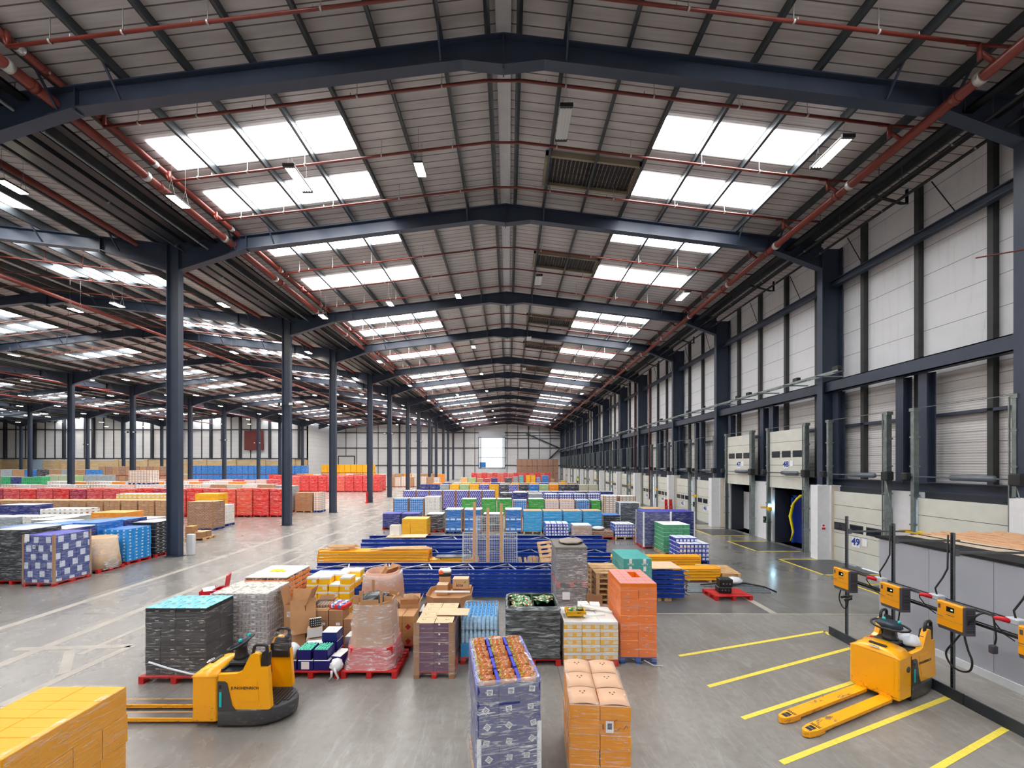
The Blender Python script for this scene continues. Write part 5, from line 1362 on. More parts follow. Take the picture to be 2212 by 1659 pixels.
box_thing('carton', -1.3, 11.2, .73, .5, .3, .14, [board, board], 'flat brown carton under the carton marked kite')
t = box_thing('carton', -1.33, 11.1, .872, .43, .3, .27, [mat('kraft_light', (200, 158, 116), .7, var=.05), board3], 'brown carton printed kite with a green leaf')
q = inst('printed_text', text_mesh('printed_text', 'kite', .13, ink, .0005), t, (-.02, -.153, .1)); q.rotation_euler = (R(90), 0, 0)
MB().add([(.09, -.153, .15), (.14, -.153, .17), (.16, -.153, .22), (.11, -.153, .2)], [(0, 1, 2, 3)]).build('leaf_print', mat('leaf_green', (70, 160, 70), .5), t)
tag(MB().tube([(-.47, 0, 0), (.47, -.02, .0)], .032, 10).build('white_tube', wlid, None, (-1.5, 10.62, .9)), 'white cardboard tube lying across the big octagonal carton', 'tube')
# water bottles
watm = mat('water_bottle_blue', (168, 212, 240), .15, var=.15, scale=20); capb = mat('cap_blue', (40, 150, 220), .35); cyanp = mat('cyan_pack', (30, 160, 226), .4)
b = MB()
for i in range(3):
    for j in range(2): b.mt(0).lathe([(.038, 0), (.042, .03), (.04, .1), (.043, .14), (.04, .2), (.02, .27), (.016, .29)], 10, (-.088 + i * .088, -.044 + j * .088)); b.mt(1).lathe([(.018, .285), (.018, .305)], 8, (-.088 + i * .088, -.044 + j * .088))
b.mt(2).add(rr_ring(.134, .09, .03, .0) + rr_ring(.134, .09, .03, .24), [(i, (i + 1) % 20, 20 + (i + 1) % 20, 20 + i) for i in range(20)], True)
wme = b.mesh('bottle_pack', [watm, capb, FILM3])
b = MB(); cart(b, .26, .17, .28, False); cme = b.mesh('pack', [cyanp, cyanp])
t = load(-.64, 9.07, 0, .8, 1.02, 'wrapped pallet of pale blue water bottle packs behind the snack bags', redpal)
rg = random.Random(2)
for k in range(3):
    for i in range(3):
        for j in range(5):
            if k < 2 and i == 1 and 0 < j < 4: continue
            if k == 2 and (i, j) in ((0, 0),): pass
            inst('bottle_pack', cme if k == 0 else wme, t, (-.265 + i * .268, -.4 + j * .2, .146 + k * .29), rg.uniform(-.03, .03))
film_shell(t, .8, 1.02, .1, 1.02, FILM, .05, True, .02, 10, .08, top=.97)
# dark wrapped load, green packets on top
dkf, g = gm('silvery_dark_film', (92, 98, 102), .25)
n = g.noise(g.mapping(g.obj(), (1, 1, 6)), 3, 6, .65, .8); zz_ = g.xyz(g.obj())[2]
g.l(g.ramp(n, [(.38, _lin((52, 56, 58))), (.55, _lin((104, 110, 112))), (.7, _lin((190, 196, 200)))]), g.b.inputs['Base Color']); g.bump(n, .5, .02)
W, D = 1.17, .98
t = load(.52, 8.97, 0, W, D, 'dark silvery wrapped load with green and white bags in open trays on top', redpal)
rings = []
for k in range(26):
    z_ = .15 + k * .043; s_ = 1 + .012 * math.sin(k * 1.9) + (.012 if k % 4 == 0 else 0)
    rings.append(rr_ring(W / 2 * s_, D / 2 * s_, .06, z_))
rings += [rr_ring(W / 2 - .04, D / 2 - .04, .12, 1.26), rr_ring(W / 2 - .05, D / 2 - .05, .12, 1.15)]
MB().loft(rings, True).build('wrapped_cartons', dkf, t)
for (xa, xb) in ((-.52, 0), (.02, .52)):
    m_ = MB(); 
    for (a0, b0, a1, b1) in ((xa, -.42, xb, -.41), (xa, .41, xb, .42), (xa, -.42, xa + .01, .42), (xb - .01, -.42, xb, .42)): m_.box(a0, b0, 1.1, a1, b1, 1.235)
    m_.box(xa, -.42, 1.14, xb, .42, 1.15); m_.build('tray', mat('deep_green_tray', (14, 58, 40), .5), t)
greens = [pouch_me('green_bag', .16, .2, .03, greenm, s_) for s_ in (4, 5, 6)]
rg = random.Random(8)
for q in range(46):
    lft = q < 30
    xx = rg.uniform(-.45, -.07) if lft else rg.uniform(.08, .46); yy = rg.uniform(-.34, .34) if lft else rg.uniform(-.02, .34)
    o = inst('green_bag', greens[q % 3], t, (xx, yy, 1.185 + rg.uniform(0, .05))); o.rotation_euler = (rg.uniform(-.4, .4), rg.uniform(-.4, .4), rg.uniform(0, 6))
# white and yellow trays
W, D = 1.16, .92
yw, g = gm('yellow_white_tray', (240, 190, 60), .35)
x, y, z = g.xyz(g.obj()); u = g.math('ADD', x, y)
fz = g.math('GREATER_THAN', z, .098); fu = g.math('FRACT', g.math('MULTIPLY', u, 1 / .193))
lab = g.math('MULTIPLY', g.math('MULTIPLY', g.math('GREATER_THAN', fu, .25), g.math('LESS_THAN', fu, .8)), g.math('MULTIPLY', g.math('GREATER_THAN', z, .015), g.math('LESS_THAN', z, .085)))
c = g.mix(lab, _lin((238, 182, 52)), _lin((224, 214, 190))); g.l(g.mix(fz, c, _lin((226, 226, 224))), g.b.inputs['Base Color'])
t = load(1.75, 8.92, 0, W, D, 'wrapped load of yellow and white trays with white tubes lying on top', redpal)
carton_stack(t, W, D, .144, 5, 3, 2, .162, [yw, wlid], .004, flap=False)
film_shell(t, W, D, .1, .99, FILM3, .03, True, .008, 10, .05)
for xx, yy, r_ in ((1.72, 9.18, .1), (1.97, 9.14, -.1)):
    t = box_thing('carton', xx, yy, .985, .22, .2, .13, [wlid, wlid], '%s small white box with two holes on the yellow and white trays' % ('left' if r_ > 0 else 'right'), rz=r_); inst('vent_hole', meh, t, (0, 0, -.058))
tag(MB().tube([(-.3, .2, 0), (.28, -.22, .0)], .035, 10).build('white_tube', wlid, None, (1.95, 8.85, 1.09)), 'long white tube slanting across the yellow and white trays', 'tube')
tag(MB().tube([(-.24, .0, 0), (.24, .06, 0)], .03, 10).build('white_tube', wlid, None, (1.85, 8.62, 1.02)), 'shorter white tube lying at the front of the yellow and white trays', 'tube')
t = open_box('open_carton', 1.47, 8.82, .99, .42, .34, .09, yel2, 'low yellow tray with green bags on the yellow and white trays', flaps=(60, None, None, None), fl=.4)
for q in range(7):
    o = inst('green_bag', greens[q % 3], t, (rg.uniform(-.12, .12), rg.uniform(-.1, .12), .05 + .008 * q)); o.rotation_euler = (rg.uniform(-.3, .3), 0, rg.uniform(0, 6))
# orange load on blue pallet
oran = mat('orange_carton', (232, 118, 18), .42, var=.06, scale=2); W, D = .78, 1.16
pk, g = gm('pink_grey_lids', (240, 140, 120), .5)
br = g.n('TexBrick'); br.inputs['Scale'].default_value = 1; br.inputs['Color1'].default_value = (*_lin((246, 142, 118)), 1); br.inputs['Color2'].default_value = (*_lin((240, 120, 104)), 1); br.inputs['Mortar'].default_value = (*_lin((150, 130, 140)), 1)
br.inputs['Brick Width'].default_value = .07; br.inputs['Row Height'].default_value = .055; br.inputs['Mortar Size'].default_value = .006; g.l(g.obj(), br.inputs['Vector'])
n = g.noise(g.obj(), 9, 1); g.l(g.mix(g.ramp(n, [(.6, 0.0), (.62, 1.0)]), br.outputs['Color'], _lin((150, 150, 170))), g.b.inputs['Base Color'])
t = load(2.81, 9.16, -.02, W, D, 'tall orange wrapped load with pink patterned top and a square gap on a blue pallet', bluepal)
carton_stack(t, W, D, .144, 8, 2, 3, .18, [oran, oran, mat('cream_mark', (250, 190, 140), .5)], .006, extra=lambda b, w_, d_, h_: b.mt(2).box(-w_ * .12, -d_ / 2 - .002, .1, w_ * .0, -d_ / 2, .108))
for i in range(4):
    for j in range(5):
        if (i, j) in ((2, 3), (2, 2)): continue
        b = cart(MB(), W / 4 - .003, D / 5 - .003, .15, False); b.build('carton', [oran, pk], t, (-W / 2 + (i + .5) * W / 4, -D / 2 + (j + .5) * D / 5, .144 + 1.44))
film_shell(t, W, D, .06, 1.66, FILM, .03, False, .012, 14, .05)
MB().tube([(.1, -.62, .1), (.3, -.7, .02), (.5, -.68, .01), (.42, -.74, .01)], .008, 5).build('torn_film', filmw, t)
# dark double stack
drk = mat('dark_goods', (70, 62, 66), .45, var=.3, scale=8)
W, D = .8, 1.2
t = load(1.65, 11.1, 0, W, D, 'dark wrapped pallet load carrying a second dark load on top of it', redpal)
carton_stack(t, W, D, .144, 5, 3, 3, .18, [drk, drk], .008, flap=False)
film_shell(t, W, D, .05, 1.05, FILM2, .02, False, .014, 8, .05); sticker(t, -.14, -D / 2 - .03, .84, .2, .2, lines=0)
t = load(1.66, 11.1, 0, W, D, 'upper dark wrapped load with a grey slip sheet and crumpled paper on top', redpal, z=1.06)
carton_stack(t, W, D, .144, 5, 3, 3, .17, [drk, drk], .008, flap=False)
MB().rbox(-.44, -.62, 1.0, .42, .62, 1.06, .01).build('slip_sheet', mat('grey_card', (120, 114, 108), .8), t)
film_shell(t, W, D, .0, 1.0, FILM2, .02, False, .014, 10, .05)
blob('crumpled_sheet', 1.72, 11.1, 2.12, .34, .4, .1, mat('grey_brown_paper', (150, 138, 128), .8), 'crumpled grey brown paper lying on the upper dark load', 'paper', 31)
# wooden pallets stacked on edge of the group, leaning sheet, teal load
for k in range(9):
    pallet_thing(2.76, 11.5, random.uniform(-.02, .02), .74, 1.15, woodpal, 'bare wooden pallet, %s from the floor in the stack behind the orange load' % ('first', 'second', 'third', 'fourth', 'fifth', 'sixth', 'seventh', 'eighth', 'ninth')[k], z=k * .146)
t = tag(MB().at((2.22, 10.3, 0), rz=-.5, rx=R(4)).box(-.2, 0, 0, .22, .012, .95).build('cardboard_sheet', board2), 'bent brown cardboard sheet standing beside the dark double stack', 'sheet')
tag(MB().box(2.42, 10.62, 0, 2.5, 10.7, .55).build('timber_offcut', woodpal), 'short upright timber offcut beside the leaning cardboard sheet', 'timber')
tealc = mat('teal_carton', (40, 158, 152), .42, var=.06); W, D = .8, 1.25
t = load(3.62, 11.8, 0, W, D, 'wrapped load of teal cartons behind the tall orange load', redpal)
carton_stack(t, W, D, .144, 7, 2, 3, .215, [tealc, tealc, wlid], .006, extra=lambda b, w_, d_, h_: b.mt(2).box(-w_ * .1, -d_ / 2 - .002, .08, w_ * .1, -d_ / 2, .21))
for q_ in (-.2, .2): q = inst('printed_text', text_mesh('printed_text', 'WYX', .08, inkw, .0005, .001), t, (q_, -D / 2 - .01, 1.49)); q.rotation_euler = (R(90), 0, 0)
film_shell(t, W, D, .06, 1.66, FILM, .05, False, .012, 12, .05)
# ------------------------------------------------------------------ stacked rack frames and beams
rblue = mat('rack_blue', (12, 60, 160), .35, var=.08, scale=2); ryel = mat('rack_yellow', (250, 176, 24), .4, var=.06, scale=2)
brace = mat('rack_brace_grey', (168, 178, 188), .35, .5)
def frame_proto(L, Wd, h, braces):
    t = empty('rack_upright_frame', (0, 0, 0))
    b = MB()
    # C section post with a grooved face
    pr = [(-.05, 0), (-.05, h), (.05, h), (.05, 0)]
    pf = [(0, .006), (.0, h * .26), (.03, h * .36), (.03, h * .6), (0, h * .7), (0, h - .006), (.09, h - .006), (.09, h * .88), (.02, h * .88), (.02, .02), (.09, .02), (.09, .006)]
    pm = MB().prism([(a, z_) for a, z_ in pf], 0, L, 'x')
    hl = MB()
    for k in range(int(L / .12)): hl.box(.04 + k * .12, .03, h - .0055, .075 + k * .12, .05, h - .0035)
    me = pm.mesh('post', rblue); hm = hl.mesh('slot_row', blackm)
    o = inst('post', me, t, (0, 0, 0)); inst('slot_row', hm, o)
    o = inst('post', me, t, (L, Wd, 0), R(180)); inst('slot_row', hm, o)
    if braces:
        b = MB(); x = .15; up = True
        while x + .95 < L:
            b.bar((x, .06, h * .6), (x + .9, Wd - .06, h * .6), .045, .03); b.bar((x + .95, Wd - .06, h * .6), (x + 1.25, .06, h * .6), .045, .03); x += 1.35
        b.build('bracing', brace, t)
    return t
def copyat(p, loc, rz, label, cat, group):
    o = copy_tree(p); o.location = loc; o.rotation_euler.z = rz; return tag(o, label, cat, group)
def frame_stack(x, y, rz, L, Wd, n, h, where, group):
    p = frame_proto(L, Wd, h - .028, True)
    names = ('lowest', 'second', 'third', 'fourth', 'fifth', 'sixth', 'seventh', 'eighth')
    for k in range(n):
        lb = 'blue rack frame, %s in the stack %s' % ('topmost' if k == n - 1 else names[k] + (' up' if k else ''), where)
        if k == 0: o = p; o.location = (x, y, .1); o.rotation_euler.z = rz; tag(o, lb, 'rack frame', group)
        else: copyat(p, (x + random.uniform(-.03, .03), y, .1 + k * h), rz, lb, 'rack frame', group)
    m_ = MB().box(.4, .02, 0, .5, Wd - .02, .1).box(L / 2, .02, 0, L / 2 + .1, Wd - .02, .1).box(L - .5, .02, 0, L - .4, Wd - .02, .1)
    for q in range(3): tag(MB().box(0, .02, 0, .1, Wd - .02, .1).build('timber_bearer', woodpal, None, (x + (.4, L / 2, L - .5)[q], y, 0)), 'timber bearer on the floor under the blue frames %s' % where, 'timber', 'timber bearers under the stack %s' % where)
frame_stack(-6.55, 12.6, 0, 9.3, 1.0, 6, .148, 'nearest the camera', 'blue frames in the nearest long stack')
frame_stack(4.3, 12.5, 0, 1.22, .95, 6, .148, 'right of the teal load', 'short blue frames right of the teal load')
frame_stack(-6.3, 17.0, 0, 10.5, 1.0, 6, .17, 'furthest from the camera', 'blue frames in the furthest stack')
frame_stack(-6.9, 15.98, 0, 11.0, .9, 4, .17, 'just behind the yellow beams', 'blue frames just behind the yellow beams')
frame_stack(2.9, 14.6, 0, 2.6, .9, 3, .17, 'right of the dark double load', 'blue frames at the right end of the racks')
tag(MB().rbox(0, 0, 0, 1.15, .9, .03, .005).build('cardboard_sheet', board3, None, (4.3, 12.52, 1.0)), 'brown board lying on the short blue frames right of the teal load', 'sheet')
tag(MB().at(rz=.03).rbox(0, 0, 0, 1.7, .7, .03, .005).build('cardboard_sheet', board3, None, (-5.3, 17.1, 1.135)), 'pale cardboard sheet lying on the far blue rack frames', 'sheet')
box_thing('carton', -5.0, 17.6, 1.17, .42, .36, .45, [wlid, board3], 'small white carton standing on the far blue rack frames')
def beam_proto(L):
    t = empty('rack_beam', (0, 0, 0))
    MB().prism([(0, 0), (0, .03), (.012, .04), (.012, .06), (0, .07), (0, .09), (.045, .09), (.045, 0)], .01, L - .01, 'x').build('beam', ryel, t)
    for q in (0, L - .012): MB().box(q, -.006, -.015, q + .012, .05, .125).build('end_plate', ryel, t)
    return t
def beam_stack(x, y, rz, L, nr, nc, z0, label, group, step=.118):
    p = beam_proto(L); rg = random.Random(int(x * 10)); c_, s_ = math.cos(rz), math.sin(rz)
    for k in range(nr):
        for j in range(nc):
            if 0 < j < nc - 1 and k < nr - 1: continue
            dx, dy = rg.uniform(-.03, .03), j * .062
            loc = (x + dx * c_ - dy * s_, y + dx * s_ + dy * c_, z0 + k * step)
            if k == 0 and j == 0: p.location = loc; p.rotation_euler.z = rz; tag(p, label, 'rack beam', group)
            else: copyat(p, loc, rz, label, 'rack beam', group)
    for q in (.15, .85): tag(MB().box(-.04, -.03, 0, .04, nc * .062, z0).build('timber_bearer', woodpal, None, (x + q * L * c_, y + q * L * s_, 0), rz), 'timber bearer under the %s' % label.replace('rack beam', 'beam stack'), 'timber', 'bearers: ' + group)
beam_stack(-7.15, 14.9, 0, 4.15, 8, 10, .12, 'yellow rack beam in the big stack left of the wire mesh', 'yellow beams in the big left stack')
beam_stack(-2.9, 14.65, 0, 1.75, 6, 8, .1, 'short yellow rack beam beside the wire mesh', 'short yellow beams beside the wire mesh')
beam_stack(5.3, 14.5, 0, 2.4, 4, 8, .08, 'yellow rack beam in the low stack near the flat wooden pallet', 'yellow beams near the flat wooden pallet', .108)
beam_stack(3.3, 16.4, 0, 4.6, 4, 8, .08, 'yellow rack beam in the stack in front of the green load', 'yellow beams in front of the green load', .108)
for k in range(7):
    tag(MB().at((random.uniform(-.15, .15), k * .09, (k % 2) * .06), rz=random.uniform(-.04, .04)).bar((0, 0, .03), (.95, .1, .03), .07, .035).build('timber_batten', woodpal, None, (-7.0 + k * .05, 14.95, 1.08 if k else 1.08)), 'loose pale timber slat on the big yellow beam stack', 'timber', 'timber slats on the yellow beams')
for k in range(4): tag(MB().at((0, k * .1, 0), rz=.02 * k).bar((0, 0, .02), (2.3 - k * .3, .05, .02), .1, .03).build('timber_plank', woodpal, None, (-5.2 + k * .2, 15.0 + k * .03, 1.082)), 'weathered plank lying on the right half of the big yellow beam stack', 'timber', 'planks on the yellow beams')
for k in range(5): tag(MB().tube([(0, 0, 0), (1.3, .05, 0)], .03, 8).build('steel_tube', galv, None, (-2.72 + (k % 2) * .05, 14.72 + k * .08, .86)), 'pale galvanised tube lying on the short yellow beams', 'tube', 'galvanised tubes on the short yellow beams')
for q in (.1, 1.1): tag(MB().box(0, -.03, 0, .08, .4, .095).build('timber_bearer', woodpal, None, (-2.72 + q, 14.7, .735)), 'small timber block between the beams and the galvanised tubes', 'timber', 'timber blocks under the tubes')
# wire mesh panels standing behind the first frames
meshm = mat('mesh_galvanised', (206, 214, 214), .45, .1)
def mesh_panel(x, y, w_, h_, label, z0=0):
    t = empty('wire_mesh_panel', (x, y, z0), 0, label, 'mesh panel'); t.rotation_euler = (R(-5), 0, 0)
    m_ = MB().box(0, -.015, 0, .035, .015, h_).box(w_ - .035, -.015, 0, w_, .015, h_).box(0, -.015, 0, w_, .015, .035).box(0, -.015, h_ - .035, w_, .015, h_).box(0, -.015, h_ * .86, w_, .015, h_ * .86 + .02)
    m_.build('frame', meshm, t); m_ = MB(); s_ = .062
    for k in range(1, int(w_ / s_)): m_.box(k * s_ - .007, -.005, .03, k * s_ + .007, .005, h_ - .03)
    for k in range(1, int(h_ / s_)): m_.box(.03, -.002, k * s_ - .006, w_ - .03, .002, k * s_ + .006)
    m_.build('wire_mesh', meshm, t)
mesh_panel(-1.68, 14.3, .55, 1.85, 'left wire mesh panel leaning by the yellow beams'); mesh_panel(-.24, 14.3, .55, 1.85, 'right wire mesh panel leaning beside the broken pallets')
mesh_panel(-1.2, 14.42, 1.02, 2.42, 'tall middle wire mesh panel between two timber uprights')
for xx, h_, lb in ((-1.28, 2.95, 'left tall'), (-.32, 2.9, 'right tall'), (-.8, 2.75, 'short middle')):
    tag(MB().at(rx=R(-4)).box(0, -.04, 0, .1, 0, h_).build('timber_upright', mat('timber_plain', (214, 164, 118), .65, var=.1), None, (xx, 14.12, 0)), '%s timber upright leaning against the wire mesh panels' % lb, 'timber')
t = tag(inst('pallet', pallet_me(.8, 1.1, woodpal), None, (1.5, 14.35, .98), 0), 'pale wooden pallet tipped up on edge among the broken pallets', 'pallet'); t.rotation_euler = (R(58), R(-6), R(6))
for k in range(5): pallet_thing(1.85, 14.75, .05 * (k % 3), .95, 1.0, woodpal, 'wooden pallet, %s in the small pile under the tipped up pallet' % ('lowest', 'second', 'third', 'fourth', 'topmost')[k], z=k * .146)
rg = random.Random(4)
for k in range(14):
    xx = .45 + k * .055; tag(MB().at(rx=R(-28 + rg.uniform(-6, 6)), ry=rg.uniform(-.2, .35)).box(0, 0, 0, .09, .02, .95).build('broken_batten', woodpal if k % 3 else mat('grey_slat', (160, 150, 140), .7), None, (xx, 14.25 + rg.uniform(0, .25), .04)), 'splintered pallet board heaped between the wire mesh and pallet pile', 'timber', 'broken slats by the wire mesh')
for k in range(2): pallet_thing(8.0, 15.3, -.13, 1.2, 1.25, woodpal, '%s of two flat wooden pallets right of the yellow beams' % ('lower', 'upper')[k], z=k * .146)
# galvanised channels, red pallet with black cases
for k in range(4): tag(MB().prism([(-.1, 0), (-.1, .02), (-.02, .1), (.02, .1), (.1, .02), (.1, 0), (.09, 0), (.02, .09), (-.02, .09), (-.09, 0)], 0, 2.75 - .15 * k, 'x').build('steel_channel', galv, None, (6.0 + .1 * k, 13.45 + k * .21, 0), -.03), 'long galvanised channel lying on the floor behind the black cases', 'channel', 'galvanised channels behind the black cases')
pallet_thing(7.1, 12.95, .04, 1.2, .8, redpal, 'small red pallet with two black cases on the dark floor')
case = mat('case_black', (28, 28, 30), .35)
for k in range(2):
    t = tag(MB().rbox(-.2, -.16, 0, .2, .16, .2 + .05 * k, .02).build('equipment_case', case, None, (6.98 + .04 * k, 12.95, .146 + k * .202), -.1), '%s black case on the small red pallet' % ('lower', 'upper')[k], 'case')
    for q in (-.1, 0, .1): MB().at((q, -.161, .1), rx=R(90)).lathe([(.025, 0), (.02, .006)], 8).build('knob', galv, t)
blob('plastic_film', 7.85, 13.9, .12, .32, .2, .25, filmw, 'white heap of plastic film on the galvanised channels', 'plastic film', 14)
tag(MB().tube([(6.6, 13.7, .16), (7.3, 13.75, .2), (8.2, 13.8, .18), (8.7, 13.55, .13), (8.95, 13.3, .03)], .028, 8).build('black_pipe', blackm), 'bent black pipe lying across the galvanised channels', 'pipe')
# ------------------------------------------------------------------ rows of pallet loads
def printed(name, base, patch=None, pw=.3, ph=.2, fw=.5, fh=.5, film_=.35, off=0.0, var=.12, third=None):
    m, g = gm(name, base, .32); o = g.obj(); x, y, z = g.xyz(o); u = g.math('ADD', x, y)
    c = _lin(base)
    n = g.noise(o, 2.2, 3); c = g.mix(n, tuple(v * (1 - var) for v in c), tuple(min(1, v * (1 + var)) for v in c))
    if patch:
        fz = g.math('FRACT', g.math('MULTIPLY_ADD', z, 1 / ph, .04))
        row = g.math('FLOOR', g.math('MULTIPLY_ADD', z, 1 / ph, .04))
        fu = g.math('FRACT', g.math('ADD', g.math('MULTIPLY', u, 1 / pw), g.math('MULTIPLY', row, off)))
        c = g.mix(g.math('MULTIPLY', g.math('LESS_THAN', fu, fw), g.math('LESS_THAN', g.math('ABSOLUTE', g.math('SUBTRACT', fz, .5)), fh / 2)), c, _lin(patch))
    # film look: whitish horizontal creases, their highlight streaks painted into the base colour
    s_ = g.noise(g.mapping(o, (.8, .8, 7), (0, R(5), 0)), 3.0, 6, .66, 1.0)
    c = g.mix(g.ramp(s_, [(.5, 0.0), (.68, film_)]), c, _lin((226, 230, 238)))
    g.l(c, g.b.inputs['Base Color']); g.l(g.ramp(s_, [(.4, .18), (.7, .4)]), g.b.inputs['Roughness']); g.bump(s_, .55, .03)
    return m
MT = dict(
    brown=printed('load_brown', (176, 134, 96), film_=.2), brownp=printed('load_brown_printed', (164, 128, 104), (120, 88, 70), .2, .09, .5, .3, .2, .5),
    red=printed('load_red', (218, 44, 40), film_=.5, var=.2), redpale=printed('load_red_pale', (214, 70, 72), film_=.55), crimson=printed('load_crimson', (172, 40, 70), film_=.5), salmon=printed('load_salmon', (222, 86, 68), film_=.5, var=.2),
    navy=printed('load_navy', (38, 48, 120), film_=.35), navyw=printed('load_navy_white', (40, 62, 140), (206, 214, 232), .42, .3, .42, .72, .25, .37),
    black=printed('load_black', (48, 52, 56), film_=.4), blackw=printed('load_black_marks', (50, 52, 56), (200, 204, 208), .26, .165, .22, .14, .2, .5), dark=printed('load_dark', (60, 58, 64), film_=.6),
    lblue=printed('load_light_blue', (50, 156, 226), (220, 236, 246), .26, .135, .2, .36, .15, .0), cyan=printed('load_cyan', (58, 168, 222), film_=.4), mblue=printed('load_mid_blue', (48, 120, 200), (196, 220, 240), .36, .62, .78, .17, .35),
    check=printed('load_blue_check', (36, 116, 196), (170, 206, 234), .15, .15, .55, .5, .2), purple=printed('load_purple_dots', (70, 66, 166), (214, 216, 236), .19, .19, .5, .45, .3, .5),
    green=printed('load_green', (62, 160, 60), film_=.4, var=.2), white=printed('load_white', (222, 220, 214), (150, 110, 90), .33, .27, .16, .14, .3), whitered=printed('load_white_red', (228, 210, 204), (214, 120, 110), .24, .2, .3, .25, .4),
    brownwhite=printed('load_brown_white', (200, 170, 146), (240, 240, 240), .3, .165, .68, .6, .2), wb=printed('load_white_brown', (236, 236, 234), (170, 120, 86), .32, .2, .45, .32, .25),
    yellow=printed('load_yellow', (250, 182, 30), film_=.12), orange=printed('load_orange', (246, 150, 36), film_=.2), yw=printed('load_yellow_white', (238, 206, 110), (240, 238, 230), .33, .22, .5, .5, .3),
    grey=printed('load_grey', (150, 160, 166), film_=.5), emerald=printed('load_emerald', (40, 160, 100), (130, 206, 160), .28, .2, .4, .2, .2), rolls=printed('load_blue_rolls', (42, 66, 170), (228, 232, 242), .22, .17, .62, .55, .35),
    cream=printed('load_cream', (206, 204, 176), (160, 164, 140), .4, .14, .9, .3, .2), teal=printed('load_teal', (90, 180, 186), film_=.5), blue=printed('load_blue', (40, 120, 200), film_=.35), greenpale=printed('load_pale_green', (160, 190, 130), film_=.4), peach=printed('load_peach', (240, 186, 120), film_=.3))
TOP = dict(white=mat('top_white', (232, 232, 230), .6, var=.06), brown=mat('top_brown', (200, 164, 124), .7, var=.06), blue=mat('top_blue', (70, 130, 210), .35, var=.3, scale=3), film=mat('top_film', (214, 220, 228), .3, var=.12, scale=4),
           yellow=mat('top_yellow', (250, 196, 80), .5), dark=mat('top_dark', (90, 92, 96), .5), red=mat('top_redfilm', (234, 130, 124), .4, var=.3, scale=3), purple=mat('top_purple', (70, 70, 170), .45), orange=mat('top_orange', (246, 170, 90), .5))
_blk = {}
def block_me(W, D, H, key, top, seed, nx=3, ny=3, nl=7, soft=False, z0=.144):
    k = (round(W, 2), round(D, 2), round(H, 2), key, top, seed, z0)
    if k in _blk: return _blk[k]
    rg = random.Random(seed * 13 + 1); b = MB(); h = (H - z0) / nl
    if soft:
        # film-wrapped load: slightly uneven waist per layer
        rings = []
        for q in range(nl):
            for a_ in (0.04, .5, .96):
                s_ = 1 + rg.uniform(-.012, .008) - (.012 if a_ != .5 else 0)
                rings.append(rr_ring(W / 2 * s_, D / 2 * s_, .04, z0 + (q + a_) * h, 3))
        b.mt(0).loft(rings, False, True)
        b.mt(1).prism([(p[0] * .985, p[1] * .985) for p in rr_ring(W / 2, D / 2, .05, 0, 3)], H - .01, H + .012, 'z')
    else:
        for q in range(nl):
            for i in range(nx):
                for j in range(ny):
                    if 0 < i < nx - 1 and 0 < j < ny - 1 and q < nl - 1: continue
                    w_, d_ = W / nx, D / ny; jx_, jy_ = rg.uniform(-.008, .008), rg.uniform(-.008, .008)
                    cart(b, w_ - .008, d_ - .008, h - .004, False, z0 + q * h, -W / 2 + i * w_ + .004 + jx_, -D / 2 + j * d_ + .004 + jy_, (0, 1 if q == nl - 1 else 0))
    _blk[k] = b.mesh('cartons', [MT[key], TOP[top]]); return _blk[k]
_far = {}
def far_me(W, D, H, key, top, pal, z0=.144):
    k = (round(W, 2), round(D, 2), round(H, 2), key, top, pal.name if pal else '')
    if k in _far: return _far[k]
    b = MB(); rings = []
    nl = 5
    for q in range(nl * 2 + 1):
        s_ = 1 - (.014 if q % 2 == 0 else 0); rings.append(rr_ring(W / 2 * s_, D / 2 * s_, .05, z0 + q * (H - z0) / (nl * 2), 2))
    b.mt(0).loft(rings, False, True); b.mt(1).box(-W / 2 + .03, -D / 2 + .03, H - .01, W / 2 - .03, D / 2 - .03, H + .01)
    b.mt(2).box(-W / 2, -D / 2, .1, W / 2, D / 2, .14)
    for xx in (-W / 2, -.05, W / 2 - .1): b.box(xx, -D / 2, 0, xx + .1, D / 2, .1)
    _far[k] = b.mesh('pallet_load', [MT[key], TOP[top], pal or woodpal]); return _far[k]
MASS = []
def mass(me, loc, rz=0.0): MASS.append((me, Matrix.Translation(loc) @ Matrix.Rotation(rz, 4, 'Z')))
def mass_build(name, label):
    b = MB(); mats = []
    for me, X in MASS:
        b.X = X
        o = len(b.v); b.v += [tuple(X @ v.co) for v in me.vertices]
        ids = []
        for m_ in me.materials:
            if m_ not in mats: mats.append(m_)
            ids.append(mats.index(m_))
        for p in me.polygons: b.f.append(tuple(o + i for i in p.vertices)); b.mi.append(ids[p.material_index]); b.sm.append(False)
    o = b.build(name, mats); tag(o, label, 'pallet loads', None, 'stuff')
EDGE = {'brown': board2, 'white': paper}
def ld(x, y, W, D, H, key, top, label, group=None, pal=None, rz=0.0, seed=0, soft=True, edges=None, z=0, nx=3, ny=3, nl=7, wrap=None, band=None):
    """one mid-distance pallet load; x, y = centre of its front edge"""
    pal = pal or redpal
    t = empty('pallet_load', (x, y + D / 2, z), rz, label, 'pallet load', group)
    inst('pallet', pallet_me(W, D, pal), t); inst('cartons', block_me(W, D, H, key, top, seed % 3, nx, ny, nl, soft), t)
    if edges: corner_boards(t, W, D, .1, H + .02, EDGE[edges], .06)
    if wrap: film_shell(t, W + .02, D + .02, .08, H - .01, wrap, .02, False, .01, 6, .05)
    return t
def fromto(Y, px0, px1, ptop):
    x0, x1 = (px0 - 1099) / F * Y, (px1 - 1099) / F * Y
    return (x0 + x1) / 2, x1 - x0, CAMZ - (ptop - 1003) / F * Y
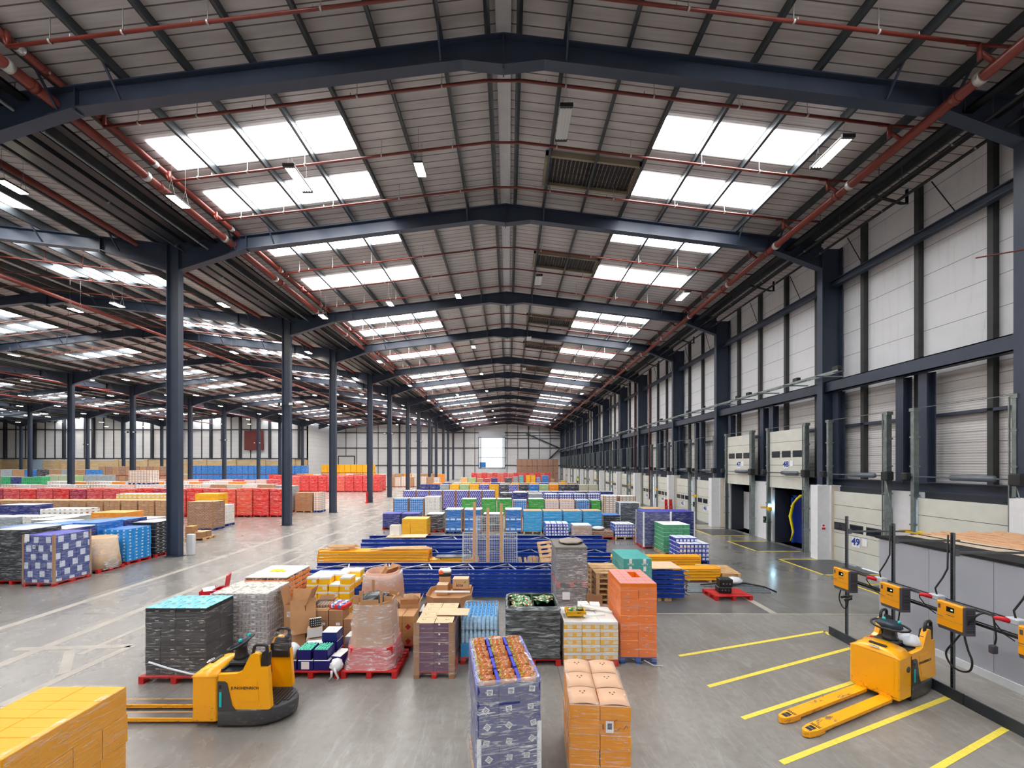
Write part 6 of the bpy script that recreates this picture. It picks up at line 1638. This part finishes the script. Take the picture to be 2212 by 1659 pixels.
def row(Y, items, where, group=None, D=1.1, far=False, pal=None, mass_=False):
    for n_, it in enumerate(items):
        px0, px1, pt, key, top, desc = it[:6]; kw = dict(it[6]) if len(it) > 6 else {}
        if mass_: kw['mass'] = 1
        Y_ = Y + kw.pop('dy', 0); x, W, H = fromto(Y_, px0, px1, pt); W -= .05; z = kw.pop('z', 0); H -= z
        lb = '%s %s' % (desc, kw.pop('w', where)); kw.setdefault('pal', pal or redpal)
        gr = kw.pop('g', None) or ('%s in the row at %s' % (desc, where) if False else None)
        sm = [i_ for i_ in items if i_[5] == desc]
        if len(sm) > 1: gr = lb
        if far and kw.get('mass'):
            mass(far_me(W, D, H, key, top, kw['pal']), (x, Y_ + D / 2, z))
        elif far:
            t = tag(inst('pallet_load', far_me(W, D, H, key, top, kw['pal']), None, (x, Y_ + D / 2, z), random.uniform(-.02, .02)), lb, 'pallet load', gr)
        else: ld(x, Y_, W, D, H, key, top, lb, gr, seed=n_, z=z, rz=random.uniform(-.012, .012), **kw)
# --- first block left of the near column
L1 = 'in the block left of the nearest column'
t = ld(-16.55, 14.0, 1.1, 1.25, 1.8, 'navyw', 'purple', 'navy and white load with brown corner boards at the front corner of the left block', None, redpal, edges='brown', soft=False, nx=4, ny=5, nl=8, wrap=FILM3)
sticker(t, -.35, -.66, 1.72, .16, .26, lines=0); barcode(t, -.1, -.66, 1.4, .1, .12)
t = load(-16.66, 16.18, 0, 1.05, 1.1, 'round tan bin wrapped in film between the navy load and the light blue trays', redpal, name='wrapped_carton', cat='carton')
MB().loft([rr_ring(.55, .56, .25, .14), rr_ring(.54, .55, .35, .6), rr_ring(.5, .5, .4, 1.36), rr_ring(.49, .49, .39, 1.36), rr_ring(.49, .49, .39, .9)], True).build('carton', board3, t)
film_shell(t, 1.08, 1.1, .08, 1.34, FILM2, .03, False, .02, 10, .4, top=.95)
t = load(-16.8, 17.55, 0, 1.05, 1.15, 'stack of light blue trays with white labels beside the nearest column', redpal)
carton_stack(t, 1.05, 1.15, .144, 10, 4, 4, .138, [mat('light_blue_tray', (40, 150, 228), .4, var=.06), TOP['blue'], inkw], .012, name='tray', flap=False, extra=lambda b, w_, d_, h_: b.mt(2).box(-w_ * .15, -d_ / 2 - .002, .05, w_ * .15, -d_ / 2, .1).box(w_ / 2, -d_ * .15, .05, w_ / 2 + .002, d_ * .15, .1))
t = load(-16.82, 18.95, 0, 1.05, 1.2, 'stack of black cartons with white marks beside the nearest column', redpal)
carton_stack(t, 1.05, 1.2, .144, 9, 3, 4, .165, [blackc, TOP['film'], inkw], .01, flap=False, extra=lambda b, w_, d_, h_: b.mt(2).box(w_ / 2, -d_ * .22, .06, w_ / 2 + .002, d_ * .22, .075).box(w_ / 2, -d_ * .12, .045, w_ / 2 + .002, d_ * .12, .06))
ld(-17.78, 14.2, 1.05, 1.2, 1.96, 'black', 'white', 'dark wrapped load with a small white label left of the navy and white load', wrap=None)
ld(-18.95, 14.05, 1.05, 1.2, 1.85, 'black', 'dark', 'black wrapped load at the left photo edge', seed=1)
for n_, (xx, yy, key, top, h_, ds) in enumerate(((-17.9, 15.6, 'navy', 'white', 1.75, 'navy load with a white top'), (-19.1, 15.5, 'grey', 'film', 1.7, 'grey wrapped load with a film top'), (-18.0, 16.9, 'blue', 'blue', 1.8, 'blue topped wrapped load'), (-19.2, 16.8, 'blue', 'blue', 1.75, 'blue wrapped load with a creased top'),
        (-18.1, 18.2, 'navy', 'blue', 1.75, 'navy load with a blue film top'), (-19.3, 18.2, 'emerald', 'dark', 1.7, 'emerald load with a dark top'), (-20.5, 17.6, 'greenpale', 'film', 1.7, 'pale green wrapped load'), (-21.8, 18.6, 'grey', 'white', 1.7, 'grey load with a white top'), (-20.4, 16.2, 'blue', 'blue', 1.7, 'blue creased load'), (-18.3, 19.5, 'whitered', 'white', 1.6, 'white and red load'))):
    ld(xx, yy, 1.1, 1.15, h_, key, top, '%s inside the block left of the nearest column' % ds, seed=n_)
ld(-20.75, 20.6, 1.75, 1.1, 1.8, 'orange', 'orange', 'orange yellow wrapped load behind the tan round bin', soft=False, nx=5, ny=3, nl=5)
for n_, xx in enumerate((-26.4, -25.2)): ld(xx, 22.9, 1.15, 1.1, 1.72, 'wb', 'white', '%s of two white load stacks with brown print behind the left block' % ('left', 'right')[n_], soft=False)
ld(-30.2, 24.4, 2.1, 1.1, 1.8, 'navy', 'film', 'wide navy wrapped load at the left edge in front of the brown row', seed=2)
for n_, (xx, yy) in enumerate(((-28, 20.9), (-26.6, 21.0), (-25.2, 21.1), (-23.8, 21.3))): ld(xx, yy, 1.2, 1.1, 1.5, ('emerald', 'grey', 'white', 'grey')[n_], 'film', '%s wrapped load with a film top behind the left block' % ('emerald', 'left grey', 'white', 'right grey')[n_], seed=n_)
row(27.4, [(2 + 37 * k, 37 + 37 * k, 1081, 'brown', 'brown', 'plain brown wrapped load', dict(soft=False, nl=8)) for k in range(-1, 10)] + [(404, 460, 1084, 'brownp', 'brown', 'brown printed load with pale corner boards', dict(edges='brown', soft=False, pal=bluepal, dy=-1.6)),
        (463, 484, 1092, 'white', 'white', 'narrow white load on a blue pallet', dict(pal=bluepal))], 'in the long brown row')
# small pallet with loose yellow topped cartons
pallet_thing(-17.75, 22.9, .1, 1.1, 1.0, woodpal, 'wooden pallet with loose brown cartons between the first two columns')
for k in range(5): box_thing('carton', -18.05 + (k % 2) * .5, 22.65 + (k // 2 % 2) * .4, .146 + (k // 4) * .33, .42, .36, .32, [board2, (TOP['yellow'] if k in (0, 4) else board3)], 'brown carton on the small wooden pallet between the first two columns', group='loose cartons between the first two columns')
reds = ('crimson', 'redpale', 'red', 'redpale', 'red', 'crimson', 'redpale', 'redpale', 'salmon', 'red')
row(32.4, [(-30 + 36 * k, 5 + 36 * k, 1055 + (k % 3), reds[k % 10] if k < 14 else ('salmon', 'salmon', 'red', 'red')[k - 14], 'red', 'tall red wrapped load', dict(nl=8)) for k in range(18)], 'in the red row behind the brown row')
row(29.6, [(250, 296, 1067, 'yw', 'white', 'left yellow and white load', dict(soft=False)), (298, 345, 1067, 'yw', 'white', 'right yellow and white load', dict(soft=False)), (420, 471, 1067, 'yellow', 'yellow', 'golden yellow load')], 'between the brown and red rows')
row(35.6, [(637, 675, 1064, 'brown', 'brown', 'plain brown load', dict(soft=False, pal=woodpal)), (677, 692, 1064, 'brownwhite', 'brown', 'narrow brown and white load', dict(pal=bluepal)), (594, 612, 1049, 'grey', 'film', 'left grey load'), (614, 632, 1050, 'grey', 'film', 'right grey load')], 'beyond the right end of the red row')
for (a, b, n_, Y, pt, keys, ds, wh) in (
        (0, 420, 13, 40.5, 1047, ('brownwhite', 'white', 'whitered', 'wb', 'white', 'brownwhite'), 'white and brown printed load', 'beyond the left red row'),
        (420, 590, 5, 42.0, 1046, ('white', 'brown', 'cream'), 'pale wrapped load', 'beyond the middle of the red row'),
        (100, 520, 15, 48.0, 1040, ('wb', 'white', 'orange', 'brownwhite', 'wb', 'orange'), 'white, brown or orange printed load', 'in the mixed row beyond'),
        (330, 600, 11, 54.0, 1036, ('whitered', 'redpale', 'whitered'), 'pinkish white load', 'in the pink topped row'),
        (0, 90, 4, 55.6, 1030, ('emerald', 'navy', 'emerald'), 'green or navy load', 'at the far left'),
        (97, 235, 5, 58.0, 1026, ('cream', 'cream', 'greenpale', 'grey', 'grey'), 'cream or grey load', 'left of the brown double stack'),
        (0, 210, 8, 70.0, 1014, ('grey', 'brown', 'blue', 'dark', 'brown'), 'mixed load stacked high', 'far left before the end wall'),
        (590, 822, 12, 62.0, 1028, ('red', 'red', 'salmon', 'red', 'red'), 'bright red load', 'in the second red row beside the columns'),
        (580, 830, 13, 66.0, 1026, ('red', 'red', 'redpale'), 'bright red load', 'behind the second red row'),
        (824, 950, 9, 75.0, 1030, ('brownwhite', 'brown', 'brownwhite'), 'light brown load', 'in the light brown row beyond the columns'),
        (640, 960, 18, 88.0, 1023, ('brown', 'orange', 'brownwhite', 'brown'), 'brown load', 'in the far brown row')):
    its = [(a + (b - a) * k / n_, a + (b - a) * (k + 1) / n_, pt + (k * 7 % 3) * .6, keys[k % len(keys)], 'film' if 'red' not in keys[k % len(keys)] else 'red', ds) for k in range(n_)]
    row(Y, its, wh, far=True, pal=bluepal if Y in (48.0,) else redpal, mass_=Y in (88.0, 66.0))
x, W, H = fromto(40.5, 275, 321, 1022)
t = ld(x, 40.6, 2.15, 1.1, 1.42, 'brownwhite', 'brown', 'light brown load on a blue pallet standing on top of the white and brown row', None, bluepal, z=2.25, soft=False)
# double stacks: lower and upper loads are separate things
def tiers(a, b, n_, Y, keys, tops, ds, nt, h, D=1.15, top='film'):
    for k in range(n_):
        for q in range(nt):
            x, W, _ = fromto(Y, a + (b - a) * k / n_, a + (b - a) * (k + 1) / n_, 1010); W -= .04
            if nt == 2: mass(far_me(W, D, h - .01, keys[(k + q) % len(keys)], top, redpal), (x, Y + D / 2, q * (h + .012))); continue
            tag(inst('pallet_load', far_me(W, D, h - .01, keys[(k + q) % len(keys)], top, redpal), None, (x, Y + D / 2, q * (h + .012))), '%s %s' % (ds, ('on the floor', 'in the second tier', 'in the third tier')[q]), 'pallet load', '%s, %s' % (ds, ('ground tier', 'second tier', 'third tier')[q]))
tiers(212, 375, 11, 79.0, ('brownp', 'brown'), 1008, 'brown load of the double stacked far row', 2, 1.95)
tiers(410, 662, 20, 90.0, ('blue',), 1005, 'blue load of the double stacked row along the blockwork wall', 2, 2.0)
tiers(694, 808, 9, 98.0, ('yellow',), 1003, 'yellow load of the double stacked row at the far end', 2, 2.12, top='yellow')
tiers(1116, 1206, 8, 103.0, ('brownp',), 992, 'dark brown load of the high stack at the far end wall', 3, 1.88)
row(97.0, [(1018 + 11.4 * k, 1029.4 + 11.4 * k, 1021.5 + (k % 2), ('red', 'salmon')[k % 2], 'red', 'red load') for k in range(15)], 'in the short red row by the far end wall', far=True, mass_=True)
mass_build('distant_goods', 'distant pallet loads in double stacked brown, blue, yellow and red rows before the end walls')
# rows on the right of the aisle
row(24.6, [(960, 999, 1101, 'mblue', 'white', 'left mid blue load with white bands', dict(edges='brown', pal=bluepal)), (1001, 1041, 1101, 'mblue', 'white', 'second mid blue load with white bands', dict(edges='brown', pal=bluepal)),
           (1090, 1128, 1101, 'mblue', 'white', 'third mid blue load with white bands', dict(edges='brown', pal=bluepal)), (1043, 1088, 1111, 'dark', 'film', 'dark wrapped load', dict(dy=.7)),
           (1130, 1172, 1104, 'cyan', 'brown', 'cyan load, first from the left', dict(pal=woodpal)), (1173, 1215, 1104, 'cyan', 'brown', 'cyan load, second from the left', dict(pal=woodpal)), (1216, 1258, 1104, 'cyan', 'brown', 'cyan load, third from the left', dict(pal=woodpal)), (1259, 1301, 1104, 'cyan', 'brown', 'cyan load, fourth from the left', dict(pal=woodpal)),
           (1303, 1341, 1113, 'black', 'blue', 'low black load with a blue top', dict(dy=.9)), (921, 957, 1111, 'dark', 'film', 'brownish dark wrapped load', dict(dy=.5)),
           (825, 865, 1110, 'navy', 'purple', 'left navy wrapped load', dict(dy=1.6)), (866, 905, 1110, 'navy', 'purple', 'right navy wrapped load', dict(dy=1.6))], 'in the front row beyond the rack frames')
ld(-5.5, 23.2, 1.45, 1.1, 1.12, 'yellow', 'yellow', 'bright golden load in front of the navy wrapped pair', soft=False, nx=3, nl=4)
ld(8.0, 26.3, 1.35, 1.1, 1.75, 'black', 'film', 'tall black load with white corner boards beyond the small brown cartons', edges='white', wrap=FILM3)
ld(7.55, 20.25, 1.4, 1.2, 1.86, 'navy', 'purple', 'tall navy load with a white corner board left of the green load', edges='white', wrap=FILM3); ld(9.05, 20.7, 1.25, 1.2, 1.82, 'navy', 'purple', 'tall navy load with white corner boards behind the green load', edges='white')
ld(9.1, 25.0, 1.3, 1.1, 1.5, 'cyan', 'brown', 'cyan load half hidden behind the tall navy pair')
t = load(7.95, 19.45, 0, 1.25, 1.2, 'emerald green wrapped carton load with white print by the dock aisle', woodpal)
carton_stack(t, 1.25, 1.2, .144, 7, 4, 3, .185, [mat('emerald_carton', (36, 158, 100), .4, var=.06), TOP['white'], mat('pale_green_print', (120, 206, 156), .5)], .008, flap=False, extra=lambda b, w_, d_, h_: b.mt(2).box(-w_ * .3, -d_ / 2 - .002, .1, w_ * .05, -d_ / 2, .112).box(w_ * .22, -d_ / 2 - .002, .04, w_ * .34, -d_ / 2, .07).box(-w_ * .1, -d_ / 2 - .002, .04, w_ * .1, -d_ / 2, .05))
film_shell(t, 1.25, 1.2, .05, 1.42, FILM3, .08, False, .015, 8, .05)
def rolls(x, y, W, D, nl, label, z0=.144, pal=None, extra=0):
    t = empty('kitchen_roll_load', (x, y + D / 2, 0), 0, label, 'pallet load'); inst('pallet', pallet_me(W, D, pal or bluepal), t)
    nx, ny = 4, 3; w_, d_ = W / nx, D / ny
    b = MB().mt(0).rbox(-w_ / 2 + .008, -d_ / 2 + .008, 0, w_ / 2 - .008, d_ / 2 - .008, .17, .03)
    for q in (-.25, .25): b.mt(1).box(q * w_ - .055, -d_ / 2 + .004, .02, q * w_ + .055, -d_ / 2 + .008, .12)
    b.mt(1).rbox(-w_ / 2 + .02, -d_ / 2 + .02, .165, w_ / 2 - .02, d_ / 2 - .02, .182, .008)
    me = b.mesh('roll_pack', [mat('roll_pack_blue', (44, 66, 176), .3, var=.1), mat('roll_pack_white', (230, 234, 242), .35)])
    for k in range(nl + extra):
        for i in range(nx):
            for j in range(ny):
                if k >= nl and (j == 0 or i == 3): continue
                if 0 < i < nx - 1 and 0 < j < ny - 1 and k < nl - 1: continue
                inst('roll_pack', me, t, (-W / 2 + (i + .5) * w_ + random.uniform(-.01, .01), -D / 2 + (j + .5) * d_, z0 + k * .183))
rolls(8.0, 17.15, 1.3, 1.15, 4, 'blue and white paper roll packs on a blue pallet in front of the green load', extra=1)
rolls(2.8, 23.0, 1.35, 1.0, 4, 'blue and white paper roll packs in front of the cyan loads')
rolls(6.64, 22.75, 1.15, 1.1, 4, 'blue and white paper roll packs standing near the tall navy loads', pal=woodpal)
ld(4.15, 22.4, 1.05, 1.0, .85, 'brown', 'film', 'small brown film wrapped load between the roll packs', wrap=FILM2)
t = load(5.35, 23.2, 0, 1.3, 1.0, 'low brown ribbed carton tray on a red pallet between the roll packs', redpal)
MB().rbox(-.64, -.48, .144, .64, .48, .48, .02).build('carton', MT['brownp'], t)
blob('plastic_film', 5.2, 23.2, .48, .4, .3, .22, filmw, 'white plastic film heaped on the low brown carton tray', 'plastic film', 18)
t = load(7.62, 23.0, 0, .9, 1.0, 'low brown carton beside the roll packs near the navy loads', redpal); MB().rbox(-.44, -.48, .144, .44, .48, .52, .02).build('carton', board2, t)
row(32.5, [(849, 883, 1077, 'check', 'film', 'left chequered blue load', dict(edges='brown')), (884, 916, 1077, 'check', 'film', 'second chequered blue load', dict(edges='brown')), (917, 951, 1073, 'white', 'white', 'plain white carton load', dict(soft=False)),
           (996, 1029, 1078, 'green', 'film', 'green wrapped load, leftmost'), (1040, 1072, 1078, 'green', 'film', 'green wrapped load, second'), (1073, 1106, 1078, 'green', 'film', 'green wrapped load, third'), (1141, 1176, 1078, 'green', 'film', 'green wrapped load, fourth'), (1277, 1298, 1081, 'green', 'film', 'narrow green wrapped load'),
           (1108, 1139, 1081, 'check', 'film', 'third chequered blue load', dict(edges='brown')), (1177, 1208, 1081, 'whitered', 'brown', 'left white and red load'), (1209, 1242, 1081, 'whitered', 'brown', 'right white and red load'), (1243, 1275, 1081, 'check', 'film', 'fourth chequered blue load', dict(edges='brown')),
           (1303, 1335, 1071, 'brownwhite', 'white', 'left white and brown printed load', dict(edges='brown', dy=-.6)), (1337, 1374, 1072, 'brownwhite', 'white', 'right white and brown printed load', dict(edges='brown', dy=-.3))], 'in the second row', pal=woodpal)
row(37.4, [(870 + 28.5 * k, 898.5 + 28.5 * k, 1060, 'purple', 'film', 'purple load with white dots', dict(edges='brown')) for k in range(7)] +
          [(1080, 1107, 1065, 'dark', 'film', 'dark film wrapped load'), (1108, 1140, 1064, 'navy', 'white', 'navy white topped load'), (1141, 1172, 1066, 'grey', 'film', 'greyish film load'), (1177, 1206, 1067, 'rolls', 'film', 'first blue and white film load'), (1208, 1238, 1067, 'rolls', 'film', 'second blue and white film load'),
           (1240, 1268, 1067, 'rolls', 'film', 'third blue and white film load'), (1270, 1298, 1067, 'rolls', 'film', 'fourth blue and white film load')], 'in the third row', pal=bluepal)
row(42.6, [(1110 + 27 * k, 1137 + 27 * k, 1062, ('purple', 'dark', 'purple', 'navy')[k % 4], 'film', 'purple or dark load') for k in range(8)], 'in the fourth row', far=True)
kk = ('navy', 'navy', 'grey', 'yellow', 'greenpale', 'yellow', 'purple', 'yellow', 'dark', 'purple', 'black', 'blue', 'greenpale', 'orange', 'dark', 'black', 'cream', 'cream', 'cream')
row(48.0, [(906 + 21.5 * k, 927.5 + 21.5 * k, 1047, kk[k], {'navy': 'purple', 'yellow': 'orange', 'orange': 'orange'}.get(kk[k], 'film'), '%s coloured load' % {'greenpale': 'pale green', 'dark': 'dark'}.get(kk[k], kk[k])) for k in range(18)], 'in the fifth row', far=True)
row(53.5, [(934 + 21 * k, 955 + 21 * k, 1043.5, ('orange', 'navy', 'cream', 'yellow', 'brown')[k % 5], 'film', 'mixed coloured load') for k in range(15)], 'in the sixth row', far=True)
row(79.0, [(995, 1010, 1031.5, 'peach', 'film', 'peach load'), (1011, 1028, 1032, 'greenpale', 'film', 'pale green load'), (1030, 1044, 1034, 'brown', 'film', 'low brown load'), (1046, 1058, 1034, 'crimson', 'film', 'low crimson load'), (1061, 1075, 1033, 'navy', 'blue', 'navy load'),
           (1090, 1106, 1032, 'dark', 'film', 'dark untidy load'), (1108, 1119, 1030, 'grey', 'film', 'grey load'), (1121, 1131, 1028, 'teal', 'film', 'teal load'), (1136, 1146, 1027, 'yellow', 'yellow', 'left yellow load'), (1147, 1157, 1027.5, 'yellow', 'yellow', 'right yellow load'),
           (1158, 1168, 1031, 'rolls', 'film', 'blue and white load'), (1171, 1186, 1027.5, 'blue', 'film', 'bright blue load'), (1189, 1198, 1035, 'brown', 'film', 'low brown load at the right'), (1213, 1222, 1038, 'yellow', 'yellow', 'small yellow load')], 'near the far end of the hall', far=True)
# far forklift and the man in the yellow vest
t = empty('forklift', (-71.5, 64.5, 0), .3, 'small red and yellow forklift far left among the rows', 'forklift')
MB().rbox(-1.0, -.5, .2, .5, .5, 1.2, .15).build('body', dark_yel, t); MB().box(-1.0, -.5, 1.2, -.9, -.4, 2.1).box(-1.0, .4, 1.2, -.9, .5, 2.1).box(.3, -.5, 1.2, .4, -.4, 2.1).box(.3, .4, 1.2, .4, .5, 2.1).box(-1.0, -.5, 2.1, .4, .5, 2.16).build('overhead_guard', blackm, t)
MB().box(.6, -.4, 0, .7, -.3, 2.3).box(.6, .3, 0, .7, .4, 2.3).build('mast', exm, t)
for xx in (-.7, .35):
    for yy in (-.5, .5): MB().at((xx, yy, .25), rx=R(90)).lathe([(.1, -.08), (.25, -.08), (.25, .08), (.1, .08)], 12).build('wheel', blackm, t)
def person(x, y, rz, label):
    t = empty('person', (x, y, 0), rz, label, 'person')
    V = [(0, 0, .95, .14), (0, 0, 1.15, .14), (0, 0, 1.38, .16), (0, 0, 1.52, .06), (0, 0, 1.66, .095), (0, 0, 1.74, .08),
         (.1, 0, .9, .1), (.12, .0, .5, .065), (.12, .05, .1, .045), (.12, -.1, .04, .045), (-.1, 0, .9, .1), (-.12, -.05, .5, .065), (-.12, .02, .1, .045), (-.12, -.13, .04, .045),
         (.2, 0, 1.42, .06), (.26, .02, 1.15, .045), (.24, -.12, .92, .035), (.24, -.17, .84, .03), (-.2, 0, 1.42, .06), (-.27, .02, 1.15, .045), (-.24, -.08, .92, .035), (-.24, -.12, .84, .03)]
    E = [(0, 1), (1, 2), (2, 3), (3, 4), (4, 5), (0, 6), (6, 7), (7, 8), (8, 9), (0, 10), (10, 11), (11, 12), (12, 13), (2, 14), (14, 15), (15, 16), (16, 17), (2, 18), (18, 19), (19, 20), (20, 21)]
    me = bpy.data.meshes.new('body'); me.from_pydata([v[:3] for v in V], E, []); o = bpy.data.objects.new('body', me); COL.objects.link(o); o.parent = t
    md = o.modifiers.new('s', 'SKIN'); me.skin_vertices[0].data[0].use_root = True
    for i, v in enumerate(V): me.skin_vertices[0].data[i].radius = (v[3], v[3] * .9)
    o.modifiers.new('u', 'SUBSURF').levels = 1
    me.materials.append(mat('dark_work_clothes', (38, 42, 56), .8))
    MB().loft([rr_ring(.2, .15, .1, 1.0), rr_ring(.21, .16, .1, 1.2), rr_ring(.23, .16, .1, 1.42), rr_ring(.12, .1, .06, 1.5)], True).build('vest', mat('hi_vis_yellow', (216, 240, 40), .6), t)
    MB().loft([rr_ring(.213, .163, .1, 1.14), rr_ring(.215, .165, .1, 1.19)], True, False).build('reflective_band', paper, t)
    MB().at((0, -.01, 1.58)).lathe([(.04, -.06), (.075, 0), (.085, .07), (.07, .13), (.03, .16)], 12).build('head', mat('skin', (196, 150, 124), .6), t)
    MB().at((0, .015, 1.66)).lathe([(.088, -.02), (.088, .04), (.06, .09), (.02, .1)], 12).build('hair', mat('hair_dark', (40, 32, 28), .8), t)
person(13.55, 78.5, .4, 'person in a yellow high visibility vest standing by the far dock doors')
